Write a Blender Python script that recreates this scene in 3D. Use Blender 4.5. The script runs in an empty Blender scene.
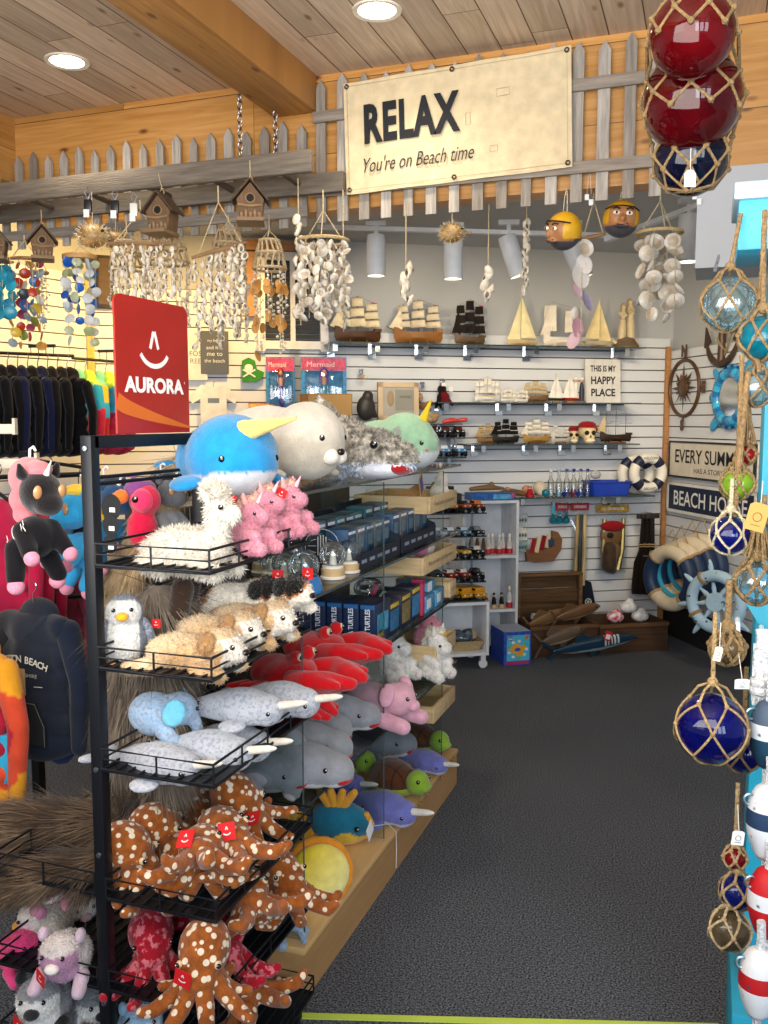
import bpy, bmesh, math, random
import numpy as np
from mathutils import Vector, Matrix, Euler, noise
PI = math.pi
RNG = random.Random(7)
SC = bpy.context.scene
COL = SC.collection
# ------------------------------------------------------------------ camera frame
F = 900.0; EYE = 1.5
PITCH = math.atan(92 / F); YAW = math.radians(19.8)
CAM = Vector((0, 0, EYE))
FWD = Vector((-math.sin(YAW) * math.cos(PITCH), math.cos(YAW) * math.cos(PITCH), -math.sin(PITCH)))
RT = Vector((math.cos(YAW), math.sin(YAW), 0)); UP = RT.cross(FWD)
def ray(x, y): return FWD + RT * ((x - 384) / F) - UP * ((y - 512) / F)
def dep(x, y, d): return CAM + ray(x, y) * d
def atz(x, y, z): r = ray(x, y); return CAM + r * ((z - EYE) / r.z)
def aty(x, y, Y): r = ray(x, y); return CAM + r * (Y / r.y)
def atx(x, y, X): r = ray(x, y); return CAM + r * (X / r.x)
# the slatwall alcove is turned against the main room
AA = math.radians(31.5)
AX = Vector((math.cos(AA), math.sin(AA), 0)); AY = Vector((-math.sin(AA), math.cos(AA), 0))
def al(x, y, z=0): return AX * x + AY * y + Vector((0, 0, z))
def onay(x, y, d): r = ray(x, y); return CAM + r * (d / r.dot(AY))
def onax(x, y, d): r = ray(x, y); return CAM + r * (d / r.dot(AX))
ROT_BACK = AA; ROT_RIGHT = AA - PI / 2
R = math.radians
# ------------------------------------------------------------------ colour
def lin(h):
    if not isinstance(h, str): return h
    h = h.lstrip('#'); out = []
    for i in (0, 2, 4):
        c = int(h[i:i + 2], 16) / 255
        out.append(c / 12.92 if c <= .04045 else ((c + .055) / 1.055) ** 2.4)
    return (out[0], out[1], out[2], 1.0)
def mixc(a, b, t):
    a = lin(a); b = lin(b); return tuple(a[i] * (1 - t) + b[i] * t for i in range(3)) + (1.0,)
def jit(c, s=.15, r=None):
    c = lin(c); k = 1 + (r or RNG).uniform(-s, s); return (c[0] * k, c[1] * k, c[2] * k, 1.0)
# ------------------------------------------------------------------ materials
MATS = {}
def vmat(name, rough=.6, metal=0, var=.12, vscale=12, bump=.0, bscale=60, spec=.5, sheen=0, trans=0, alpha=1, emis=0, coat=0, stretch=None, spots=None, mott=None, ior=1.45):
    """vertex colour times noise, in object space"""
    m = bpy.data.materials.new(name); m.use_nodes = True; nt = m.node_tree; N = nt.nodes; L = nt.links
    b = N['Principled BSDF']; at = N.new('ShaderNodeAttribute'); at.attribute_name = 'Col'
    tc = N.new('ShaderNodeTexCoord'); vec = tc.outputs['Object']
    if stretch:
        mp = N.new('ShaderNodeMapping'); mp.inputs['Scale'].default_value = stretch; L.new(vec, mp.inputs['Vector']); vec = mp.outputs['Vector']
    nz = N.new('ShaderNodeTexNoise'); nz.inputs['Scale'].default_value = vscale; nz.inputs['Detail'].default_value = 4; L.new(vec, nz.inputs['Vector'])
    mr = N.new('ShaderNodeMapRange'); mr.inputs['From Min'].default_value = .25; mr.inputs['From Max'].default_value = .75
    mr.inputs['To Min'].default_value = 1 - var; mr.inputs['To Max'].default_value = 1 + var
    L.new(nz.outputs['Fac'], mr.inputs['Value'])
    mx = N.new('ShaderNodeMix'); mx.data_type = 'RGBA'; mx.blend_type = 'MULTIPLY'; mx.inputs['Factor'].default_value = 1
    L.new(at.outputs['Color'], mx.inputs['A']); L.new(mr.outputs['Result'], mx.inputs['B'])
    col = mx.outputs['Result']
    if spots:
        sc, th, c = spots
        vo = N.new('ShaderNodeTexVoronoi'); vo.inputs['Scale'].default_value = sc; vo.inputs['Randomness'].default_value = .8; L.new(vec, vo.inputs['Vector'])
        r2 = N.new('ShaderNodeMapRange'); r2.inputs['From Min'].default_value = th; r2.inputs['From Max'].default_value = th + .05
        r2.inputs['To Min'].default_value = 1; r2.inputs['To Max'].default_value = 0; L.new(vo.outputs['Distance'], r2.inputs['Value'])
        m2 = N.new('ShaderNodeMix'); m2.data_type = 'RGBA'; m2.inputs['B'].default_value = lin(c)
        L.new(r2.outputs['Result'], m2.inputs['Factor']); L.new(col, m2.inputs['A']); col = m2.outputs['Result']
    if mott:
        sc, lo, hi, c = mott
        n2 = N.new('ShaderNodeTexNoise'); n2.inputs['Scale'].default_value = sc; n2.inputs['Detail'].default_value = 2; L.new(vec, n2.inputs['Vector'])
        r2 = N.new('ShaderNodeMapRange'); r2.inputs['From Min'].default_value = lo; r2.inputs['From Max'].default_value = hi; L.new(n2.outputs['Fac'], r2.inputs['Value'])
        m2 = N.new('ShaderNodeMix'); m2.data_type = 'RGBA'; m2.inputs['B'].default_value = lin(c)
        L.new(r2.outputs['Result'], m2.inputs['Factor']); L.new(col, m2.inputs['A']); col = m2.outputs['Result']
    L.new(col, b.inputs['Base Color'])
    b.inputs['Roughness'].default_value = rough; b.inputs['Metallic'].default_value = metal; b.inputs['Specular IOR Level'].default_value = spec
    b.inputs['Sheen Weight'].default_value = sheen; b.inputs['Transmission Weight'].default_value = trans; b.inputs['Alpha'].default_value = alpha
    b.inputs['Coat Weight'].default_value = coat; b.inputs['IOR'].default_value = ior
    if emis: L.new(col, b.inputs['Emission Color']); b.inputs['Emission Strength'].default_value = emis
    if bump:
        n3 = N.new('ShaderNodeTexNoise'); n3.inputs['Scale'].default_value = bscale; n3.inputs['Detail'].default_value = 3; L.new(vec, n3.inputs['Vector'])
        bp = N.new('ShaderNodeBump'); bp.inputs['Strength'].default_value = bump; bp.inputs['Distance'].default_value = .01
        L.new(n3.outputs['Fac'], bp.inputs['Height']); L.new(bp.outputs['Normal'], b.inputs['Normal'])
    MATS[name] = m; return m
vmat('plastic', .35); vmat('gloss', .12, var=.05, coat=.4); vmat('paper', .7, var=.04); vmat('matte', .8)
vmat('metal', .38, 1, var=.1); vmat('darkmetal', .42, .3, var=.1); vmat('chrome', .15, 1, var=.03)
vmat('plush', .95, var=.14, vscale=40, bump=.35, bscale=260, spec=.1, sheen=.35)
vmat('fluffy', .95, var=.22, vscale=70, bump=.7, bscale=160, spec=.1, sheen=.3)
vmat('shaggy', .95, var=.5, vscale=90, bump=1.0, bscale=95, spec=.1, sheen=.2)
vmat('spotted', .85, var=.4, vscale=45, bump=.4, bscale=150, spec=.2, sheen=.25, spots=(44, .31, '#e6d8c0'))
vmat('redmottle', .85, var=.2, vscale=50, bump=.4, bscale=150, spec=.2, sheen=.25, mott=(55, .52, .6, '#d8707c'))
vmat('mottle', .95, var=.1, vscale=60, bump=.4, bscale=200, spec=.1, sheen=.3, mott=(130, .5, .62, '#969cac'))
vmat('cloth', .9, var=.15, vscale=18, bump=.25, bscale=300, spec=.1, sheen=.15)
vmat('wood', .55, var=.22, vscale=9, bump=.15, bscale=30, stretch=(1, 8, 8)); vmat('woodz', .7, var=.35, vscale=10, bump=.35, bscale=40, stretch=(9, 9, .8))
vmat('oldwood', .8, var=.35, vscale=8, bump=.4, bscale=30, stretch=(.8, 9, 9)); vmat('rope', .9, var=.35, vscale=120, bump=.8, bscale=220)
vmat('shell', .35, var=.2, vscale=60, bump=.3, bscale=120, mott=(50, .58, .66, '#6d6257')); vmat('capiz', .25, var=.15, vscale=30, trans=.25)
vmat('seaglass', .3, var=.12, trans=.3); vmat('floatglass', .04, var=.5, vscale=25, trans=.45, coat=.5, ior=1.25); vmat('darkfloat', .05, var=.5, vscale=14, trans=.3, coat=.5, ior=1.25)
vmat('paint', .45, var=.1, vscale=14, bump=.1, bscale=25); vmat('worn', .6, var=.12, vscale=8, bump=.25, bscale=25, mott=(28, .66, .7, '#31465c'))
vmat('lamp', .5, emis=14, var=0); vmat('lampwarm', .5, emis=7, var=0); vmat('mosaic', .2, var=.45, vscale=140, coat=.5)
vmat('print', .4, var=.5, vscale=45); vmat('slat', .5, var=.03, vscale=3); vmat('hair', .7, var=.3, vscale=30, spec=.25, sheen=.2)
def glassmat(name, tint, refl=.12, diff=0.0):
    m = bpy.data.materials.new(name); m.use_nodes = True; nt = m.node_tree; N = nt.nodes; L = nt.links
    N.remove(N['Principled BSDF']); out = N['Material Output']
    t = N.new('ShaderNodeBsdfTransparent'); t.inputs['Color'].default_value = lin(tint)
    g = N.new('ShaderNodeBsdfGlossy'); g.inputs['Roughness'].default_value = .03
    fr = N.new('ShaderNodeFresnel'); fr.inputs['IOR'].default_value = 1.35
    ad = N.new('ShaderNodeMath'); ad.operation = 'MULTIPLY_ADD'; ad.inputs[1].default_value = .8; ad.inputs[2].default_value = refl * .3
    L.new(fr.outputs[0], ad.inputs[0])
    mx = N.new('ShaderNodeMixShader'); L.new(ad.outputs[0], mx.inputs[0]); L.new(t.outputs[0], mx.inputs[1]); L.new(g.outputs[0], mx.inputs[2])
    nz = N.new('ShaderNodeTexNoise'); nz.inputs['Scale'].default_value = 6
    rm = N.new('ShaderNodeMapRange'); rm.inputs['To Min'].default_value = .02; rm.inputs['To Max'].default_value = .06; L.new(nz.outputs['Fac'], rm.inputs['Value']); L.new(rm.outputs['Result'], g.inputs['Roughness'])
    last = mx
    if diff:
        d = N.new('ShaderNodeBsdfDiffuse'); d.inputs['Color'].default_value = lin(tint); m2 = N.new('ShaderNodeMixShader'); m2.inputs[0].default_value = diff
        L.new(mx.outputs[0], m2.inputs[1]); L.new(d.outputs[0], m2.inputs[2]); last = m2
    L.new(last.outputs[0], out.inputs['Surface']); MATS[name] = m; return m
glassmat('glass', '#f5f9f9', .1); glassmat('cellophane', '#f4f8fa', .25); glassmat('globeglass', '#eef3f4', .3, .04); glassmat('aquaglass', '#cfe9f2', .3, .05)
# ------------------------------------------------------------------ mesh builder
class MB:
    def __init__(s, col='#888888'): s.v = []; s.f = []; s.c = []; s.col = col; s.M = Matrix.Identity(4)
    def at(s, loc=(0, 0, 0), rot=(0, 0, 0), sc=1):
        s.M = Matrix.Translation(loc) @ Euler(rot).to_matrix().to_4x4() @ Matrix.Scale(sc, 4); return s
    def add(s, vs, fs, col=None):
        n = len(s.v); c = lin(col or s.col); M = s.M
        s.v += [M @ Vector(v) for v in vs]
        for f in fs: s.f.append([i + n for i in f]); s.c.append(c)
        return s
    def box(s, c, sz, col=None, rot=None, tx=1, ty=1, b=0):
        hx, hy, hz = sz[0] / 2, sz[1] / 2, sz[2] / 2
        if b:
            bm = bmesh.new(); bmesh.ops.create_cube(bm, size=1)
            for v in bm.verts:
                k = (tx, ty) if v.co.z > 0 else (1, 1); v.co = Vector((v.co.x * sz[0] * k[0], v.co.y * sz[1] * k[1], v.co.z * sz[2]))
            bmesh.ops.bevel(bm, geom=bm.edges[:], offset=b, segments=2, profile=.5, affect='EDGES')
            bm.verts.index_update(); vs = [v.co.copy() for v in bm.verts]; fs = [[v.index for v in f.verts] for f in bm.faces]; bm.free()
        else:
            vs = [Vector((x * hx * (tx if z > 0 else 1), y * hy * (ty if z > 0 else 1), z * hz)) for z in (-1, 1) for x, y in ((-1, -1), (1, -1), (1, 1), (-1, 1))]
            fs = [(3, 2, 1, 0), (4, 5, 6, 7), (0, 1, 5, 4), (1, 2, 6, 5), (2, 3, 7, 6), (3, 0, 4, 7)]
        if rot: Rm = Euler(rot).to_matrix(); vs = [Rm @ v for v in vs]
        c = Vector(c); return s.add([v + c for v in vs], fs, col)
    def lathe(s, prof, c=(0, 0, 0), col=None, seg=20, rot=None, cols=None, sy=1):
        c = Vector(c); Rm = Euler(rot).to_matrix() if rot else Matrix.Identity(3); vs = []
        for r, z in prof:
            for k in range(seg): a = 2 * PI * k / seg; vs.append(Rm @ Vector((r * math.cos(a), r * sy * math.sin(a), z)) + c)
        for i in range(len(prof) - 1):
            fs = [(i * seg + k, i * seg + (k + 1) % seg, (i + 1) * seg + (k + 1) % seg, (i + 1) * seg + k) for k in range(seg)]
            if i == 0: base = len(s.v); s.add(vs, [])
            cc = lin((cols[i] if cols else col) or s.col)
            for f in fs: s.f.append([j + base for j in f]); s.c.append(cc)
        cc0 = lin((cols[0] if cols else col) or s.col); cc1 = lin((cols[-1] if cols else col) or s.col); n = len(prof)
        if prof[0][0] > 1e-5: s.f.append([base + k for k in reversed(range(seg))]); s.c.append(cc0)
        if prof[-1][0] > 1e-5: s.f.append([base + (n - 1) * seg + k for k in range(seg)]); s.c.append(cc1)
        return s
    def ell(s, c, r, col=None, rot=None, seg=16, rings=10):
        if not hasattr(r, '__len__'): r = (r, r, r)
        c = Vector(c); Rm = Euler(rot).to_matrix() if rot else Matrix.Identity(3); vs = [Rm @ Vector((0, 0, -r[2])) + c]; fs = []
        for i in range(1, rings):
            t = -PI / 2 + PI * i / rings
            for k in range(seg):
                a = 2 * PI * k / seg; vs.append(Rm @ Vector((r[0] * math.cos(t) * math.cos(a), r[1] * math.cos(t) * math.sin(a), r[2] * math.sin(t))) + c)
        vs.append(Rm @ Vector((0, 0, r[2])) + c); top = len(vs) - 1
        for k in range(seg):
            fs.append((0, 1 + (k + 1) % seg, 1 + k)); o = 1 + (rings - 2) * seg; fs.append((top, o + k, o + (k + 1) % seg))
            for i in range(rings - 2):
                a = 1 + i * seg; fs.append((a + k, a + (k + 1) % seg, a + seg + (k + 1) % seg, a + seg + k))
        return s.add(vs, fs, col)
    def tube(s, pts, r, col=None, seg=8, closed=False, cap=True):
        pts = [Vector(p) for p in pts]; n = len(pts); rs = r if hasattr(r, '__len__') else [r] * n; vs = []; fs = []; prev = None
        for i, p in enumerate(pts):
            if closed: d = pts[(i + 1) % n] - pts[i - 1]
            else: d = pts[min(i + 1, n - 1)] - pts[max(i - 1, 0)]
            if d.length < 1e-9: d = Vector((0, 0, 1))
            d.normalize()
            if prev is None:
                u = d.cross(Vector((0, 0, 1)));
                if u.length < .05: u = d.cross(Vector((1, 0, 0)))
            else: u = prev - d * prev.dot(d)
            u.normalize(); prev = u; w = d.cross(u)
            for k in range(seg): a = 2 * PI * k / seg; vs.append(p + (u * math.cos(a) + w * math.sin(a)) * rs[i])
        for i in range(n if closed else n - 1):
            j = (i + 1) % n
            for k in range(seg): fs.append((i * seg + k, i * seg + (k + 1) % seg, j * seg + (k + 1) % seg, j * seg + k))
        if cap and not closed: fs.append(tuple(reversed(range(seg)))); fs.append(tuple(range((n - 1) * seg, n * seg)))
        return s.add(vs, fs, col)
    def torus(s, c, Rr, r, col=None, axis='z', seg=32, ts=10, a0=0, a1=2 * PI, sq=1):
        pts = []; full = abs(a1 - a0 - 2 * PI) < 1e-6
        for k in range(seg if full else seg + 1):
            a = a0 + (a1 - a0) * k / seg; x, y = Rr * math.cos(a), Rr * sq * math.sin(a)
            pts.append(Vector(c) + (Vector((x, y, 0)) if axis == 'z' else Vector((x, 0, y)) if axis == 'y' else Vector((0, x, y))))
        return s.tube(pts, r, col, ts, full)
    def prism(s, poly, t, c=(0, 0, 0), col=None, plane='xz', off=0):
        """poly extruded by t about its plane"""
        vs = []; n = len(poly)
        for h in (off - t / 2, off + t / 2):
            for x, y in poly: vs.append(Vector(c) + (Vector((x, h, y)) if plane == 'xz' else Vector((x, y, h)) if plane == 'xy' else Vector((h, x, y))))
        fs = [tuple(range(n)), tuple(reversed(range(n, 2 * n)))] + [(i, n + i, n + (i + 1) % n, (i + 1) % n) for i in range(n)]
        return s.add(vs, fs, col)
    def strip(s, rows, col=None, closed=False, cols=None):
        """loft through rows of points"""
        n = len(rows[0]); vs = [p for r in rows for p in r]; base = len(s.v); s.add(vs, [])
        for i in range(len(rows) - 1):
            for k in range(n if closed else n - 1):
                s.f.append([base + i * n + k, base + i * n + (k + 1) % n, base + (i + 1) * n + (k + 1) % n, base + (i + 1) * n + k]); s.c.append(lin((cols[i] if cols else col) or s.col))
        return s
    def build(s, name, mat, parent=None, sharp=40, loc=None, rot=None):
        me = bpy.data.meshes.new(name); me.from_pydata([tuple(v) for v in s.v], [], s.f)
        nl = len(me.loops); at = me.color_attributes.new('Col', 'FLOAT_COLOR', 'CORNER'); arr = np.empty((nl, 4), np.float32); i = 0
        for f, c in zip(s.f, s.c): arr[i:i + len(f)] = c; i += len(f)
        at.data.foreach_set('color', arr.ravel()); fin(me, mat, sharp); return link(name, me, parent, loc, rot)
def fin(me, mat, sharp=40):
    me.polygons.foreach_set('use_smooth', [sharp > 0] * len(me.polygons))
    if 0 < sharp < 180: me.set_sharp_from_angle(angle=R(sharp))
    me.materials.append(MATS[mat] if isinstance(mat, str) else mat); me.update()
def link(name, me, parent=None, loc=None, rot=None):
    o = bpy.data.objects.new(name, me); COL.objects.link(o)
    if parent: o.parent = parent
    if loc is not None: o.location = loc
    if rot is not None: o.rotation_euler = rot
    return o
def tag(o, label=None, cat=None, group=None, kind=None):
    if label: o['label'] = label
    if cat: o['category'] = cat
    if group: o['group'] = group
    if kind: o['kind'] = kind
    return o
def thing(name, label, cat, loc=(0, 0, 0), rot=0, group=None):
    o = bpy.data.objects.new(name, None); COL.objects.link(o); o.empty_display_size = .05; o.location = loc
    o.rotation_euler = rot if hasattr(rot, '__len__') else (0, 0, rot)
    return tag(o, label, cat, group)
def struct(o): o['kind'] = 'structure'; return o
KIDS = {}
def kids(o): return [c for c in o.children]
def copy_tree(o, parent=None):
    c = o.copy(); COL.objects.link(c)
    if parent: c.parent = parent
    for ch in kids(o): copy_tree(ch, c)
    return c
def dup(root, loc, rot=0, label=None, group=None, sc=1):
    r = copy_tree(root); r.location = loc; r.rotation_euler = rot if hasattr(rot, '__len__') else (0, 0, rot); r.scale = (sc, sc, sc)
    if label: r['label'] = label
    if group: r['group'] = group
    return r
PROTO = {}
def put(make, key, label, loc, rot=0, sc=1, group=None):
    """first call builds the thing, later ones copy it with its parts"""
    if key not in PROTO: o = make(); PROTO[key] = o; o.location = loc; o.rotation_euler = rot if hasattr(rot, '__len__') else (0, 0, rot); o.scale = (sc,) * 3
    else: o = dup(PROTO[key], loc, rot, sc=sc)
    o['label'] = label
    if group: o['group'] = group
    elif 'group' in o: del o['group']
    return o
# ------------------------------------------------------------------ lettering
def letters(s, h, parent, loc, col='#101820', mat='paper', name='lettering', w=None, bold=0, shear=0, rot=(PI / 2, 0, 0), align='CENTER', depth=.0008, space=1, wx=None):
    cu = bpy.data.curves.new('lettering', 'FONT'); cu.body = s; cu.size = 1; cu.align_x = align; cu.align_y = 'CENTER'; cu.offset = bold; cu.shear = shear; cu.extrude = 0; cu.space_character = space; cu.resolution_u = 3
    ob = bpy.data.objects.new('lettering', cu); COL.objects.link(ob); bpy.context.view_layer.update()
    me = bpy.data.meshes.new_from_object(ob.evaluated_get(bpy.context.evaluated_depsgraph_get())); bpy.data.objects.remove(ob); bpy.data.curves.remove(cu)
    co = np.empty(len(me.vertices) * 3, np.float32); me.vertices.foreach_get('co', co); co = co.reshape(-1, 3)
    hh = (co[:, 1].max() - co[:, 1].min()); k = h / hh; kx = k
    if w: kx = w / (co[:, 0].max() - co[:, 0].min())
    mid = (co[:, 1].max() + co[:, 1].min()) / 2; co[:, 1] = (co[:, 1] - mid) * k; co[:, 0] *= kx; co[:, 2] = depth
    me.vertices.foreach_set('co', co.ravel()); me.materials.clear()
    at = me.color_attributes.new('Col', 'FLOAT_COLOR', 'CORNER'); at.data.foreach_set('color', np.tile(np.array(lin(col), np.float32), len(me.loops)))
    fin(me, mat, 0); return link(name, me, parent, loc, rot)
# ------------------------------------------------------------------ soft toys: union of balls, remeshed
def blobmesh(parts, voxel=.006, smooth=5):
    bm = bmesh.new()
    def ball(c, r, rot=None, sub=3):
        if not hasattr(r, '__len__'): r = (r, r, r)
        M = Matrix.Translation(c) @ (Euler(tuple(R(a) for a in rot)).to_matrix().to_4x4() if rot else Matrix.Identity(4)) @ Matrix.Diagonal((*r, 1))
        bmesh.ops.create_icosphere(bm, subdivisions=sub, radius=1, matrix=M)
    for p in parts:
        if p[0] == 'e': ball(p[1], p[2], p[3] if len(p) > 3 else None)
        else:
            pts = p[1]; rs = p[2]
            for i in range(len(pts) - 1):
                a, b = Vector(pts[i]), Vector(pts[i + 1]); ra, rb = rs[i], rs[i + 1]; n = max(2, int((b - a).length / (min(ra, rb) * .45)) + 1)
                for k in range(n + 1): t = k / n; ball(a.lerp(b, t), ra + (rb - ra) * t, None, 2)
    me = bpy.data.meshes.new('tmp'); bm.to_mesh(me); bm.free(); ob = bpy.data.objects.new('tmp', me); COL.objects.link(ob)
    m = ob.modifiers.new('r', 'REMESH'); m.mode = 'VOXEL'; m.voxel_size = voxel
    if smooth: s = ob.modifiers.new('s', 'SMOOTH'); s.factor = .5; s.iterations = smooth
    bpy.context.view_layer.update(); out = bpy.data.meshes.new_from_object(ob.evaluated_get(bpy.context.evaluated_depsgraph_get()))
    bpy.data.objects.remove(ob); bpy.data.meshes.remove(me); return out
def blob(name, parts, colour, mat='plush', parent=None, voxel=.006, smooth=5, fur=None, loc=None, rot=None, warp=None):
    me = blobmesh(parts, voxel, smooth); n = len(me.vertices); co = np.empty(n * 3, np.float32); me.vertices.foreach_get('co', co); P = co.reshape(-1, 3)
    if warp: P = np.array([warp(Vector(p)) for p in P], np.float32)
    if callable(colour): C = np.array([lin(colour(Vector(p))) for p in P], np.float32)
    else: C = np.tile(np.array(lin(colour), np.float32), (n, 1))
    faces = [list(p.vertices) for p in me.polygons]; bpy.data.meshes.remove(me); V = [tuple(p) for p in P]; Cs = [tuple(c) for c in C]
    if fur:
        # fur = (count, length, width, (comb x, y, z), normal share)
        cnt, ln, wd, comb, ns = fur; rng = random.Random(len(V)); comb = Vector(comb); segs = 4 if ln > .03 else 2
        ar = []; cen = []; nor = []
        for f in faces:
            a, b, c = Vector(V[f[0]]), Vector(V[f[1]]), Vector(V[f[2]]); d = Vector(V[f[-1]]); nn = (b - a).cross(d - a); ar.append(nn.length); cen.append((a, b, c, d)); nor.append(nn.normalized())
        idx = rng.choices(range(len(faces)), weights=ar, k=cnt)
        for i in idx:
            a, b, c, d = cen[i]; s, t = rng.random(), rng.random(); p = a * (1 - s) * (1 - t) + b * s * (1 - t) + c * s * t + d * (1 - s) * t
            N_ = nor[i]; g_ = .22; dirv = (N_ * ns + comb - N_ * (comb.dot(N_) * .85) + Vector((rng.gauss(0, g_), rng.gauss(0, g_), rng.gauss(0, g_)))).normalized(); l = ln * rng.uniform(.6, 1.2)
            side = dirv.cross(N_)
            if side.length < .05: side = dirv.cross(Vector((.3, .8, .5)))
            side = side.normalized() * wd * .5; k = rng.uniform(.72, 1.25); cc = tuple(min(1, x * k) for x in Cs[faces[i][0]][:3]) + (1,)
            base = len(V); q = p - N_ * .002; dd = dirv.copy(); rows = []
            for g in range(segs + 1):
                w = side * (1 - g / segs)
                if g < segs: V.append(tuple(q - w)); V.append(tuple(q + w)); Cs += [cc, cc]
                else: V.append(tuple(q)); Cs.append(cc)
                q = q + dd * (l / segs); dd = (dd + comb * (.5 / segs)).normalized()
            for g in range(segs - 1): o = base + g * 2; faces.append([o, o + 1, o + 3, o + 2])
            o = base + (segs - 1) * 2; faces.append([o, o + 1, o + 2])
    m2 = bpy.data.meshes.new(name); m2.from_pydata(V, [], faces); at = m2.color_attributes.new('Col', 'FLOAT_COLOR', 'POINT')
    at.data.foreach_set('color', np.array(Cs, np.float32).ravel()); fin(m2, mat, 180); return link(name, m2, parent, loc, rot)
def lerp(a, b, t): return a + (b - a) * t
def tone(p, s=10, seed=0): return noise.noise(Vector((p[0] * s + seed, p[1] * s + seed * 2, p[2] * s)))
# ================================================================== ROOM
def nodemat(name):
    m = bpy.data.materials.new(name); m.use_nodes = True; MATS[name] = m; nt = m.node_tree; return m, nt.nodes, nt.links, nt.nodes['Principled BSDF']
def plankmat(name, width, c1, c2, c3, dirx=True, gap=.004, knots=1.0, rough=.5, long=2.4):
    """boards running along object Y (dirx: board index from X) with tint per board, grain and knots"""
    m, N, L, b = nodemat(name); tc = N.new('ShaderNodeTexCoord'); sp = N.new('ShaderNodeSeparateXYZ'); L.new(tc.outputs['Object'], sp.inputs[0])
    def math_(op, a, bb=None, v=None):
        n = N.new('ShaderNodeMath'); n.operation = op; L.new(a, n.inputs[0])
        if bb is not None: L.new(bb, n.inputs[1])
        if v is not None: n.inputs[1].default_value = v
        return n.outputs[0]
    ac, lg = (sp.outputs[0], sp.outputs[1]) if dirx else (sp.outputs[2], sp.outputs[0])
    d = math_('DIVIDE', ac, v=width); fl = math_('FLOOR', d); fr = math_('FRACT', d)
    wn = N.new('ShaderNodeTexWhiteNoise'); wn.noise_dimensions = '1D'; L.new(fl, wn.inputs['W'])
    # staggered butt joints
    ofs = math_('MULTIPLY', wn.outputs['Value'], v=long); sh = N.new('ShaderNodeMath'); sh.operation = 'ADD'; L.new(lg, sh.inputs[0]); L.new(ofs, sh.inputs[1])
    ld = math_('DIVIDE', sh.outputs[0], v=long); lf = math_('FLOOR', ld); lfr = math_('FRACT', ld)
    w2 = N.new('ShaderNodeTexWhiteNoise'); w2.noise_dimensions = '2D'; cb = N.new('ShaderNodeCombineXYZ'); L.new(fl, cb.inputs[0]); L.new(lf, cb.inputs[1]); L.new(cb.outputs[0], w2.inputs['Vector'])
    gv = N.new('ShaderNodeCombineXYZ'); g1 = math_('MULTIPLY', ac, v=38); g2 = math_('MULTIPLY', lg, v=2.2); g3 = math_('MULTIPLY', w2.outputs['Value'], v=40); L.new(g1, gv.inputs[0]); L.new(g2, gv.inputs[1]); L.new(g3, gv.inputs[2])
    nz = N.new('ShaderNodeTexNoise'); nz.inputs['Scale'].default_value = 1; nz.inputs['Detail'].default_value = 6; nz.inputs['Distortion'].default_value = 1.2; L.new(gv.outputs[0], nz.inputs['Vector'])
    rp = N.new('ShaderNodeValToRGB'); rp.color_ramp.elements[0].position = .3; rp.color_ramp.elements[0].color = lin(c2); rp.color_ramp.elements[1].position = .68; rp.color_ramp.elements[1].color = lin(c1); L.new(nz.outputs['Fac'], rp.inputs[0])
    kv = N.new('ShaderNodeCombineXYZ'); k1 = math_('MULTIPLY', ac, v=8); k2 = math_('MULTIPLY', lg, v=3.4); L.new(k1, kv.inputs[0]); L.new(k2, kv.inputs[1]); L.new(g3, kv.inputs[2])
    vo = N.new('ShaderNodeTexVoronoi'); vo.inputs['Scale'].default_value = 1; L.new(kv.outputs[0], vo.inputs['Vector'])
    kr = N.new('ShaderNodeMapRange'); kr.inputs['From Min'].default_value = .05; kr.inputs['From Max'].default_value = .12; kr.inputs['To Min'].default_value = knots; kr.inputs['To Max'].default_value = 0; L.new(vo.outputs['Distance'], kr.inputs['Value'])
    mk = N.new('ShaderNodeMix'); mk.data_type = 'RGBA'; mk.inputs['B'].default_value = lin(c3); L.new(kr.outputs[0], mk.inputs['Factor']); L.new(rp.outputs[0], mk.inputs['A'])
    tr = N.new('ShaderNodeMapRange'); tr.inputs['To Min'].default_value = .78; tr.inputs['To Max'].default_value = 1.14; L.new(w2.outputs['Value'], tr.inputs['Value'])
    mt = N.new('ShaderNodeMix'); mt.data_type = 'RGBA'; mt.blend_type = 'MULTIPLY'; mt.inputs['Factor'].default_value = 1; L.new(mk.outputs['Result'], mt.inputs['A']); L.new(tr.outputs[0], mt.inputs['B'])
    gp = math_('LESS_THAN', fr, v=gap / width); gq = math_('LESS_THAN', lfr, v=gap * .7 / long); gm = N.new('ShaderNodeMath'); gm.operation = 'MAXIMUM'; L.new(gp, gm.inputs[0]); L.new(gq, gm.inputs[1])
    mg = N.new('ShaderNodeMix'); mg.data_type = 'RGBA'; mg.inputs['B'].default_value = lin('#4a3826'); L.new(gm.outputs[0], mg.inputs['Factor']); L.new(mt.outputs['Result'], mg.inputs['A'])
    L.new(mg.outputs['Result'], b.inputs['Base Color']); b.inputs['Roughness'].default_value = rough
    bp = N.new('ShaderNodeBump'); bp.inputs['Strength'].default_value = .12; bp.inputs['Distance'].default_value = .01; L.new(nz.outputs['Fac'], bp.inputs['Height']); L.new(bp.outputs['Normal'], b.inputs['Normal'])
    return m
plankmat('ceilboards', .135, '#d8c3ac', '#bba38b', '#7a5a3e', gap=.005, knots=.85)
plankmat('amberboards', .29, '#cf9a58', '#b37c3a', '#5a2c10', dirx=False, gap=.003, knots=.9, rough=.4, long=3.7)
plankmat('beamwood', .6, '#c08a48', '#9c6a30', '#4a240e', gap=.0, knots=.8, rough=.4, long=9)
m, N, L, b = nodemat('carpet'); tc = N.new('ShaderNodeTexCoord')
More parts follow.
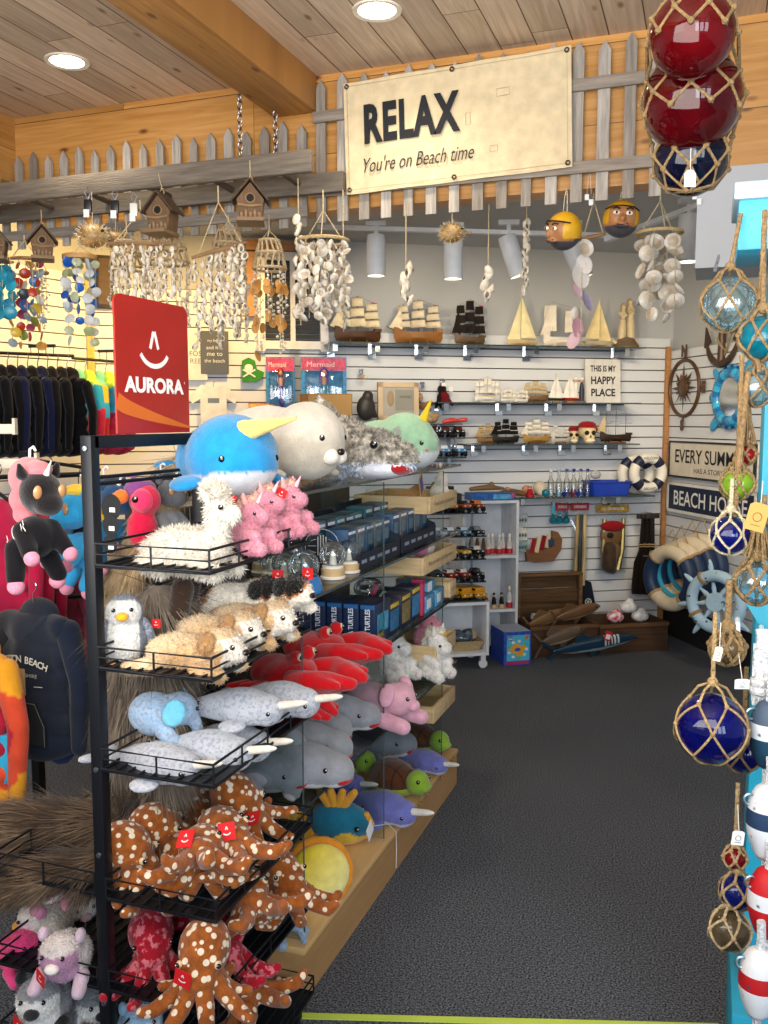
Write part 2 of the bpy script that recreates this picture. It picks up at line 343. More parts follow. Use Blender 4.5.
n1 = N.new('ShaderNodeTexNoise'); n1.inputs['Scale'].default_value = 190; n1.inputs['Detail'].default_value = 2; L.new(tc.outputs['Object'], n1.inputs['Vector'])
n2 = N.new('ShaderNodeTexNoise'); n2.inputs['Scale'].default_value = 1.1; n2.inputs['Detail'].default_value = 3; L.new(tc.outputs['Object'], n2.inputs['Vector'])
rp = N.new('ShaderNodeValToRGB'); rp.color_ramp.elements[0].position = .36; rp.color_ramp.elements[0].color = lin('#26292e'); rp.color_ramp.elements[1].position = .72; rp.color_ramp.elements[1].color = lin('#868b95'); L.new(n1.outputs['Fac'], rp.inputs[0])
mr = N.new('ShaderNodeMapRange'); mr.inputs['To Min'].default_value = .75; mr.inputs['To Max'].default_value = 1.2; L.new(n2.outputs['Fac'], mr.inputs['Value'])
mx = N.new('ShaderNodeMix'); mx.data_type = 'RGBA'; mx.blend_type = 'MULTIPLY'; mx.inputs['Factor'].default_value = 1; L.new(rp.outputs[0], mx.inputs['A']); L.new(mr.outputs[0], mx.inputs['B'])
L.new(mx.outputs['Result'], b.inputs['Base Color']); b.inputs['Roughness'].default_value = 1; b.inputs['Specular IOR Level'].default_value = .1
bp = N.new('ShaderNodeBump'); bp.inputs['Strength'].default_value = .8; bp.inputs['Distance'].default_value = .006; L.new(n1.outputs['Fac'], bp.inputs['Height']); L.new(bp.outputs['Normal'], b.inputs['Normal'])
for nm, c, rg in (('plaster', '#b9bcc0', .9),):
    m, N, L, b = nodemat(nm); tc = N.new('ShaderNodeTexCoord'); nz = N.new('ShaderNodeTexNoise'); nz.inputs['Scale'].default_value = 4; L.new(tc.outputs['Object'], nz.inputs['Vector'])
    rp = N.new('ShaderNodeValToRGB'); rp.color_ramp.elements[0].color = mixc(c, '#000000', .06); rp.color_ramp.elements[1].color = lin(c); L.new(nz.outputs['Fac'], rp.inputs[0]); L.new(rp.outputs[0], b.inputs['Base Color']); b.inputs['Roughness'].default_value = rg

struct(MB().box((-1, 2.5, -.05), (9, 11, .1)).build('floor', 'carpet', sharp=0))
struct(MB().box((-1.2, 1.1, 2.98), (9, 5.0, .1)).build('ceiling', 'ceilboards', sharp=0))
# header over the opening to the alcove, knotty pine
struct(MB().box((-.6, 3.66, 2.655), (5.14, .12, .55)).build('wall_header', 'amberboards', sharp=0))
o = struct(MB().box((0, 0, 0), (3.6, .1, .3)).build('trim_1', 'amberboards', sharp=0)); o.location = (-3.22, 1.86, 2.78); o.rotation_euler = (0, 0, PI / 2)
struct(MB().box((-1.69, 1.3, 2.855), (.2, 4.58, .15), b=.006).build('trim_2', 'beamwood', sharp=40))
# alcove
CX, CY = 3.2, 5.75
def slatwall(name, length, z1, base, seed, x0=0):
    m = MB('#b9b7b3'); pitch = .0762; z = base; rng = random.Random(seed)
    m.box((x0 + length / 2, .03, (base + z1) / 2), (length, .02, z1 - base), '#4c4238')
    while z < z1 - .01:
        h = min(pitch - .0075, z1 - z); m.box((x0 + length / 2, .008, z + h / 2), (length, .024, h), '#d6dae0'); z += pitch
    return m.build(name, 'slat', sharp=0)
o = struct(slatwall('wall_back', 2.62, 2.055, .09, 1)); o.location = al(CX - 2.62, CY); o.rotation_euler = (0, 0, AA)
o = struct(slatwall('wall_back.001', 1.3, 2.30, .09, 2)); o.location = al(CX - 3.85, CY); o.rotation_euler = (0, 0, AA)
struct(MB().box((1.25, CY + .07, 1.35), (4.1, .04, 2.7)).build('wall_alcove', 'plaster', sharp=0)).rotation_euler = (0, 0, AA)
o = struct(slatwall('wall_right', 4.6, 1.97, .24, 3)); o.location = al(CX, CY); o.rotation_euler = (0, 0, ROT_RIGHT)
struct(MB().box((CX + .07, 3.4, 1.35), (.04, 4.9, 2.7)).build('wall_right_upper', 'plaster', sharp=0)).rotation_euler = (0, 0, AA)
struct(MB().prism([(-5.4, 3.72), (2.2, 3.72), (.6, 7.4), (-5.4, 6.2)], .06, (0, 0, 2.66), plane='xy').build('ceiling_alcove', 'plaster', sharp=0))
bb = MB('#2b2826').box((1.3, CY + .02, .045), (3.9, .03, .09)).build('baseboard_back', 'matte', sharp=0); struct(bb); bb.rotation_euler = (0, 0, AA)
bb = MB('#1b1a1a').box((CX + .03, 3.5, .12), (.03, 4.5, .24)).build('baseboard_right', 'matte', sharp=0); struct(bb); bb.rotation_euler = (0, 0, AA)
struct(MB('#a9784a').box((CX - .022, CY - .022, 1.05), (.032, .032, 1.9), b=.004).build('trim_3', 'wood')).rotation_euler = (0, 0, AA)
# left wall of the alcove
LWA = R(13.9); LC = al(-.62, CY)
o = struct(slatwall('wall_left', 4.0, 2.36, .1, 4, -4.0)); o.location = LC; o.rotation_euler = (0, 0, PI / 2 - LWA)
o = struct(MB().box((-2, .07, 1.35), (4.1, .04, 2.7)).build('wall_left_upper', 'plaster', sharp=0)); o.location = LC; o.rotation_euler = (0, 0, PI / 2 - LWA)
o = struct(MB('#d9b45c').box((0, 0, 1.2), (.03, .03, 2.3)).build('trim_4', 'wood')); o.location = LC + Vector((.02, -.02, 0)); o.rotation_euler = (0, 0, .2)
# plaster soffit box under the right end of the header
struct(MB().box((.74, 3.69, 2.225), (1.62, .3, .35)).build('wall_soffit', 'plaster', sharp=0))
# shuttered window at the back
p0 = onay(262, 258, CY - .02); p1 = onay(322, 344, CY - .02); xa, xb = p0.dot(AX), p1.dot(AX); za, zb = p1.z, p0.z
wr = thing('window_1', None, None); wr['kind'] = 'structure'; wr.location = al((xa + xb) / 2, CY - .012, (za + zb) / 2); wr.rotation_euler = (0, 0, AA)
ww, wh = xb - xa, zb - za; f = MB('#dfe1e3')
for sx in (-1, 1): f.box((sx * (ww / 2 + .012), -.02, 0), (.05, .04, wh + .1))
for sz in (-1, 1): f.box((0, -.02, sz * (wh / 2 + .012)), (ww + .07, .04, .05))
f.box((0, -.02, 0), (.03, .035, wh)); f.build('window_frame', 'paint', wr)
for sx in (-1, 1):
    s = MB('#50555b'); n = 18
    for k in range(n): s.box((sx * ww / 4, -.012, -wh / 2 + (k + .5) * wh / n), (ww / 2 - .03, .003, wh / n * 1.05), rot=(.7, 0, 0))
    s.build('shutter', 'paint', wr)
MB('#a9784a').box((-ww / 2 - .07, -.03, wh * .18), (.07, .05, wh * .75)).build('casing', 'wood', wr)
MB('#a9784a').box((0, -.03, wh / 2 + .07), (ww + .2, .05, .06)).build('casing', 'wood', wr)
# tape lines on the carpet
def tape(name, a, b, w, col, label):
    a = Vector(a); b = Vector(b); d = (b - a); o = MB(col).box((0, 0, .0012), (d.length, w, .0024)).build(name, 'paper', sharp=0)
    o.location = (a + b) / 2; o.rotation_euler = (0, 0, math.atan2(d.y, d.x)); return tag(o, label, 'floor tape')
tape('floor_tape', atz(290, 1016, 0), atz(720, 1027, 0), .022, '#c9e05a', 'yellow-green tape line across the carpet at the bottom of the photo')
tape('floor_tape', atz(78, 705, 0), atz(150, 671, 0), .028, '#d2c433', 'short yellow tape strip on the carpet behind the black rack post, far left')
# ------------------------------------------------------------------ lights
def area(loc, target, size, power, col, name='area_light', sy=None):
    l = bpy.data.lights.new(name, 'AREA'); l.energy = power; l.color = col; l.size = size
    if sy: l.shape = 'RECTANGLE'; l.size_y = sy
    o = bpy.data.objects.new(name, l); COL.objects.link(o); o.location = loc; d = Vector(target) - Vector(loc); o.rotation_euler = d.to_track_quat('-Z', 'Y').to_euler(); return o
def spot(loc, target, power, col, angle=60, blend=.6, size=.04, name='spot_light'):
    l = bpy.data.lights.new(name, 'SPOT'); l.energy = power; l.color = col; l.spot_size = R(angle); l.spot_blend = blend; l.shadow_soft_size = size
    o = bpy.data.objects.new(name, l); COL.objects.link(o); o.location = loc; d = Vector(target) - Vector(loc); o.rotation_euler = d.to_track_quat('-Z', 'Y').to_euler(); return o
COOL = (.80, .90, 1.0); WARM = (1.0, .80, .52); W2 = (1, .60, .17)
for k in range(3): area((3.1 - .95 * k, -2.0 - .55 * k, 1.95), (-.8, 2.7, .8), .8, 47, COOL, 'daylight_window', 1.9)
area((-2.4, -1.8, 2.3), (-.9, 3.0, 1.1), 2.0, 16, (1, .95, .88), 'fill_light', 1.6)  # unseen soft fill lamp, added behind the camera to brighten the room
area((-.7, .3, 1.95), (-.9, 2.6, 3.2), 2.4, 100, (1, .94, .87), 'ceiling_bounce', 1.6)  # added uplight standing in for light bounced onto ceiling and header
w = bpy.data.worlds.new('world'); SC.world = w; w.use_nodes = True; nt = w.node_tree; bg = nt.nodes['Background']
bg.inputs['Color'].default_value = (.80, .88, 1, 1); bg.inputs['Strength'].default_value = .42
for i, (px, py, lb) in enumerate(((67, 61, 'round recessed ceiling light left of the beam'), (377, 10, 'round recessed ceiling light right of the beam, above the banner'))):
    p = atz(px, py, 2.93); t = thing('recessed_light', lb, 'ceiling light', (p.x, p.y, 2.93))
    MB('#e8dfcf').lathe([(.088, 0), (.086, -.006), (.068, -.004), (.066, .0)], seg=32).build('trim_ring', 'plastic', t)
    MB('#fff4de').lathe([(.0001, -.003), (.066, -.002), (.066, 0)], seg=28).build('lamp_lens', 'lamp', t)
    spot((p.x, p.y, 2.91), (p.x, p.y + .25, 0), 34, (1, .86, .66), 140, .9, .07)
# track lights: white cylinders on a rail
def track_light(px, py, d, tilt, rz, lb, power, target, tail=.19):
    p = dep(px, py, d); t = thing('track_light', lb, 'track light', p, (0, 0, rz)); m = MB('#d9dcdf').at((0, 0, 0), (0, tilt, 0))
    m.lathe([(.02, .205), (.043, .20), (.047, .17), (.047, 0), (.043, 0), (.041, .03), (.0001, .035)], seg=24); m.build('lamp_housing', 'paint', t)
    MB('#ffe9c2').at((0, 0, 0), (0, tilt, 0)).lathe([(.0001, .012), (.041, .012), (.041, .016)], seg=20).build('lamp_lens', 'lampwarm', t)
    ty = Vector((math.sin(tilt) * .17, 0, math.cos(tilt) * .17)); MB('#d9dcdf').tube([ty + Vector((.0, 0, 0)), Vector((ty.x, 0, .215)), Vector((ty.x, 0, .25))], .012).box((ty.x, 0, .255), (.1, .03, .022)).build('mount', 'paint', t)
    dirn = Vector(target) - p; spot(p + dirn.normalized() * .06, target, power, WARM, 75, .8, .04); return t
TRZ = 0.3
track_light(376, 276, 4.5, 0, TRZ, 'upright white track light left, over the ships', 24, al(1.2, 5.7, 1.9))
track_light(453, 279, 4.4, 0, TRZ, 'upright white track light under the middle puffer fish', 24, al(1.6, 5.72, 1.95))
track_light(519, 276, 4.4, -.32, TRZ, 'tilted white track light behind the twig garland', 26, al(2.3, 5.7, 1.8))
track_light(584, 278, 4.3, -.4, TRZ, 'tilted white track light behind the rainbow shell garland', 26, al(2.9, 5.7, 1.7))
track_light(688, 262, 3.9, 0, AA, 'upright white track light nearest the soffit box, far right', 30, al(3.2, 4.9, 1.5))
def bar(name, a, b, r, col, label, cat, mat='paint', w=.034):
    a = Vector(a); b = Vector(b); d = b - a; o = MB(col).box((0, 0, 0), (d.length, w, .02)).build(name, mat); o.location = (a + b) / 2
    o.rotation_euler = (0, -math.asin(d.z / d.length), math.atan2(d.y, d.x)); return tag(o, label, cat)
bar('track_rail', dep(318, 227, 4.55), dep(618, 236, 4.3), .01, '#dcdfe2', 'long white track rail across the alcove carrying four lamps', 'light rail')
bar('track_rail', dep(606, 240, 4.2), dep(700, 205, 3.85), .01, '#dcdfe2', 'short white track rail running toward the right wall', 'light rail')
# warm washes of lamps that hang out of view behind the header
spot((-2.55, 3.95, 2.5), (-3.6, 4.2, 1.9), 120, W2, 110, .9, .1)
spot((-2.2, 4.35, 2.5), (-3.0, 4.9, 1.9), 80, W2, 90, .9, .1)
spot((.0, 4.3, 2.5), al(3.2, 5.2, 1.5), 42, WARM, 80, .9, .1)
spot((.45, 3.9, 2.5), al(3.2, 4.6, 1.1), 34, WARM, 80, .9, .1)
# camera
cam = bpy.data.cameras.new('camera'); co = bpy.data.objects.new('camera', cam); COL.objects.link(co); SC.camera = co
cam.sensor_fit = 'VERTICAL'; cam.sensor_height = 32; cam.lens = F / 1024 * 32; cam.clip_start = .05
co.location = CAM; co.rotation_euler = FWD.to_track_quat('-Z', 'Y').to_euler()
SC.view_settings.view_transform = 'Standard'; SC.view_settings.look = 'None'; SC.view_settings.exposure = 0.0
SC.cycles.max_bounces = 7; SC.cycles.transparent_max_bounces = 16; SC.cycles.caustics_reflective = False; SC.cycles.caustics_refractive = False; SC.cycles.use_denoising = True
# ================================================================== BLACK WIRE RACK AND ITS SOFT TOYS
RX0, RX1, RY0, RY1, RXC = -1.41, -.868, 1.45, 1.90, -1.137
t = thing('display_rack', 'black metal rack with wire baskets and a red sign on top, nearest the camera', 'display rack', (RXC, (RY0 + RY1) / 2, 0))
cx, cy = RXC, (RY0 + RY1) / 2
BLK = '#14171d'
def rp(x, y, z): return (x - cx, y - cy, z)
for y in (RY0 + .012, RY1 - .04):
    m = MB(BLK).box(rp(RXC, y, .745), (.026, .026, 1.45), b=.002)
    po = m.build('post', 'darkmetal', t)
    for z in (1.445, .80, .62, .3): MB('#9a9ea6').lathe([(.0001, .0035), (.005, .003), (.006, 0)], rp(RXC, y - .0135, z), rot=(PI / 2, 0, 0), seg=10).build('bolt', 'metal', po)
MB(BLK).box(rp(RXC, cy, 1.457), (.026, RY1 - RY0 - .02, .026), b=.002).build('top_bar', 'darkmetal', t)
MB(BLK).box(rp(RXC, cy, .06), (.026, RY1 - RY0 - .02, .026)).build('bottom_bar', 'darkmetal', t)
for y in (RY0 + .012, RY1 - .04):
    MB(BLK).box(rp(RXC, y, .06), (.5, .03, .03), b=.002).build('foot', 'darkmetal', t)
    for x in (RXC - .23, RXC + .23):
        MB('#1b1d22').lathe([(.0001, -.011), (.02, -.011), (.022, 0), (.02, .011), (.0001, .011)], rp(x, y, .024), rot=(0, PI / 2, 0), seg=16).box(rp(x, y, .042), (.016, .03, .02)).build('caster', 'plastic', t)
WR = .0022
def basket(side, zb, h, z_in=None):
    x0, x1 = (RXC + .014, RX1) if side > 0 else (RX0, RXC - .014); y0, y1 = RY0 - .0, RY1; m = MB(BLK)
    def rect(z, r=WR): m.tube([rp(x0, y0, z), rp(x1, y0, z), rp(x1, y1, z), rp(x0, y1, z)], r, closed=True, seg=6)
    rect(zb, .0032); rect(zb + h, .0028); rect(zb + h * .5)
    for k in range(3): x = x0 + (x1 - x0) * k / 2; m.tube([rp(x, y0, zb), rp(x, y0, zb + h)], WR, seg=6); m.tube([rp(x, y1, zb), rp(x, y1, zb + h)], WR, seg=6)
    for k in range(1, 4):
        y = y0 + (y1 - y0) * k / 4; xx = x1 if side > 0 else x0; m.tube([rp(xx, y, zb), rp(xx, y, zb + h)], WR, seg=6)
    b = m.build('wire_basket', 'darkmetal', t)
    f = MB(BLK)
    for k in range(1, 9): x = x0 + (x1 - x0) * k / 9; f.tube([rp(x, y0, zb), rp(x, y1, zb)], WR, seg=5)
    f.box(rp((x0 + x1) / 2, cy, zb - .004), (x1 - x0, y1 - y0, .003)); f.build('basket_floor', 'darkmetal', b)
BZ = dict(a=1.217, b=1.011, c=.803, d=.531, e=.332)
for z in BZ.values(): basket(1, z, .042)
for z in (.535, .33, .15): basket(-1, z, .045)
basket(1, .10, .042)
# rail of the far side at the top
MB(BLK).tube([rp(RXC - .015, RY0 + .02, 1.385), rp(RXC - .015, RY1 - .03, 1.385)], .004).tube([rp(RXC - .015, RY0 + .02, 1.372), rp(RXC - .015, RY1 - .03, 1.372)], .004).build('hang_rail', 'darkmetal', t)
# red sign on top
p0, p1 = atx(117, 438, RXC), atx(189, 432, RXC); sw = p1.y - p0.y; shh = atx(150, 300, RXC).z - 1.472
sg = thing('rack_sign', 'red sign card with white smile and lettering standing on top of the black rack', 'sign', (RXC, (p0.y + p1.y) / 2, 1.472), (0, 0, PI / 2))
m = MB('#9c1c12'); r = .02; poly = [(-sw / 2, 0), (sw / 2, 0)]
for a0, cxx in ((0, sw / 2 - r), (90, -sw / 2 + r)):
    for k in range(7): a = R(a0 + k * 15); poly.append((cxx + r * math.cos(a), shh - r + r * math.sin(a)))
m.prism(poly, .004); bd = m.build('sign_card', 'plastic', sg, 30)
letters('AURORA', sw * .125, bd, (0, -.003, shh * .36), '#efe7e2', w=sw * .82, bold=.045)
letters('R', sw * .02, bd, (sw * .425, -.003, shh * .395), '#efe7e2')
pts = [(sw * .185 * math.sin(a) / math.sin(R(62)), -.003, shh * (.505 + .085 * (1 - math.cos(a)) / .53)) for a in [R(-62 + 124 * k / 14) for k in range(15)]]
def flatstroke(m, pts, w, nrm=(0, -1, 0)):
    rows = []; P = [Vector(p) for p in pts]; nv = Vector(nrm)
    for i, p in enumerate(P):
        d = (P[min(i + 1, len(P) - 1)] - P[max(i - 1, 0)]).normalized(); s = d.cross(nv) * (w[i] if hasattr(w, '__len__') else w) / 2; rows.append([p + s, p - s])
    return m.strip(rows)
e = MB('#efe7e2'); flatstroke(e, pts, shh * .036); e.build('smile_emblem', 'paper', bd, 0)
e = MB('#efe7e2'); flatstroke(e, [(-sw * .055, -.003, shh * .635), (-sw * .006, -.0031, shh * .765)], shh * .032); flatstroke(e, [(sw * .055, -.0032, shh * .635), (sw * .006, -.0032, shh * .765)], shh * .032)
e.build('peak_emblem', 'paper', bd, 0)
sw_ = MB('#c8641f'); pp = [(-sw / 2 + sw * k / 12, -.0028, shh * (.24 - .2 * (k / 12) ** .7)) for k in range(13)]; flatstroke(sw_, pp, [sw * .13 * (1 - k / 14) for k in range(13)]); sw_.build('orange_swoosh', 'paper', bd, 0)
# ------------------------------------------------------------------ soft toy makers
def eye(root, c, r, col='#0b0b0d', glint=True):
    o = MB(col).ell(c, r, seg=12, rings=8)
    if glint: o.ell(Vector(c) + Vector((r * .55, -r * .45, r * .5)), r * .28, '#ffffff', seg=6, rings=4)
    return o.build('eye', 'gloss', root)
def red_tag(root, loc, rot, s=.034):
    o = MB('#d3161c').box((0, 0, 0), (s, .0016, s), b=0); o.build_o = None
    o = o.build('hang_tag', 'paper', root, 0, loc, rot); e = MB('#f3e9e6')
    pts = [(s * .24 * math.sin(a), -.0012, s * .02 - s * .2 * math.cos(a)) for a in [R(-60 + 15 * k) for k in range(9)]]
    flatstroke(e, pts, s * .07); flatstroke(e, [(-s * .07, -.0012, s * .1), (0, -.0013, s * .27)], s * .06); flatstroke(e, [(s * .07, -.0012, s * .1), (0, -.0013, s * .27)], s * .06); e.build('emblem', 'paper', o, 0)
def octopus(mat, col, pose, tagged=True, nm='octopus'):
    def mk():
        t = thing('octopus_plush', '', 'soft toy'); arms = []; rr = random.Random(pose)
        hp = [('e', (-.03, 0, .092), (.07, .06, .062), (0, 20, 0)), ('e', (.03, 0, .055), (.036, .042, .036))]
        hp += [('e', (.022, s * .036, .088), (.016, .014, .016)) for s in (-1, 1)]
        blob('body', hp, col, mat, t, .006, 4)
        for k in range(8):
            a = PI * 2 * (k + .5) / 8 + rr.uniform(-.12, .12); L_ = rr.uniform(.078, .10) * (1.2 if math.cos(a) > .2 else .8); c, s = math.cos(a), math.sin(a); b = rr.uniform(-.5, .5); drop = -.02 if pose % 2 else .0
            pts = [(.01 + .03 * c, .03 * s, .05), (.01 + .6 * L_ * c, .6 * L_ * s, .024 + drop * .5), (.01 + L_ * c - b * .02 * s, L_ * s + b * .02 * c, 0.014 + drop), (.01 + (L_ + .015) * c - b * .06 * s, (L_ + .025) * s + b * .06 * c, 0.022 + drop)]
            blob('arm', [('c', pts, [.023, .021, .017, .013])], col, mat, t, .0055, 3)
        for s in (-1, 1):
            MB('#e6cfa8' if mat == 'spotted' else '#b01722').ell((.031, s * .043, .094), (.009, .0075, .009), seg=12, rings=8).build('eye_ring', 'plush', t); eye(t, (.037, s * .046, .096), .0058)
        if tagged: red_tag(t, (.058, -.03, .08), (0, .2, .6 + .2 * pose), .042)
        return t
    return mk
def P3(px, py, d, drop=0): p = aty(px, py, d - .06); return Vector((p.x, p.y, p.z - drop))
OC = '#94501c'
octs = [  # px, py, depth, rot (x, y, z), pose, tagged, label
 (128, 857, 1.60, (0, .25, .25), 1, 0, 'brown white-spotted octopus plush lying at the left post, fourth basket from the top'),
 (170, 832, 1.72, (0, -.1, .5), 2, 0, 'brown white-spotted octopus plush half hidden behind the two front ones'),
 (200, 853, 1.55, (.1, -.9, -1.2), 3, 1, 'brown white-spotted octopus plush upright in the basket corner with red tag at its side'),
 (197, 806, 1.86, (0, -.4, -.8), 2, 0, 'brown white-spotted octopus plush peeping out farthest back under the narwhal basket'),
 (236, 838, 1.66, (0, -.55, -.5), 1, 1, 'big-headed brown white-spotted octopus plush at the right edge, tag on its chest'),
 (244, 800, 1.84, (.3, .2, -.2), 3, 1, 'brown white-spotted octopus plush lying topmost with arms reaching over the right rail'),
 (258, 900, 1.66, (.2, -.6, -.9), 2, 0, 'brown white-spotted octopus plush squeezed out between the two lowest baskets'),
 (289, 883, 1.82, (0, -.3, -.5), 1, 0, 'brown white-spotted octopus plush at the far end beside the yellow fish'),
 (203, 962, 1.50, (0, .12, -1.25), 3, 1, 'brown white-spotted octopus plush in the lowest basket with arms hanging over the front'),
 (258, 985, 1.68, (.4, -.4, -.8), 2, 0, 'brown white-spotted octopus plush wedged behind the lowest basket rail, head down'),
]
for i, (px, py, d, rt, pose, tg, lb) in enumerate(octs):
    put(octopus('spotted', OC, pose, tg), 'octo%d%d' % (pose, tg), lb, P3(px, py, d, .06), rt, .86, 'brown spotted octopus toys in the rack')
for i, (px, py, d, rt, pose, lb) in enumerate([
 (152, 940, 1.62, (0, .05, -.9), 3, 'red mottled octopus plush left of the lowest basket front'),
 (226, 942, 1.66, (0, -.3, -.8), 1, 'red mottled octopus plush right, reaching over the basket side'),
 (190, 925, 1.80, (0, 0, .4), 3, 'red mottled octopus plush at the back between the other red ones')]):
    put(octopus('redmottle', '#a11024', pose, False), 'redocto%d' % pose, lb, P3(px, py, d, .07), rt, .84, 'red octopus toys in the lowest basket')
# llama / lying fluffy toys
def llama():
    t = thing('llama_plush', '', 'soft toy')
    body = [('e', (-.01, 0, .045), (.085, .05, .045)), ('c', [(.055, 0, .05), (.062, 0, .105)], [.03, .024]), ('e', (.066, 0, .125), (.027, .026, .03)), ('e', (.09, 0, .115), (.022, .018, .016)), ('e', (-.09, 0, .045), .02)]
    body += [('c', [(x, y, .025), (x + .035, y, .012)], [.022, .016]) for x in (.045, -.07) for y in (-.035, .035)]
    blob('body', body, '#d0c9bb', 'fluffy', t, .006, 3, (7000, .012, .0032, (-.2, 0, -.5), .6))
    blob('topknot', [('e', (.058, 0, .155), (.026, .024, .018)), ('e', (.045, 0, .165), (.015, .014, .012))], '#d6cfc0', 'fluffy', t, .006, 2, (1800, .012, .003, (-.1, 0, .3), .7))
    blob('ear', [('c', [(.055, -.022, .145), (.05, -.034, .165)], [.008, .004])], '#efe4d4', 'fluffy', t, .004, 1)
    blob('face', [('e', (.088, 0, .117), (.024, .02, .019))], '#e0d9ce', 'plush', t, .005, 3)
    for s in (-1, 1): eye(t, (.084, s * .0225, .132), .0052)
    red_tag(t, (.07, .028, .14), (0, .4, .2), .024); return t
put(llama, 'llama', 'fluffy white llama plush in the top front basket', P3(190, 560, 1.62, .03), (0, 0, -.05), 1.08)
def unicorn_fluff(col, mane, horn='#f2b3c4', tagged=True):
    def mk():
        t = thing('unicorn_plush', '', 'soft toy')
        b = [('e', (-.015, 0, .05), (.05, .042, .05)), ('e', (.0, 0, .115), (.034, .034, .036)), ('e', (.034, 0, .105), (.026, .024, .023))]
        b += [('c', [(.0, s * .03, .06), (.042, s * .034, .055)], [.019, .017]) for s in (-1, 1)] + [('c', [(.01, s * .034, .02), (.06, s * .038, .02)], [.021, .019]) for s in (-1, 1)]
        blob('body', b, col, 'fluffy', t, .006, 3, (4500, .008, .0028, (0, 0, -.5), .6))
        blob('mane', [('e', (-.022, 0, .135), (.02, .016, .024)), ('e', (.005, 0, .152), (.018, .015, .013)), ('e', (-.032, 0, .10), (.015, .013, .025))], mane, 'fluffy', t, .006, 2, (1600, .012, .003, (-.4, 0, -.2), .6))
        for s in (-1, 1): blob('ear', [('c', [(-.004, s * .024, .145), (-.006, s * .03, .17)], [.01, .004])], mixc(col, mane, .5), 'plush', t, .004, 1)
        MB(horn).lathe([(.0065, 0), (.0045, .016), (.0008, .034)], (.022, 0, .145), rot=(0, .5, 0), seg=10).build('horn', 'plush', t)
        for s in (-1, 1): eye(t, (.03, s * .026, .117), .005); MB('#e5a6b4').ell((.063, s * .034, .02), (.006, .014, .014), seg=10, rings=6).ell((.048, s * .034, .055), (.005, .012, .012), seg=10, rings=6).build('hoof', 'plush', t)
        if tagged: red_tag(t, (.0, -.045, .125), (0, .5, .2), .03)
        return t
    return mk
pk = unicorn_fluff('#cf8496', '#dba896'); pk2 = unicorn_fluff('#cf8496', '#dba896', tagged=False)
put(pk2, 'unip0', 'pink fluffy unicorn plush next to the white llama', P3(252, 549, 1.70, .01), (0, 0, -.15), .74, 'pink unicorns in the top basket')
put(pk2, 'unip0', 'pink fluffy unicorn plush in the middle of three, half hidden', P3(268, 536, 1.84, .01), (0, 0, -.1), .76, 'pink unicorns in the top basket')
put(pk, 'unip1', 'pink fluffy unicorn plush farthest right with a red tag on its neck', P3(290, 531, 1.90, .01), (0, 0, -.1), .78, 'pink unicorns in the top basket')
def penguin(c1, c2, spotted=False):
    def mk():
        t = thing('penguin_plush', '', 'soft toy')
        f = lambda p: c2 if (p.x > .018 and abs(p.y) < (.04 if p.z > .1 else .036) and p.z < .158) else c1
        blob('body', [('e', (0, 0, .06), (.048, .054, .06)), ('e', (.004, 0, .128), (.042, .045, .04))], f, 'fluffy', t, .006, 4, (4500, .007, .0026, (0, 0, -.6), .5))
        for s in (-1, 1): blob('wing', [('e', (-.002, s * .056, .07), (.02, .012, .045), (s * 18, 0, 0))], c1, 'mottle', t, .005, 2); eye(t, (.041, s * .02, .138), .005)
        for s in (-1, 1): MB('#d9952a').ell((.045, s * .028, .008), (.024, .018, .009), seg=12, rings=8).build('foot', 'plush', t)
        MB('#e0a322').ell((.05, 0, .124), (.014, .015, .011), seg=12, rings=8).build('beak', 'plush', t)
        red_tag(t, (-.02, .07, .09), (0, 0, 1.2), .022); return t
    return mk
put(penguin('#6a717d', '#d3d3cf'), 'peng', 'grey and white penguin chick plush standing by the rack post', P3(126, 664, 1.60, .0), (0, 0, -1.05), .88)
def pup(c1, face, mk_name, calico=False):
    def mk():
        t = thing(mk_name, '', 'soft toy'); rr = 3
        def f(p):
            if calico:
                n = tone(p, 13, 3)
                return '#17130f' if n > .13 else ('#b9783a' if n > .02 else '#efe6d6')
            return face if (p.x > .088 and abs(p.y) < .035 and p.z < .085) else mixc(c1, '#e8d0aa', .5 + .5 * tone(p, 14))
        b = [('e', (-.01, 0, .042), (.085, .048, .042)), ('e', (.082, 0, .06), (.042, .044, .04)), ('e', (.115, 0, .05), (.02, .024, .019))]
        b += [('c', [(.05, s * .045, .02), (.1, s * .045, .014)], [.019, .016]) for s in (-1, 1)] + [('c', [(-.06, s * .045, .02), (-.11, s * .055, .014)], [.022, .015]) for s in (-1, 1)]
        blob('body', b, f, 'fluffy', t, .006, 3, (6500, .009, .003, (-.6, 0, -.2), .5))
        for s in (-1, 1):
            blob('ear', [('e', (.07, s * .043, .078), (.02, .01, .024), (s * 25, 0, 0))], '#15110e' if calico else mixc(c1, '#6b4a26', .15), 'fluffy', t, .005, 1, (500, .009, .003, (0, 0, -.5), .6)); eye(t, (.116, s * .021, .068), .0058)
        MB('#15110f').ell((.136, 0, .055), (.007, .01, .007), seg=10, rings=6).build('nose', 'gloss', t)
        if calico: red_tag(t, (.1, .03, .1), (0, 0, .2), .028)
        return t
    return mk
TAN = '#ab8252'
for px, py, d, rz, lb in ((188, 668, 1.60, .0, 'tan fluffy pup plush with pale face lying at the front corner of the second basket'), (212, 648, 1.72, -.1, 'tan fluffy pup plush lying second from the front corner'), (246, 636, 1.80, -.15, 'tan fluffy pup plush lying third along the basket side')):
    put(pup(TAN, '#d9d0c2', 'puppy_plush'), 'pup', lb, P3(px, py, d, .01), (0, 0, rz), .98, 'tan pups in the second basket')
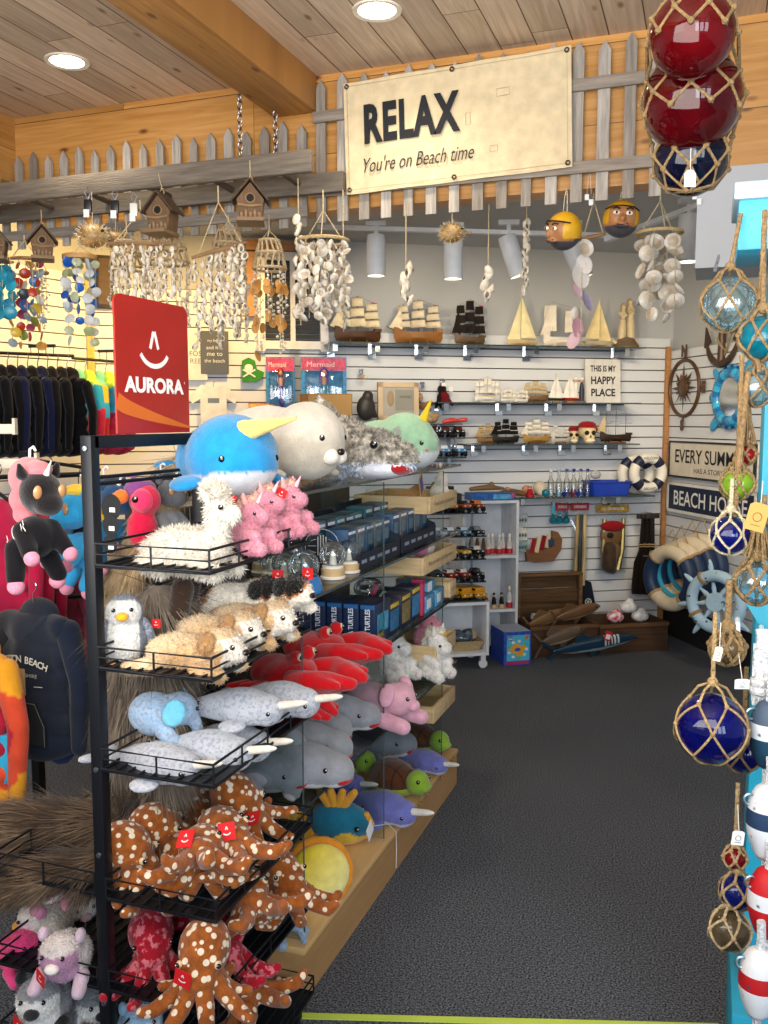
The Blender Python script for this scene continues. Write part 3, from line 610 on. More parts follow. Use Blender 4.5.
for px, py, d, rz, lb in ((236, 616, 1.9, .1, 'black, orange and white cat plush lying behind the tan pups, left of its twin'), (268, 612, 1.92, -.2, 'black, orange and white cat plush with red tag at the end of the second basket')):
    put(pup('#efe6d6', '#efe6d6', 'calico_cat_plush', True), 'cat', lb, P3(px, py, d, .0), (0, 0, rz), .95, 'calico cats in the second basket')
def narwhal(mat='mottle', c1='#b3b7bf', belly='#c9cdd4', tusk='#ddd6c8', s=1):
    def mk():
        t = thing('narwhal_plush', '', 'soft toy'); f = lambda p: belly if p.z < .024 else c1
        blob('body', [('e', (.02, 0, .042), (.072, .046, .04)), ('c', [(-.02, 0, .04), (-.09, 0, .03), (-.125, 0, .03)], [.036, .02, .012]), ('e', (.07, 0, .04), (.036, .038, .034))], f, mat, t, .006, 5)
        for s in (-1, 1):
            blob('flipper', [('e', (.02, s * .055, .018), (.03, .022, .009), (s * -15, 0, s * -25))], c1, mat, t, .005, 2); blob('tail_fin', [('e', (-.14, s * .024, .032), (.018, .03, .008), (0, 0, s * 35))], c1, mat, t, .005, 2); eye(t, (.088, s * .03, .042), .0046)
        MB(tusk).lathe([(.009, 0), (.0085, .02), (.0075, .045), (.004, .06), (.0008, .064)], (.1, 0, .052), rot=(0, R(78), 0), seg=10).build('tusk', 'plush', t)
        return t
    return mk
nw = [(155, 770, 1.58, -.12, 'grey-white mottled narwhal plush lying along the front of the third basket'), (206, 757, 1.66, -.05, 'grey-white mottled narwhal plush in the middle of the third basket with a red tag', 1),
      (228, 748, 1.78, -.1, 'grey mottled narwhal plush half hidden behind the middle one'), (236, 714, 1.75, .02, 'pale blue mottled narwhal plush lying on top of the pile'), (276, 706, 1.88, -.05, 'darker grey mottled narwhal plush at the far right of the third basket')]
for q in nw: o = put(narwhal(), 'narw', q[4], P3(q[0], q[1], q[2], .025), (0, 0, q[3]), 1.05, 'mottled narwhals in the third basket')
def elephant_baby():
    t = thing('elephant_plush', '', 'soft toy'); c = '#9ab6d2'
    blob('body', [('e', (0, 0, .05), (.055, .046, .048)), ('e', (.05, 0, .075), (.04, .038, .037)), ('c', [(.08, 0, .065), (.1, 0, .04), (.105, 0, .02)], [.017, .013, .011])], c, 'mottle', t, .006, 4)
    for s in (-1, 1):
        blob('ear', [('e', (.04, s * .05, .078), (.026, .008, .032))], '#74c2dc', 'plush', t, .005, 2); blob('leg', [('c', [(.03, s * .035, .03), (.06, s * .05, .014)], [.02, .018])], c, 'mottle', t, .005, 2); eye(t, (.086, s * .02, .09), .0045)
    return t
put(elephant_baby, 'eleph', 'pale blue elephant plush with aqua ears above the front narwhal', P3(147, 722, 1.66, .03), (0, .3, .5), 1.0)
def long_dog(col, c2, L_=.11, n=2600):
    def mk():
        t = thing('shaggy_dog_plush', '', 'soft toy')
        f = lambda p: mixc(col, c2, .5 + .6 * tone((p.x, p.y, p.z * .3), 22))
        blob('body', [('e', (0, 0, .05), (.12, .06, .045)), ('e', (.12, 0, .065), (.055, .055, .05)), ('c', [(-.08, 0, .045), (-.17, .02, .03), (-.24, .03, .02)], [.045, .032, .02]), ('c', [(-.06, -.04, .03), (-.17, -.07, .02)], [.035, .022])], f, 'hair', t, .012, 3, (n * 3, L_, .0035, (-1.0, 0, -.45), .06))
        for s in (-1, 1): blob('paw', [('c', [(.1, s * .05, .02), (.18, s * .055, .015)], [.024, .026])], '#3a2a20', 'plush', t, .008, 2)
        MB('#140f0d').ell((.178, 0, .075), (.012, .016, .012), seg=10, rings=6).build('nose', 'gloss', t)
        return t
    return mk
dk = long_dog('#30231a', '#77624c'); gr = long_dog('#4f463d', '#a39380', .14)
SG = 'shaggy long-haired dogs in the rack'
put(dk, 'sdog', 'dark brown long-haired plush dog sprawled over the left basket, farthest left', P3(58, 822, 1.70, .05), (0, .05, .12), .95, SG)
put(dk, 'sdog', 'dark brown long-haired plush dog in the left basket touching the post', P3(74, 862, 1.58, .05), (0, -.05, .35), .72, SG)
put(dk, 'sdog', 'dark brown long-haired plush dog behind the octopuses, right of the post', P3(128, 815, 1.78, .06), (0, 0, 1.9), .9, SG)
put(gr, 'sdogg', 'grey-brown long-haired plush dog hanging below the top front basket', P3(185, 640, 1.78, .06), (0, -1.45, .4), 1.05, SG)
put(gr, 'sdogg', 'grey-brown long-haired plush dog filling the gap behind the penguin', P3(150, 645, 1.90, .1), (0, -1.4, 1.2), 1.0, SG)
put(long_dog('#a5865c', '#d9c29c'), 'sdogb', 'blond long-haired plush dog behind the rack post near the big blue narwhal', P3(168, 480, 2.0, .1), (0, -.9, .8), .85)
put(long_dog('#9b7a52', '#c9a87a', .1, 1500), 'sdogt', 'sandy long-haired plush dog lying between the octopuses and the narwhal basket', P3(150, 800, 1.92, .05), (0, 0, .3), .7)
# left baskets
def round_toy(nm, c1, c2, snout, accent, ears=True, tagged=True):
    def mk():
        t = thing(nm, '', 'soft toy'); f = lambda p: c2 if p.x > .035 and p.z < .1 else c1
        blob('body', [('e', (0, 0, .055), (.06, .055, .052)), ('e', (.03, 0, .085), (.045, .046, .042))], f, 'fluffy', t, .006, 4, (3500, .007, .0026, (0, 0, -.4), .6))
        blob('snout', [('e', (.075, 0, .078), (.014, .017, .012))], snout, 'plush', t, .005, 2)
        for s in (-1, 1):
            eye(t, (.07, s * .023, .1), .0048)
            if ears: blob('ear', [('e', (.015, s * .042, .118), (.016, .012, .018))], accent, 'plush', t, .005, 2)
            blob('paw', [('c', [(.03, s * .045, .03), (.065, s * .05, .015)], [.018, .016])], accent, 'plush', t, .005, 2)
        if tagged: red_tag(t, (.07, -.03, .05), (0, .2, .9), .034)
        return t
    return mk
put(round_toy('flamingo_plush', '#e2417f', '#e2417f', '#f0d9b0', '#e2417f', False, False), 'flam', 'hot pink bird plush at the left end of the lower left basket', P3(18, 950, 1.6, .05), (0, 0, -.3), .85)
put(round_toy('owl_plush', '#e9dfd2', '#efd3d8', '#d99b2f', '#e08fae', True, False), 'owl', 'cream and pink chick plush with orange beak in the left basket', P3(52, 925, 1.66, .05), (0, .1, -2.4), .9)
put(round_toy('sloth_plush', '#d8cfcb', '#b88aa8', '#f1eae4', '#cbb4c4'), 'sloth', 'lilac and cream plush with red tag in front of the chick plush', P3(68, 950, 1.54, .06), (0, .1, -1.3), .95)
put(round_toy('pig_plush', '#e4b8c2', '#f3e4e0', '#f2c0c8', '#d98aa2', True, False), 'pig', 'pink and white plush leaning on the left basket under the shaggy dogs', P3(50, 885, 1.60, .03), (0, .3, -.9), .65)
put(round_toy('bunny_plush', '#e8e0da', '#e8e0da', '#e8b9bd', '#d9cfc8', True, False), 'bunny', 'cream plush at the back of the left basket beside the post', P3(78, 912, 1.75, .05), (0, 0, -.6), .85)
put(round_toy('raccoon_plush', '#8b8d92', '#e6e4e0', '#2a2a2c', '#1c1c1e'), 'racc', 'grey and white plush with red tag in the bottom left basket', P3(45, 1005, 1.56, .05), (0, 0, -1.2), 1.05)
put(round_toy('raccoon_plush', '#8b8d92', '#e6e4e0', '#2a2a2c', '#1c1c1e'), 'racc', 'grey and white plush beside the post in the bottom left basket', P3(92, 1010, 1.66, .05), (0, 0, -.6), 1.0)
put(round_toy('bear_plush', '#9fc3dc', '#cfe2ee', '#e8f0f4', '#8ab6d4', True, False), 'bluebear', 'pale blue plush behind the red octopuses in the lowest basket', P3(148, 905, 1.86, .04), (0, 0, -.4), .95)
put(round_toy('bear_plush', '#9fc3dc', '#cfe2ee', '#e8f0f4', '#8ab6d4', True, False), 'bluebear', 'pale blue plush at the foot of the rack below the lowest octopus', P3(140, 1020, 1.66, .06), (0, 0, -.8), .9)
# toys hanging at the back left
def hang_unicorn(c_body, mane, c_jacket, emblem, nm='unicorn_plush'):
    def mk():
        t = thing(nm, '', 'soft toy')
        blob('head', [('e', (.02, 0, .17), (.05, .046, .052)), ('e', (.055, 0, .15), (.032, .034, .03))], c_body, 'plush', t, .006, 4)
        blob('mane', [('e', (-.03, 0, .195), (.052, .045, .05)), ('e', (-.05, 0, .14), (.038, .034, .034)), ('e', (.01, 0, .222), (.036, .03, .02)), ('e', (-.045, 0, .105), (.03, .028, .024))], mane, 'plush', t, .006, 3)
        blob('body', [('e', (0, 0, .06), (.055, .045, .05)), ('c', [(.01, -.035, .08), (.06, -.045, .04)], [.024, .02]), ('c', [(.01, .035, .08), (.06, .045, .04)], [.024, .02]), ('c', [(-.02, -.035, .03), (.01, -.05, -.03)], [.026, .022]), ('c', [(-.02, .035, .03), (.02, .05, -.03)], [.026, .022])], c_jacket, 'cloth', t, .006, 3)
        for s in (-1, 1):
            MB('#b98a5a').ell((.062, s * .03, .178), (.006, .011, .016), seg=12, rings=8).build('eye', 'gloss', t); blob('ear', [('c', [(.01, s * .04, .21), (.01, s * .048, .235)], [.014, .005])], c_body, 'plush', t, .005, 1)
            blob('paw', [('e', (.075, s * .048, .03), .018)], '#d98aa2', 'plush', t, .005, 1); blob('paw', [('e', (.016, s * .052, -.048), .02)], '#d98aa2', 'plush', t, .005, 1)
        if emblem:
            e = MB('#d8d4cf').torus((.0, -.047, .075), .016, .0012, axis='y', seg=20, ts=5).ell((0, -.047, .075), (.006, .002, .006), '#c86a4a')
            for k, (x, z) in enumerate(((.03, .09), (.038, .1), (-.03, .05))): flatstroke(e, [(x - .008, -.048, z + .01), (x + .002, -.05, z), (x - .003, -.05, z - .002), (x + .008, -.048, z - .012)], .004)
            e.build('emblem', 'paper', t)
        MB('#e9e4da').lathe([(.007, 0), (.0008, .04)], (.045, 0, .215), rot=(0, .5, 0), seg=10).build('horn', 'plush', t)
        MB('#e8e6e2').tube([(-.03, 0, .235), (-.03, 0, .262), (-.015, 0, .27), (-.005, 0, .262)], .003).build('hang_loop', 'plastic', t)
        return t
    return mk
put(hang_unicorn('#171417', '#cf757c', '#131216', True), 'hu1', 'black unicorn plush with coral mane and black jacket hanging left of the post', P3(34, 562, 1.66, .0), (0, .12, -.35), .95)
put(hang_unicorn('#2f9fd6', '#e6c33a', '#3aa2d8', False), 'hu2', 'bright blue unicorn plush with yellow mane hanging half behind the post', P3(82, 572, 1.86, .0), (0, 0, -1.9), .9)
def parrot():
    t = thing('parrot_plush', '', 'soft toy')
    blob('body', [('e', (0, 0, .05), (.04, .04, .055)), ('e', (.012, 0, .125), (.042, .04, .042))], '#c9193f', 'plush', t, .006, 4)
    blob('face', [('e', (.025, -.022, .125), (.03, .026, .032))], '#e0335f', 'plush', t, .005, 2)
    blob('hood', [('e', (-.008, .004, .15), (.042, .042, .03)), ('c', [(-.02, 0, .165), (-.035, 0, .19)], [.012, .004])], '#7a3f7c', 'plush', t, .005, 2)
    blob('beak', [('c', [(-.02, -.05, .135), (-.045, -.06, .125)], [.02, .01])], '#d9742a', 'plush', t, .005, 2)
    eye(t, (.028, -.048, .13), .009)
    return t
put(parrot, 'parrot', 'red parrot plush with purple hood and orange beak behind the llama', P3(143, 548, 1.85, .0), (0, 0, -.2), .92)
put(hang_unicorn('#5f6166', '#1c1c1f', '#8d8f93', False, 'wolf_plush'), 'hu3', 'grey and black plush hanging between the parrot and the llama', P3(168, 540, 1.95, .0), (0, 0, -.3), .7)
put(hang_unicorn('#234a74', '#27313f', '#1f5f86', False, 'dinosaur_plush'), 'hu4', 'dark blue plush beside the rack post behind the parrot tags', P3(112, 552, 1.9, .0), (0, 0, -.3), .78)
g = thing('tag_set', 'stack of black hang tags with white print beside the post', 'tags', P3(112, 530, 1.68))
for k, (z, s) in enumerate(((.05, 1.1), (.01, .9), (-.03, .8))):
    tg = MB('#15171b').prism([(.022 * s * math.cos(a) * 1.05, .026 * s * math.sin(a)) for a in [2 * PI * q / 16 for q in range(16)]], .001, (0, -.004 * k, z)).build('hang_tag', 'paper', g, 0); MB('#e8e8e6').box((.003, -.0012 - .004 * k, z - .006), (.014, .0006, .01)).build('price_sticker', 'paper', tg, 0)
# ================================================================== GLASS SHELF UNIT
GX, GB, GY0, GY1 = -.93, -1.46, 1.985, 3.49
S1, S2, S3, S4, S5 = 1.325, 1.055, .80, .525, .15
t = thing('shelf_unit', 'tan low-plinth store shelf unit with clear glass shelves, standing behind the black rack', 'shelf unit', ((GX + GB) / 2, (GY0 + GY1) / 2, 0))
cx, cy = (GX + GB) / 2, (GY0 + GY1) / 2
vmat('deckwood', .45, var=.1, vscale=5, bump=.05, bscale=30, stretch=(8, 1, 8))
MB('#b98f5e').box((0, 0, .066), (GX - GB - .012, GY1 - GY0, .132)).build('plinth', 'deckwood', t)
MB('#d6ad74').box((0, 0, .14), (GX - GB, GY1 - GY0 + .004, .022), b=.006).build('deck', 'deckwood', t)
MB('#5d564e').box((-.22, 0, .70), (.018, GY1 - GY0 - .02, 1.1)).build('spine_panel', 'matte', t)
for y in (GY0 + .03, cy, GY1 - .03): MB('#55585c').box((-.24, y - cy, .72), (.03, .03, 1.16)).build('upright', 'darkmetal', t)
for z in (S1, S2, S3, S4):
    sh = MB('#dfe9ea').box((0, 0, z - .004), (GX - GB, GY1 - GY0, .008)).build('glass_shelf', 'glass', t, 0)
    MB('#2d3a3c').box(((GX - GB) / 2, 0, z - .004), (.0025, GY1 - GY0, .008)).build('front_edge', 'gloss', sh, 0); MB('#2d3a3c').box((0, -(GY1 - GY0) / 2, z - .004), (GX - GB, .0025, .008)).build('near_edge', 'gloss', sh, 0)
for y in (GY0 + .005, 2.59, 3.25):
    p = MB('#dfe9ea').box(((GX - cx) - .16, y - cy, .74), (.31, .003, 1.14)).build('divider_panel', 'glass', t, 0); MB('#4a5658').box((GX - cx - .003, y - cy, .74), (.0025, .0035, 1.14)).build('panel_edge', 'gloss', p, 0)
def onz(px, py, z): return atz(px, py, z)
# ------------------------------------------------------------------ big soft toys on top
def big_narwhal(c, belly, horn, hl, hd, spots=None, blush=None):
    def mk():
        t = thing('narwhal_plush', '', 'large soft toy'); f = lambda p: belly if p.z < .052 + .03 * p.x * 2 else (spots if spots and tone(p, 16, 5) > .48 else c)
        blob('body', [('e', (0, 0, .09), (.1, .105, .095)), ('e', (-.09, 0, .08), (.11, .09, .08)), ('c', [(-.16, 0, .07), (-.24, 0, .06)], [.05, .03]), ('e', (.045, 0, .075), (.07, .085, .07))], f, 'plush', t, .01, 6)
        for s in (-1, 1):
            blob('flipper', [('e', (0, s * .11, .035), (.045, .035, .014), (s * -20, 0, s * -20))], c, 'plush', t, .008, 2); blob('tail_fin', [('e', (-.265, s * .04, .06), (.025, .045, .014), (0, 0, s * 30))], c, 'plush', t, .008, 2); eye(t, (.082, s * .062, .088), .0085)
            if blush: MB(blush).ell((.098, s * .052, .066), (.004, .012, .006), seg=10, rings=6).build('blush', 'plush', t)
        a = Vector((.055, 0, .145)); d = Vector(hd).normalized(); m = MB(horn); n = 14; pts = [a + d * (hl * k / n) for k in range(n + 1)]
        m.tube(pts, [(.024 - .021 * k / n) * (1 + .07 * (k % 2)) * (hl / .15) ** .5 for k in range(n + 1)], seg=12); m.build('horn', 'plush', t); return t
    return mk
put(big_narwhal('#1a83bd', '#b9bdc3', '#d6c26a', .155, (1, .35, .2)), 'bn1', 'large bright blue narwhal plush with long yellow horn on top of the glass shelves', onz(230, 499, S1) + Vector((-.02, .05, 0)), (0, 0, -.62), 1.03)
put(big_narwhal('#9dc7a4', '#dfe3e4', '#dcbf2c', .085, (.45, 0, 1), '#90968f', '#d97a90'), 'bn2', 'large pale green narwhal plush with short yellow horn, farthest on the top shelf', onz(417, 471, S1) + Vector((-.06, .05, 0)), (0, 0, -.1), 1.1)
def seal():
    t = thing('seal_plush', '', 'large soft toy'); f = lambda p: '#cbc3b4' if tone(p, 8) > -.3 else '#c0b7a6'
    blob('body', [('e', (-.06, 0, .09), (.13, .1, .09)), ('e', (.05, 0, .1), (.085, .088, .088)), ('c', [(-.16, 0, .06), (-.25, 0, .04)], [.05, .025])], f, 'plush', t, .01, 6)
    blob('muzzle', [('e', (.122, .015, .068), (.021, .021, .019)), ('e', (.122, -.015, .068), (.021, .021, .019))], '#e4ddd0', 'plush', t, .006, 3)
    MB('#17130f').ell((.14, 0, .078), (.008, .011, .008), seg=12, rings=8).build('nose', 'gloss', t)
    for s in (-1, 1): eye(t, (.118, s * .04, .108), .008); blob('flipper', [('e', (.02, s * .11, .03), (.05, .03, .012), (s * -20, 0, s * -30))], '#cdc3b1', 'plush', t, .008, 2)
    return t
put(seal, 'seal', 'large cream seal plush lying between the blue narwhal and the shaggy shark', onz(304, 488, S1) + Vector((-.07, .06, 0)), (0, 0, -.22), 1.2)
def shaggy_shark():
    t = thing('shark_plush', '', 'large soft toy'); g = '#8f8a80'
    f = lambda p: '#c9d3e2' if p.z < .05 else mixc('#5f5a52', '#c9c3b6', .5 + .9 * tone(p, 60))
    blob('body', [('e', (-.05, 0, .09), (.13, .085, .085)), ('e', (.07, 0, .075), (.1, .078, .065)), ('e', (.16, 0, .062), (.05, .05, .042)), ('c', [(-.15, 0, .09), (-.26, 0, .09)], [.05, .025])], f, 'shaggy', t, .008, 3, (6000, .012, .006, (-.1, 0, -.3), .9))
    blob('dorsal_fin', [('c', [(-.06, 0, .16), (-.085, 0, .215)], [.035, .012]), ('e', (-.09, 0, .18), (.04, .016, .035))], lambda p: mixc('#5f5a52', '#c9c3b6', .5 + .9 * tone(p, 60)), 'shaggy', t, .007, 2, (900, .011, .006, (-.1, 0, -.3), .9))
    blob('jaw', [('e', (.1, 0, .035), (.09, .068, .03))], '#d5dbe5', 'plush', t, .008, 3)
    MB('#a8131b').ell((.168, 0, .036), (.028, .056, .02), seg=18, rings=8).build('mouth', 'plush', t)
    for k in range(9):
        a = R(-80 + 20 * k); MB('#f4f2ee').lathe([(.007, 0), (.0005, -.014)], (.165 + .024 * math.cos(a), .05 * math.sin(a), .046), seg=6).build('tooth', 'plush', t)
    for s in (-1, 1): eye(t, (.115, s * .066, .098), .011); blob('fin', [('e', (0, s * .11, .03), (.04, .06, .012), (s * -15, 0, s * -30))], g, 'shaggy', t, .008, 2)
    return t
put(shaggy_shark, 'sshark', 'large shaggy grey shark plush with red toothy mouth on the top shelf', onz(357, 481, S1) + Vector((-.05, .05, .0)), (0, 0, -.12), 1.08)
# ------------------------------------------------------------------ globes, display boxes
def globe(base, inner):
    def mk():
        t = thing('snow_globe', '', 'snow globe')
        if inner == 'light':
            MB(base).lathe([(.026, 0), (.027, .004), (.024, .006), (.025, .02), (.022, .022), (.023, .026), (.02, .028)], seg=24, cols=['#f0ebe2', '#f0ebe2', base, base, '#f0ebe2', '#f0ebe2']).build('base', 'paint', t)
            MB('#f6f0e2').lathe([(.009, .028), (.006, .045), (.0065, .046), (.004, .052), (.0005, .058)], seg=12).build('lighthouse', 'paint', t)
        else:
            MB(base).lathe([(.034, 0), (.036, .006), (.03, .024), (.026, .03)], seg=24).build('base', 'gloss', t)
            blob('dolphin', [('c', [(-.014, 0, .036), (0, 0, .05), (.014, 0, .044)], [.003, .007, .003])], '#8fa9bd', 'plastic', t, .003, 2)
        MB('#ffffff').lathe([(.018, .027), (.026, .036), (.029, .048), (.026, .062), (.016, .074), (.0001, .078)], seg=24).build('glass_ball', 'globeglass', t)
        return t
    return mk
G1, G2 = globe('#c9ab7c', 'light'), globe('#2f77b8', 'sea')
for px, py, k, s, lb in ((333, 578, 0, 1.05, 'snow globe with tan lighthouse base in the middle of the glass shelf front'), (349, 572, 0, .95, 'snow globe with tan lighthouse base at the right end of the globes'), (320, 561, 0, .9, 'snow globe with tan base behind, under the round emblem'),
    (304, 592, 1, 1.1, 'snow globe with blue wave base, front centre of the globes'), (316, 566, 0, .9, 'small snow globe in the second row between two lighthouses'), (284, 585, 0, .9, 'snow globe behind the calico cat, second from left at the front'),
    (296, 570, 0, .9, 'snow globe behind the blue wave globe'), (272, 582, 0, .9, 'snow globe above the cat ears at the left'), (281, 566, 0, .9, 'snow globe at the back left of the group'), (262, 572, 0, .9, 'snow globe under the pink unicorn, leftmost at the back')):
    put((G1, G2)[k], 'gl%d' % k, lb, onz(px, py, S2 + .001), RNG.uniform(-.5, .5), s * 1.3, 'snow globes on the second shelf')
def display(name, y0, y1, x0, x1, z, h, cols, lb, nb):
    t = thing(name, lb, 'display box', ((x0 + x1) / 2, (y0 + y1) / 2, z)); W_, D_ = x1 - x0, y1 - y0; m = MB('#1a2130')
    for s in (-1, 1): m.prism([(-W_ / 2, 0), (W_ / 2, 0), (W_ / 2, h * .38), (-W_ / 2, h)], .004, (0, s * D_ / 2, 0)) if 0 else m.add([(-W_ / 2, s * D_ / 2, 0), (W_ / 2, s * D_ / 2, 0), (W_ / 2, s * D_ / 2, h * .38), (-W_ / 2, s * D_ / 2, h)], [(0, 1, 2, 3)])
    m.box((W_ / 2, 0, h * .17), (.004, D_, h * .34)).box((0, 0, .002), (W_, D_, .004)).box((-W_ / 2, 0, h / 2), (.004, D_, h)); b = m.build('tray', 'paper', t, 0)
    letters('Mystery Gift Set', h * .13, b, (W_ / 2 + .003, 0, h * .17), '#aab4c4', w=D_ * .8, rot=(PI / 2, 0, PI / 2)) if 0 else None
    for k in range(5): MB('#8b95a8').box((W_ / 2 + .0025, -D_ * .36 + D_ * .18 * k, h * .17), (.0006, D_ * .11, h * .07)).build('print_line', 'paper', b, 0)
    for k in range(nb):
        yy = -D_ / 2 + D_ * (k + .5) / nb
        for j in range(2):
            c = cols[(k * 2 + j) % len(cols)]; bx = thing('gift_box', '%s gift box, %s from the near end in the %s row of the %s display' % (('blue', 'teal', 'grey', 'navy')[cols.index(c) % 4], ('first', 'second', 'third', 'fourth', 'fifth', 'sixth')[k], ('front', 'back')[j], 'nearer' if y0 < 2.6 else 'farther'), 'box', (t.location.x + W_ * (.22 - .42 * j), t.location.y + yy, z + .006), (0, .0, 0), 'gift boxes in the counter displays')
            hh = h * (.78 + .12 * j); MB(c).box((0, 0, hh / 2), (W_ * .30, D_ / nb * .88, hh), b=.001).build('carton', 'print', bx); MB('#4f7f98').box((W_ * .151, 0, hh * .6), (.001, D_ / nb * .5, hh * .3), '#5f7f90').box((W_ * .151, 0, hh * .9), (.001, D_ / nb * .7, hh * .07), '#e6e9ee').build('picture', 'print', bx, 0)
    return t
DC = ['#274a6c', '#2f6270', '#5d6166', '#1c2644']
display('counter_display', 2.42, 2.80, -1.19, -.955, S2 + .001, .15, DC, 'dark navy counter display nearest the globes filled with gift boxes', 5)
display('counter_display', 2.82, 3.22, -1.19, -.955, S2 + .001, .16, DC, 'dark navy counter display farther along the shelf filled with gift boxes', 5)
e = MB('#c9c9c4').torus((0, 0, 0), .05, .0012, axis='y', ts=5)
for x in (-.012, -.004, .004, .012): e.box((x, 0, 0), (.003, .002, .07 - abs(x) * 1.2))
for s in (-1, 1):
    for k in range(3): e.tube([(s * .018, 0, -.02 + .02 * k), (s * .042, 0, -.012 + .012 * k)], .0011, seg=5)
o = e.build('round_emblem', 'metal'); o.location = aty(322, 546, 2.40); o.rotation_euler = (0, 0, .25); tag(o, 'round pale line emblem standing behind the lighthouse globes', 'emblem')
# turtle boxes
for k in range(5):
    x = -1.20 + k * .056; b = thing('toy_box', 'navy boxed toy with white lettering on its spine, %s from the right in the row' % ('fifth', 'fourth', 'third', 'second', 'first')[k], 'box', (x, 2.56, S3 + .001), 0, 'boxed turtle toys')
    c = MB('#182a4c').box((0, .07, .065), (.05, .14, .13), b=.001).build('carton', 'print', b); MB('#1f63a0').box((0, -.0006, .122), (.046, .0008, .012)).build('blue_band', 'paper', b, 0)
    letters('SEA TURTLES', .017, b, (0, -.0006, .066), '#e8ecf2', w=.1, rot=(PI / 2, -PI / 2, 0), bold=.02)
    MB('#4aa0c8').box((.0256, .07, .065), (.001, .1, .06)).box((.0256, .05, .03), (.001, .05, .02), '#c9a04a').build('picture', 'print', b, 0)
for k, (y, h, c, lb) in enumerate(((2.74, .11, '#2f6f9e', 'picture-fronted boxed toy behind the row of navy spines'), (2.86, .115, '#8a7a4a', 'boxed toy with animal picture, middle of the third shelf'), (2.97, .12, '#3c83b4', 'boxed toy with animal picture next to the pink box'))):
    b = thing('toy_box', lb, 'box', (-.985, y, S3 + .001)); MB('#17233c').box((0, 0, h / 2), (.07, .1, h), b=.001).build('carton', 'print', b)
    MB(c).box((.036, 0, h * .45), (.001, .085, h * .6)).box((.036, 0, h * .88), (.001, .08, h * .12), '#e6c44a').build('picture', 'print', b, 0)
b = thing('toy_box', 'slim pink box standing upright on the third glass shelf', 'box', (-.965, 3.045, S3 + .001)); MB('#c43a62').box((0, 0, .065), (.04, .03, .13), b=.002).build('carton', 'paper', b); MB('#8f2346').box((0, 0, .121), (.041, .031, .012)).build('lid', 'paper', b)
for k, (y, z, lb) in enumerate(((3.13, 0, 'pale blue box with white panel beside the pine tray, near one'), (3.26, 0, 'pale blue box at the far end of the third shelf'), (3.14, .062, 'flat blue box stacked on the near pale blue box'))):
    b = thing('toy_box', lb, 'box', (-1.0, y, S3 + .001 + z)); MB('#4a9bc8').box((0, 0, .03), (.11, .11, .06 if k < 2 else .03), b=.001).build('carton', 'print', b); MB('#e9f0f4').box((.0556, -.02, .03), (.001, .05, .035)).build('panel', 'paper', b, 0)
# pine trays at the far end
for k, (z, x0, y0, lb) in enumerate(((1.165, -1.22, 3.06, 'topmost pine tray at the far end of the shelf unit'), (.955, -1.25, 2.98, 'second pine tray from the top, holding a white plush'), (.812, -1.15, 3.33, 'third pine tray from the top, resting on the glass shelf'), (.60, -1.22, 3.14, 'fourth pine tray from the top, behind the white unicorns'), (.375, -1.25, 3.12, 'lowest pine tray, empty, above the plinth'))):
    x1 = GX + .004; y1 = 3.42; w, d = x1 - x0, y1 - y0; t = thing('pine_tray', lb, 'tray', ((x0 + x1) / 2, (y0 + y1) / 2, z)); W_ = '#d6b98a'; h = .062
    MB(W_).box((w / 2 - .006, 0, h / 2), (.012, d, h), b=.002).build('front_board', 'wood', t); MB(W_).box((-w / 2 + .006, 0, h / 2), (.012, d, h)).build('back_board', 'wood', t)
    for s in (-1, 1): MB(W_).box((0, s * (d / 2 - .006), h / 2), (w - .024, .012, h)).build('side_board', 'wood', t)
    MB('#c9a877').box((0, 0, .006), (w - .024, d - .024, .01)).build('tray_bottom', 'wood', t)
    if k in (0, 1, 2): letters('Keepsake Collection', .02, t, (w / 2 + .001, 0, h / 2), '#7b6a52', w=d * .72, rot=(PI / 2, 0, PI / 2))
    MB('#777b80').box((-w / 2 - .05 - (x0 + 1.25) * 0, 0, .01), (.16 + (x0 + 1.25), .02, .02)).build('bracket', 'metal', t)
# small things in trays
def lump(name, parts, colour, mat, label, cat, loc, rot=0, sc=1, voxel=.006):
    t = thing(name, label, cat, loc, rot); t.scale = (sc,) * 3; blob('body', parts, colour, mat, t, voxel, 3); return t
t = thing('plush_tag_toy', 'honey-coloured small plush with yellow picture card in the topmost pine tray', 'soft toy', (-1.03, 3.14, 1.177)); blob('body', [('e', (0, 0, .035), (.06, .05, .035)), ('e', (.02, .03, .06), (.03, .03, .025))], '#b98442', 'fluffy', t, .007, 3); MB('#d9a93a').box((.06, -.05, .09), (.002, .06, .08), rot=(.5, 0, .1)).box((.0615, -.05, .09), (.001, .045, .062), '#6b5a9a', rot=(.5, 0, .1)).build('picture_card', 'paper', t, 0)
lump('rabbit_plush', [('e', (0, 0, .04), (.04, .04, .04)), ('e', (.01, 0, .09), (.03, .03, .03)), ('c', [(0, .015, .11), (-.01, .02, .15)], [.012, .009])], '#d8cfc6', 'plush', 'cream plush with long ears standing in the topmost pine tray', 'soft toy', (-.98, 3.36, 1.177), -.3)
lump('seal_plush', [('e', (0, 0, .05), (.06, .09, .05)), ('e', (.03, -.07, .06), (.035, .035, .035))], lambda p: '#d97ba0' if p.x > .02 and p.y < -.08 else '#efe9e2', 'plush', 'white plush with a pink bow lying in the second pine tray', 'soft toy', (-1.03, 3.24, .967), 0, 1.1)
lump('plush_bag_toy', [('e', (0, 0, .045), (.05, .06, .045)), ('e', (.03, .03, .06), (.03, .035, .03))], lambda p: '#3f86ad' if tone(p, 25) > .1 else '#c9d3da', 'plush', 'blue and white bagged toy in front of the second pine tray', 'soft toy', (-1.02, 2.88, .81), 0, .01 + .95)
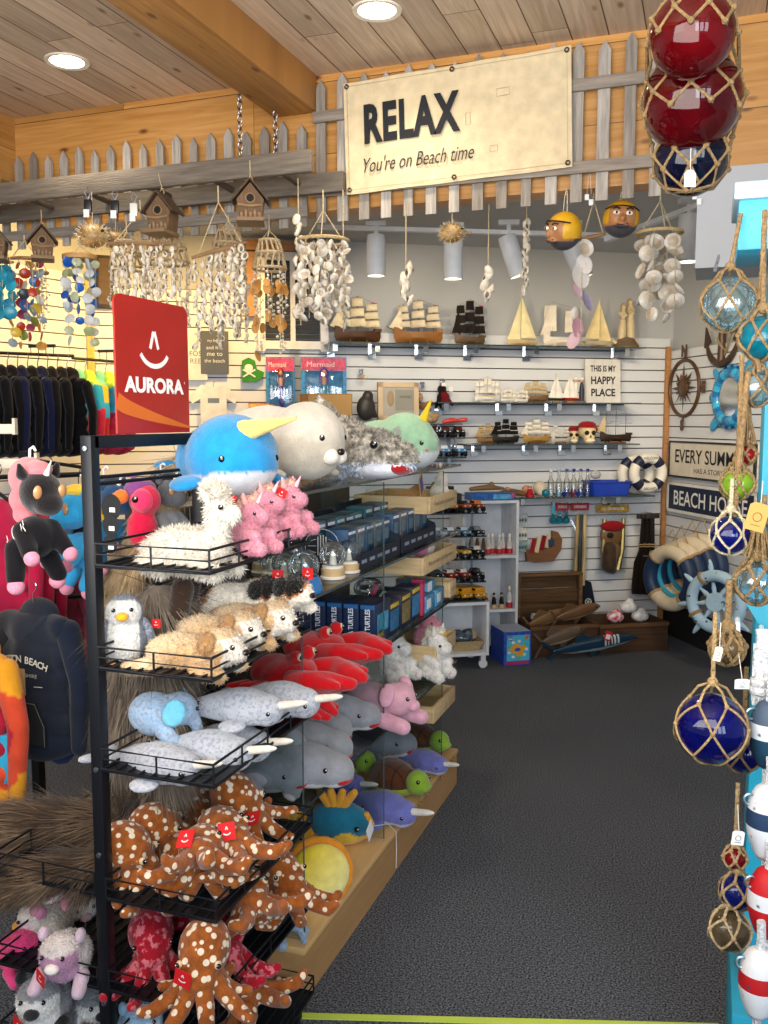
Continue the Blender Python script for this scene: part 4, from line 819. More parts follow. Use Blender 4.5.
b = thing('bagged_toy', 'clear bag with pink toy beside the blue and white bagged toy', 'toy', (-1.04, 2.74, .945 - .02)); b.location.z = S3 + .114
MB('#e8eef2').ell((0, 0, .035), (.05, .06, .035), seg=12, rings=8).build('bag', 'cellophane', b); MB('#d8577a').box((.02, 0, .03), (.01, .05, .02), rot=(.6, 0, 0)).build('toy_part', 'plastic', b)
# ------------------------------------------------------------------ soft toys on the lower shelves
def crab():
    t = thing('crab_plush', '', 'soft toy'); c = '#c3101a'
    blob('body', [('e', (0, 0, .045), (.075, .085, .042)), ('e', (-.05, 0, .05), (.05, .07, .04))], c, 'plush', t, .008, 4)
    for s in (-1, 1):
        blob('claw', [('c', [(.05, s * .06, .045), (.1, s * .075, .045), (.14, s * .05, .04)], [.026, .03, .03]), ('c', [(.14, s * .05, .04), (.2, s * .03, .035)], [.03, .016]), ('c', [(.13, s * .075, .045), (.185, s * .075, .04)], [.022, .011])], c, 'plush', t, .007, 3)
        blob('eye_stalk', [('e', (.045, s * .03, .09), (.02, .018, .02))], c, 'plush', t, .006, 2); MB('#cdbba0').ell((.058, s * .034, .094), (.008, .009, .011), seg=12, rings=8).build('eye_ring', 'gloss', t); eye(t, (.064, s * .035, .094), .006)
        for k in range(3): blob('leg', [('c', [(-.01 - .03 * k, s * .08, .03), (-.02 - .035 * k, s * .125, .035), (-.03 - .04 * k, s * .15, .012)], [.014, .012, .008])], c, 'plush', t, .006, 2)
    return t
CG = 'red crab plushes on the third shelf'
put(crab, 'crab', 'bright red crab plush with claws stretched out, the farther one touching the navy boxes', onz(335, 664, S3) + Vector((-.05, 0, 0)), (0, -.08, -.1), 1.05, CG)
put(crab, 'crab', 'bright red crab plush nearest the black rack, right claw over the shelf edge', onz(296, 690, S3) + Vector((-.02, 0, .0)), (0, -.06, -.1), 1.02, CG)
put(crab, 'crab', 'bright red crab plush hanging below the others beside the narwhal tusks', onz(290, 706, S3) + Vector((-.03, .05, -.015)), (0, .25, -.1), .62, CG)
def shark(c='#9699a0', belly='#e3e6ea', mouth=True):
    def mk():
        t = thing('shark_plush', '', 'soft toy'); f = lambda p: belly if p.z < .03 + .06 * max(0, p.x - .05) else c
        blob('body', [('e', (.02, 0, .055), (.1, .058, .052)), ('e', (.095, 0, .055), (.05, .044, .04)), ('c', [(-.04, 0, .055), (-.13, 0, .06), (-.17, 0, .075)], [.045, .022, .012])], f, 'plush', t, .007, 5)
        blob('dorsal_fin', [('c', [(0, 0, .1), (-.02, 0, .13), (-.035, 0, .15)], [.024, .014, .007])], c, 'plush', t, .006, 2)
        blob('tail_fin', [('c', [(-.17, 0, .07), (-.205, 0, .12)], [.016, .008]), ('c', [(-.17, 0, .07), (-.2, 0, .04)], [.014, .008])], c, 'plush', t, .006, 2)
        for s in (-1, 1): blob('fin', [('e', (.03, s * .07, .03), (.026, .045, .01), (s * -22, 0, s * -35))], c, 'plush', t, .006, 2); eye(t, (.098, s * .039, .066), .006)
        if mouth: MB('#b3121e').ell((.125, 0, .038), (.016, .03, .011), seg=14, rings=8).build('mouth', 'plush', t)
        return t
    return mk
SHG = 'grey sharks on the fourth shelf'
for px, py, dx, rz, sc, lb in ((318, 792, -.07, .0, 1.05, 'grey shark plush nearest the octopuses with white belly and red mouth'), (268, 796, -.04, .1, .9, 'dark grey shark plush half hidden behind the octopus basket'), (328, 770, -.1, .05, 1.05, 'grey shark plush second along the fourth shelf, partly covered'),
    (338, 745, -.09, -.35, 1.0, 'grey shark plush with its nose pointing down over the fourth shelf edge'), (352, 735, -.07, .05, 1.0, 'grey shark plush with red mouth and orange tag, farthest of the shelf row'), (285, 755, -.12, .2, 1.0, 'grey shark plush at the back left below the red crab')):
    put(shark(), 'shark', lb, onz(px, py, S4) + Vector((dx, .02, .0)), (0, 0, rz - .12), sc * 1.12, SHG)
o = MB('#d9a83a').box((0, 0, 0), (.001, .05, .026)).build('price_tag', 'paper', None, 0); o.location = onz(374, 732, S4) + Vector((.01, 0, .035)); tag(o, 'orange card tag hanging at the mouth of the farthest grey shark', 'tag')
put(shark('#7d858f', '#e6ecf2'), 'wshark', 'grey-blue shark plush with open red mouth on the plinth deck', onz(398, 768, S5) + Vector((-.1, .05, 0)), (0, -.15, -.15), 1.25)
def pinky(c, c2, nm='pig_plush'):
    def mk():
        t = thing(nm, '', 'soft toy')
        blob('body', [('e', (-.02, 0, .05), (.075, .052, .05)), ('e', (.06, 0, .07), (.045, .043, .042))], c, 'plush', t, .007, 4)
        for s in (-1, 1):
            blob('ear', [('e', (.055, s * .045, .09), (.022, .012, .032), (s * 25, 0, 0))], c2, 'plush', t, .006, 2); eye(t, (.098, s * .02, .08), .005)
            blob('leg', [('c', [(.04, s * .04, .025), (.1, s * .045, .018)], [.022, .02])], c2, 'plush', t, .006, 2)
        blob('snout', [('e', (.105, 0, .06), (.014, .018, .014))], c2, 'plush', t, .005, 2); return t
    return mk
put(pinky('#d9a4b4', '#e2a9be'), 'pinkp', 'pink pig plush lying at the edge of the fourth shelf', onz(394, 722, S4) + Vector((-.05, -.02, 0)), (0, 0, -.2), 1.3)
put(pinky('#cbb08c', '#d8a9b0', 'bear_plush'), 'tanp', 'tan plush behind the pink pig on the fourth shelf', onz(362, 700, S4) + Vector((-.12, .04, 0)), (0, 0, .1), 1.1)
uw = unicorn_fluff('#f0ece6', '#f2ead8', '#c9a042', False)
put(uw, 'uniw', 'white unicorn plush with gold horn facing the aisle, left of two', onz(404, 690, S4) + Vector((-.05, .05, .02)), (0, 0, -.25), 1.15, 'white unicorns on the fourth shelf')
put(uw, 'uniw', 'white unicorn plush with gold horn nearest the pine tray', onz(430, 683, S4) + Vector((-.02, .05, .02)), (0, .25, -.25), 1.15, 'white unicorns on the fourth shelf')
put(pk2, 'unip0', 'small pink unicorn plush sitting above the white unicorns at the far end', atx(428, 650, -.985) , (0, 0, -.2), .95, 'pink unicorns in the top basket')
def turtle():
    t = thing('turtle_plush', '', 'soft toy')
    f = lambda p: '#3a1f12' if (abs(((p.y + .3) * 26) % 1 - .5) > .45 or abs(((p.x + .3) * 22) % 1 - .5) > .46) else '#5b3522'
    blob('shell', [('e', (-.02, 0, .055), (.078, .062, .052))], f, 'plush', t, .005, 4)
    blob('belly', [('e', (-.015, 0, .03), (.074, .06, .028))], '#9bae3f', 'plush', t, .006, 3)
    blob('head', [('e', (.075, 0, .06), (.036, .036, .038)), ('e', (.1, 0, .052), (.018, .02, .016))], '#8aae36', 'plush', t, .006, 4)
    for s in (-1, 1):
        eye(t, (.096, s * .026, .074), .006); blob('flipper', [('e', (.04, s * .07, .018), (.028, .032, .012), (0, 0, s * -25))], '#8aae36', 'plush', t, .006, 2); blob('flipper', [('e', (-.07, s * .06, .015), (.022, .022, .01))], '#8aae36', 'plush', t, .006, 2)
    return t
TG = 'brown-shelled turtles on the plinth'
put(turtle, 'turt', 'brown-shelled green turtle plush at the far end of the plinth', onz(432, 757, S5) + Vector((-.05, .03, .0)), (0, 0, -.35), 1.15, TG)
put(turtle, 'turt', 'brown-shelled green turtle plush nearest, in front of the shark with open mouth', onz(412, 800, S5) + Vector((-.06, .02, 0)), (0, 0, -.35), 1.2, TG)
put(turtle, 'turt', 'brown-shelled green turtle plush tucked under the fourth shelf, left of the other two', onz(366, 783, S5) + Vector((-.1, .05, 0)), (0, 0, -.2), 1.15, TG)
lil = narwhal('plush', '#6f74bd', '#c9cfe6', '#e8e4dc')
put(lil, 'lil', 'lavender narwhal plush with white tusk beside the far turtle', onz(436, 775, S5) + Vector((-.06, .02, 0)), (0, 0, -.4), 1.1, 'lavender narwhals on the plinth')
put(lil, 'lil', 'lavender narwhal plush lying in front of the near turtle', onz(392, 826, S5) + Vector((-.05, .02, 0)), (0, 0, -.3), 1.35, 'lavender narwhals on the plinth')
put(lil, 'lil', 'lavender narwhal plush mostly hidden behind the teal fish', onz(352, 800, S5) + Vector((-.08, .04, 0)), (0, 0, -.3), 1.2, 'lavender narwhals on the plinth')
def fish(c1, c2, fin):
    def mk():
        t = thing('fish_plush', '', 'soft toy'); f = lambda p: c1 if p.z > .055 + .012 * math.sin(p.x * 60) else c2
        blob('body', [('e', (0, 0, .06), (.085, .05, .06))], f, 'plush', t, .006, 4)
        blob('trim_seam', [('c', [(.085 * math.cos(a), 0, .06 + .06 * math.sin(a)) for a in [R(-120 + 30 * k) for k in range(6)]], [.01] * 6)], fin, 'plush', t, .006, 1)
        for k in range(4): blob('crest', [('c', [(-.02 + .012 * k, 0, .115), (-.045 + .03 * k, 0, .155)], [.014, .011])], fin, 'plush', t, .005, 1)
        blob('tail_fin', [('c', [(-.08, 0, .06), (-.13, 0, .1)], [.014, .01]), ('c', [(-.08, 0, .06), (-.13, 0, .02)], [.014, .01])], fin, 'plush', t, .006, 1)
        for s in (-1, 1): eye(t, (.055, s * .04, .075), .007)
        return t
    return mk
put(fish('#1f6f8c', '#d9b42f', '#d99a2c'), 'fisht', 'teal and yellow fish plush with a yellow crown fin on the plinth', onz(346, 846, S5) + Vector((-.03, .02, 0)), (.25, 0, .2), 1.25)
def flatfish():
    t = thing('fish_plush', '', 'soft toy'); blob('body', [('e', (0, 0, .075), (.08, .03, .072))], lambda p: mixc('#e8cc34', '#f5ea9c', max(0, min(1, .5 + p.x * 5 - (p.z - .07) * 6))), 'plush', t, .006, 4)
    blob('fringe', [('c', [(.084 * math.cos(a), .012, .075 + .078 * math.sin(a)) for a in [2 * PI * k / 20 for k in range(21)]], [.011] * 21)], '#d98a24', 'plush', t, .006, 1)
    blob('tail_fin', [('e', (-.1, .01, .09), (.03, .012, .035))], '#d98a24', 'plush', t, .006, 1)
    for s in (-1, 1): eye(t, (-.05, s * .024, .1), .007)
    return t
put(flatfish, 'flatf', 'round yellow flat fish plush with orange fringe leaning at the front of the plinth', onz(334, 909, S5) + Vector((-.035, .0, 0)), (-.3, 0, .75), 1.15)
put(fish('#d9a82c', '#e3c84a', '#e0a92c'), 'fishy', 'yellow fish plush squeezed between the teal fish and the rack', onz(306, 858, S5) + Vector((-.08, .03, .0)), (.2, 0, .3), .95)
put(lil, 'lil', 'lavender narwhal plush under the octopus arms at the near end of the plinth', onz(296, 880, S5) + Vector((-.06, .03, .0)), (0, 0, .1), .9, 'lavender narwhals on the plinth')
put(elephant_baby, 'eleph', 'blue plush lying low at the near corner of the plinth behind the rack foot', onz(288, 950, S5) + Vector((-.05, .05, 0)), (0, 0, -.3), .85)
tg = thing('price_tag', 'white price tag on a string hanging over the plinth edge', 'tag', atx(371, 826, GX + .002)); MB('#eef0f0').box((.004, -.02, -.005), (.001, .045, .05), rot=(.5, 0, 0)).build('tag_card', 'paper', tg, 0)
a = Vector(tg.location); pts = [atx(x, y, GX + .006) - a for x, y in ((374, 826), (388, 824), (396, 832), (396.5, 850), (396, 868))]; MB('#e6e6e4').tube(pts, .0014, seg=6).build('string', 'cloth', tg)
def adopt(o, lb):
    bpy.context.view_layer.update(); c = [q for q in COL.objects if q.type == 'EMPTY' and q.name.split('.')[0] in ('turtle_plush', 'narwhal_plush') and q.parent is None]
    toy = min(c, key=lambda q: (q.location - o.location).length); o.parent = toy; o.matrix_parent_inverse = toy.matrix_world.inverted(); o['label'] = lb.split(' on ')[0]
for k, (px, py, lb) in enumerate(((421, 802, 'small tan paper tag on the nearest lavender narwhal'), (428, 792, 'small tan paper tag on the near turtle'), (443, 776, 'small tan paper tag on the far lavender narwhal'), (453, 758, 'small tan paper tag on the far turtle'))):
    o = MB('#c9a468').box((0, 0, 0), (.001, .04, .02), rot=(-.6, 0, 0)).box((.0008, 0, 0), (.0006, .024, .004), '#6b4a2a', rot=(-.6, 0, 0)).build('price_tag', 'paper', None, 0); o.location = atx(px, py, GX + .008); adopt(o, lb)
# ================================================================== BACK WALL OF THE ALCOVE
def aloc(px, py, y, z=None):
    p = onay(px, py, y)
    if z is not None: p.z = z
    return p
def wall_shelf(x0, x1, z, label, brs, d=.25):
    t = thing('glass_shelf', label, 'shelf', al((x0 + x1) / 2, CY - .015 - d / 2, z), ROT_BACK); w = x1 - x0
    g = MB('#dfe9ea').box((0, 0, -.004), (w, d, .008)).build('glass_panel', 'glass', t, 0); MB('#35474a').box((0, -d / 2, -.004), (w, .0025, .008)).build('front_edge', 'gloss', g, 0)
    MB('#3a4143').box((0, d / 2 - .006, -.006), (w, .012, .012)).build('back_rail', 'darkmetal', t, 0)
    for f in brs: MB('#c3c8cc').box((f * w, .02, -.03), (.03, d - .05, .044), tx=1).box((f * w, d / 2 - .01, -.04), (.05, .012, .085)).build('bracket', 'chrome', t)
    return t
ZA, ZB, ZC, ZD = 1.972, 1.612, 1.345, 1.0
wall_shelf(.80, 1.82, ZA, 'glass wall shelf at the top left, carrying the big sailing ship models', (-.46, -.2, .1, .42))
wall_shelf(1.83, 2.88, ZA, 'glass wall shelf at the top right, carrying white sailboats', (-.2, .4))
wall_shelf(1.48, 2.86, ZB, 'second glass wall shelf, under the happy place sign', (-.45, -.15, .1, .35))
wall_shelf(1.68, 2.86, ZC, 'third glass wall shelf with dark ships and pirate skulls', (-.4, -.1, .12, .4))
wall_shelf(2.02, 2.98, ZD, 'lowest glass wall shelf with bottles and a blue tub', (-.45, .25))
# ------------------------------------------------------------------ model ships
BRC, BRS = math.cos(R(50)), math.sin(R(50))
def ship(L_, H_, hull, sail, masts=3, full=True, name='ship_model', cat='model ship', deck='#a9824d', stand='#5a3b1e', rows=3, bare=False):
    def mk():
        t = thing(name, '', cat); h = L_ * .16; rows_ = []
        for k in range(13):
            u = -1 + 2 * k / 12; w = L_ * .10 * max(.04, (1 - abs(u) ** 2.6)); sh = h * (.25 + .28 * u * u + (.28 if u > .8 else 0)); x = u * L_ * .42
            rows_.append([Vector((x, -w, h * .8 + sh)), Vector((x, -w * .95, h * .45)), Vector((x * .94, -w * .4, h * .1)), Vector((x * .92, 0, 0)), Vector((x * .94, w * .4, h * .1)), Vector((x, w * .95, h * .45)), Vector((x, w, h * .8 + sh))])
        m = MB(hull).at((0, 0, h * .25)); m.strip(rows_); m.strip([[r[0], r[6]] for r in rows_], deck)
        m.box((-L_ * .36, 0, h * 1.2), (L_ * .12, L_ * .12, h * .35)); m.strip([[r[0] + Vector((0, -.001, -h * .18)), r[0] + Vector((0, -.001, -h * .05))] for r in rows_], '#d9b45c'); m.build('hull', 'wood', t)
        MB(stand).box((0, 0, .004), (L_ * .5, L_ * .14, .008)).box((-L_ * .15, 0, .012), (.01, L_ * .1, .02)).box((L_ * .15, 0, .012), (.01, L_ * .1, .02)).build('stand', 'wood', t)
        MB(stand).tube([(L_ * .36, 0, h * 1.3), (L_ * .55, 0, h * 1.9)], L_ * .007, seg=6).build('bowsprit', 'wood', t)
        rg = MB('#6b5c48'); top0 = None
        for k in range(masts):
            x = (-.26 + .52 * k / max(1, masts - 1)) * L_ if masts > 1 else 0; mh = H_ * (.97 if k == masts // 2 else .86)
            ms = MB(stand).tube([(x, 0, h), (x, 0, mh)], [L_ * .008, L_ * .004], seg=6)
            for r in range(rows): z = h * 1.7 + (mh - h * 1.8) * (r + .92) / rows; yl = L_ * .15 * (1 - .17 * r); ms.tube([(x + yl * BRS, -yl * BRC, z), (x - yl * BRS, yl * BRC, z)], L_ * .004, seg=5)
            mo = ms.build('mast', 'wood', t)
            for r in range(0 if bare else rows):
                z1 = h * 1.7 + (mh - h * 1.8) * (r + .9) / rows; z0 = h * 1.7 + (mh - h * 1.8) * (r + .12) / rows; w = L_ * .145 * (1 - .17 * r); s = MB(sail); R_ = []
                for i in range(5):
                    f = i / 4; z = z0 + (z1 - z0) * f; bul = math.sin(f * PI) * L_ * .045 + L_ * .012; R_.append([Vector((x + bb_ * BRC - q_ * BRS, bb_ * BRS + q_ * BRC, z)) for bb_, q_ in [(bul * (1 - (2 * j / 4 - 1) ** 2 * .6), (2 * j / 4 - 1) * w * (1.08 - .1 * f)) for j in range(5)]])
                s.strip(R_); s.build('sail', 'cloth', mo, 60)
            if top0 is not None: rg.tube([top0, (x, 0, mh)], L_ * .0022, seg=4)
            top0 = (x, 0, mh)
            for sy in (-1, 1): rg.tube([(x, 0, mh * .93), (x - L_ * .04, sy * L_ * .09, h * 1.3)], L_ * .0022, seg=4)
        rg.tube([top0, (L_ * .54, 0, h * 1.9)], L_ * .0022, seg=4); rg.build('rigging', 'rope', t)
        j = MB(sail)
        for q in range(2): a = Vector((L_ * (.5 - .08 * q), 0, h * 1.8)); j.add([a, Vector((L_ * .3, 0, H_ * .78)), Vector((L_ * (.29 - .02 * q), .004, h * 1.6))], [(0, 1, 2)])
        j.build('jib', 'cloth', t, 0)
        if full: MB('#c43a5c').add([(L_ * -.26, 0, H_ * .86), (L_ * -.34, .01, H_ * .84), (L_ * -.26, 0, H_ * .8)], [(0, 1, 2)]).build('flag', 'cloth', t, 0)
        return t
    return mk
def onshelf(px, z, y=5.6): p = onay(px, 420, y); p.z = z + .001; return p
def face(rz=0): return (0, 0, AA + rz)
put(ship(.36, .30, '#4a2d17', '#e3d6b4'), 'ship1', 'large cream-sailed galleon model with dark hull, leftmost on the top shelf', onshelf(358, ZA), face(PI + .15))
put(ship(.37, .29, '#8a5a26', '#ddd0b6', 3), 'ship2', 'large galleon model with honey-brown hull and stacked cream sails beside the black-sailed one', onshelf(418, ZA), face(PI - .1))
put(ship(.26, .30, '#5c4a36', '#221e1c', 3), 'ship3', 'pirate ship model with black sails on the top shelf', onshelf(469, ZA), face(PI + .2))
def sailboat(L_, H_, hull, sail, deck='#d8cbb0'):
    def mk():
        t = thing('sailboat_model', '', 'model sailboat'); rows_ = []
        for k in range(11):
            u = -1 + 2 * k / 10; w = L_ * .13 * max(.03, 1 - max(0, u) ** 2.2 - .25 * max(0, -u) ** 2); x = u * L_ * .46; rows_.append([Vector((x, -w, L_ * .13 + .02 * L_ * u)), Vector((x * .93, -w * .6, L_ * .03)), Vector((x * .9, 0, 0)), Vector((x * .93, w * .6, L_ * .03)), Vector((x, w, L_ * .13 + .02 * L_ * u))])
        m = MB(hull).at((0, 0, .012)); m.strip(rows_); m.strip([[r[0], r[4]] for r in rows_], deck); m.build('hull', 'paint', t)
        MB('#8a6a42').box((0, 0, .005), (L_ * .4, L_ * .16, .01)).box((0, 0, .014), (L_ * .1, L_ * .1, .012)).build('stand', 'wood', t)
        MB('#cfc3a6').tube([(0.04 * L_, 0, L_ * .1), (0.04 * L_, 0, H_)], .003, seg=6).tube([(0.04 * L_, 0, L_ * .22), (-L_ * .42, 0, L_ * .22)], .0022, seg=5).build('mast', 'wood', t)
        s = MB(sail)
        for i in range(6):
            f = i / 6; g = (i + 1) / 6
        P = [[Vector((.03 * L_ - (1 - f) * L_ * .44 * j / 4, math.sin(PI * j / 4) * L_ * .05 * (1 - f), L_ * .24 + f * (H_ * .97 - L_ * .24))) for j in range(5)] for f in [k / 6 for k in range(7)]]
        s.strip(P); s.build('main_sail', 'cloth', t, 60)
        q = MB(sail); P = [[Vector((.06 * L_ + (1 - f) * L_ * .38 * j / 4, math.sin(PI * j / 4) * L_ * .04 * (1 - f), L_ * .18 + f * (H_ * .88 - L_ * .18))) for j in range(5)] for f in [k / 6 for k in range(7)]]
        q.strip(P); q.build('jib', 'cloth', t, 60); return t
    return mk
put(sailboat(.23, .33, '#cdb88e', '#efe2b0'), 'sb1', 'tall cream-sailed model sailboat left of the bleached wood boat', onshelf(521, ZA), face(PI))
put(ship(.28, .30, '#ded5c6', '#e6ddcd', 2, False, deck='#d8cfc0', stand='#cfc5b4', rows=1), 'shipw', 'bleached white wooden sailing ship model with bare masts on the top shelf', onshelf(559, ZA), face(PI))
put(sailboat(.25, .32, '#d2c2a2', '#eed9a2'), 'sb2', 'warm cream model sailboat behind the rainbow shell garland', onshelf(596, ZA), face(.2))
def mermaids():
    t = thing('mermaid_figurine', '', 'figurine'); MB('#6a5a44').lathe([(.07, 0), (.075, .012), (.06, .03), (.045, .055), (.02, .06)], seg=14, sy=.7).build('rock_base', 'oldwood', t)
    for s, h in ((-1, .0), (1, .025)):
        blob('mermaid', [('c', [(s * .028, 0, .045), (s * .024, 0, .1 + h), (s * .022, 0, .15 + h)], [.022, .025, .017]), ('e', (s * .022, 0, .185 + h), (.021, .017, .024)), ('e', (s * .02, -.003, .222 + h), (.014, .014, .017)), ('c', [(s * .042, 0, .19 + h), (s * .03, -.02, .16 + h), (s * .008, -.022, .18 + h)], [.009, .007, .006]), ('c', [(s * .028, 0, .045), (s * .055, 0, .02), (s * .07, .01, .04)], [.016, .01, .012])], '#cbb994', 'paint', t, .0045, 2)
        blob('hair', [('c', [(s * .018, .01, .235 + h), (s * .018, .018, .2 + h), (s * .02, .02, .165 + h)], [.014, .013, .008])], '#a9906a', 'paint', t, .0045, 2)
    return t
put(mermaids, 'merm', 'cream figurine of two mermaids on a rock at the right end of the top shelf', onshelf(624, ZA), face(), 1.2)
# second shelf
SW = ship(.20, .17, '#dcdcd9', '#e3e0d9', 3, False, deck='#cfcac0', stand='#c2bfb8', rows=2)
for px, sc, rz, lb in ((487, 1.0, 0, 'small white ship model at the left end of the second shelf'), (508, .6, 0, 'tiny white ship model second from the left on the second shelf'), (521, .55, 0, 'tiny white ship model just left of the tan ship on the second shelf')):
    put(SW, 'sw', lb, onshelf(px, ZB, 5.58), face(rz), sc)
put(ship(.2, .15, '#7a5a36', '#c7b38e', 3, False), 'st', 'small tan ship model with many sails left of the white sailboats', onshelf(535, ZB, 5.62), face(PI))
put(sailboat(.13, .19, '#26282c', '#e9e6e0'), 'sbk', 'small white-sailed boat model with black hull on the second shelf', onshelf(556, ZB, 5.56), face(PI))
put(sailboat(.14, .19, '#a3202a', '#e9e6e0'), 'sbr', 'small white-sailed boat model with red hull next to the sailor couple', onshelf(570, ZB, 5.56), face(PI))
def figurine(base, body, head, hat, h=.1, kind='figurine', bw=.02, nm='figurine'):
    def mk():
        t = thing(nm, '', kind); MB(base).lathe([(bw, 0), (bw, h * .2), (bw * .85, h * .24)], seg=16).build('base', 'paint', t)
        blob('body', [('c', [(0, 0, h * .28), (0, 0, h * .5), (0, 0, h * .68)], [bw * .8, bw * .75, bw * .5]), ('c', [(0, bw * .7, h * .62), (-.2 * bw, bw * .95, h * .42)], [bw * .25, bw * .2]), ('c', [(0, -bw * .7, h * .62), (-.2 * bw, -bw * .95, h * .42)], [bw * .25, bw * .2])], body, 'paint', t, .003, 2)
        hd = MB(head).ell((0, 0, h * .82), (bw * .5, bw * .5, bw * .55), seg=12, rings=8).build('head', 'paint', t); MB(hat).lathe([(bw * .52, h * .86), (bw * .45, h * .94), (bw * .2, h), (.0001, h * 1.02)], seg=12).build('hat', 'paint', hd); return t
    return mk
def pair():
    t = thing('couple_figurine', '', 'figurine')
    for s, c in ((-1, '#e9e4da'), (1, '#23283a')):
        blob('body', [('c', [(s * .022, 0, .01), (s * .022, 0, .09), (s * .022, 0, .13)], [.018, .017, .012])], c, 'paint', t, .004, 2); MB('#d8a98a').ell((s * .022, 0, .155), (.013, .013, .015), seg=12, rings=8).build('head', 'paint', t)
        MB('#f0eee8').lathe([(.014, .162), (.012, .172), (.0001, .176)], (s * .022, 0, 0), seg=12).build('cap', 'paint', t)
    MB('#5d5f63').box((0, 0, .006), (.09, .05, .012)).build('base', 'paint', t); return t
put(pair, 'pair', 'sailor couple figurine in white and navy left of the happy place sign', onshelf(578, ZB, 5.58), face(), .95)
def plaque(name, label, w, h, d, board, loc, rot, cat='sign', mat='paint', frame=None, fw=.012, planks=0):
    t = thing(name, label, cat, loc, rot); b = MB(board)
    if planks:
        for k in range(planks): b.box((-w / 2 + (k + .5) * w / planks, 0, h / 2), (w / planks - .002, d, h))
        b.box((0, d * .3, h / 2), (w, d * .3, h), mixc(board, '#000000', .4))
    else: b.box((0, 0, h / 2), (w, d, h))
    b = b.build('board', mat, t, 0)
    if frame:
        f = MB(frame)
        for s in (-1, 1): f.box((s * (w / 2 - fw / 2), -d * .35, h / 2), (fw, d * .8, h)); f.box((0, -d * .35, h / 2 + s * (h / 2 - fw / 2)), (w, d * .8, fw))
        f.build('frame', mat, t, 0)
    return t
w_, h_ = .235, .262
w_, h_ = .255, .29
t = plaque('wall_sign', 'whitewashed plank sign with dark lettering standing on the second shelf', w_, h_, .018, '#dad8d3', onshelf(602, ZB, 5.66), (-.06, 0, AA), planks=4)
for k, s in enumerate(('THIS IS MY', 'HAPPY', 'PLACE')): letters(s, (.042, .052, .052)[k], t, (0, -.0098, h_ * (.79, .52, .24)[k]), '#2b2f36', w=w_ * (.72, .70, .68)[k], bold=.03)
# third shelf
put(ship(.21, .17, '#1b1918', '#191817', 3, False, deck='#2a2624', stand='#171514'), 'sk', 'all-black ship model on the third shelf, right of the tan one', onshelf(506, ZC), face(PI))
put(ship(.2, .16, '#8a6a40', '#b59a6c', 3, False), 'st2', 'tan wooden ship model on the third shelf beside the red lobster boat', onshelf(488, ZC, 5.62), face(PI), .85)
put(ship(.22, .17, '#a8803f', '#e6e0d4', 3, False), 'sw2', 'white-sailed ship model with gold hull in the middle of the third shelf', onshelf(537, ZC), face(PI))
put(ship(.15, .13, '#b9b6ae', '#c9c7c0', 2, False), 'sg', 'small pale ship model left of the pirate skulls', onshelf(561, ZC), face(PI))
put(ship(.27, .24, '#2b1c12', '#cbb890', 3, False, deck='#8a6234', rows=2, bare=True), 'sd', 'long dark-hulled ship model with thin bare masts right of the skulls', onshelf(616, ZC), face(PI))
def skull():
    t = thing('pirate_skull', '', 'skull'); blob('skull', [('e', (0, .01, .07), (.05, .058, .05)), ('e', (0, -.025, .035), (.034, .03, .03)), ('e', (0, -.03, .014), (.028, .024, .016))], '#d6c199', 'paint', t, .005, 3)
    for s in (-1, 1): MB('#1b130c').ell((s * .02, -.046, .062), (.013, .01, .013), seg=12, rings=8).build('eye_socket', 'matte', t)
    MB('#1b130c').prism([(-.007, .036), (.007, .036), (0, .05)], .006, (0, -.053, 0)).build('nose_hole', 'matte', t, 0)
    te = MB('#efe6cf')
    for k in range(6): te.box((-.02 + .008 * k, -.051, .02), (.0068, .006, .011))
    te.build('teeth', 'paint', t); MB('#8e1620').lathe([(.052, .092), (.052, .1), (.046, .114), (.03, .125), (.0001, .128)], (0, .012, 0), seg=20, sy=1.15).ell((.055, .03, .08), (.014, .018, .014)).build('bandana', 'cloth', t); return t
put(skull, 'skull', 'pirate skull with red bandana in front on the third shelf', onshelf(588, ZC, 5.54), face(-.1), 1.15, 'pirate skulls')
put(skull, 'skull', 'pirate skull with red bandana, rear one, half hidden by the front skull', onshelf(575, ZC, 5.66), face(-.5), .9, 'pirate skulls')
# lowest shelf
def bottle(c, h=.15, r=.018):
    def mk():
        t = thing('shot_bottle', '', 'bottle'); MB('#ffffff').lathe([(r, 0), (r, h * .6), (r * .45, h * .75), (r * .42, h), (r * .5, h)], seg=16).build('glass_body', 'globeglass', t)
        MB(c).lathe([(r * .9, .003), (r * .9, h * .28), (.0001, h * .3)], seg=14).build('filling', 'plastic', t); MB(c).lathe([(r * .5, h * .97), (r * .55, h * 1.08), (.0001, h * 1.09)], seg=12).build('stopper', 'plastic', t); return t
    return mk
for k, px in enumerate((552, 560, 568, 575, 582, 589)): put(bottle(('#c9d8e2', '#8fb6d6', '#2f5fae', '#1d2f8c', '#2a4aa8', '#1f3f9c')[k]), 'bot%d' % k, 'clear glass bottle with %s contents, %s from the left on the lowest shelf' % (('pale', 'light blue', 'blue', 'navy', 'royal blue', 'deep blue')[k], ('first', 'second', 'third', 'fourth', 'fifth', 'sixth')[k]), onshelf(px, ZD, 5.56), face(), 1.1)
t = thing('plastic_tub', 'bright blue plastic tub on the lowest glass shelf', 'tub', onshelf(608, ZD, 5.58), ROT_BACK)
m = MB('#1f3fae'); n = 24
def rr(w, d, z): return [Vector((max(-w, min(w, 1.3 * w * math.cos(a))), max(-d, min(d, 1.3 * d * math.sin(a))), z)) for a in [2 * PI * k / n for k in range(n)]]
m.strip([rr(.128, .08, 0), rr(.145, .095, .088), rr(.154, .104, .09), rr(.154, .104, .096), rr(.138, .09, .096), rr(.122, .075, .006)], closed=True); m.add(rr(.122, .075, .006), [tuple(range(n))]); m.build('tub_body', 'plastic', t, 35)
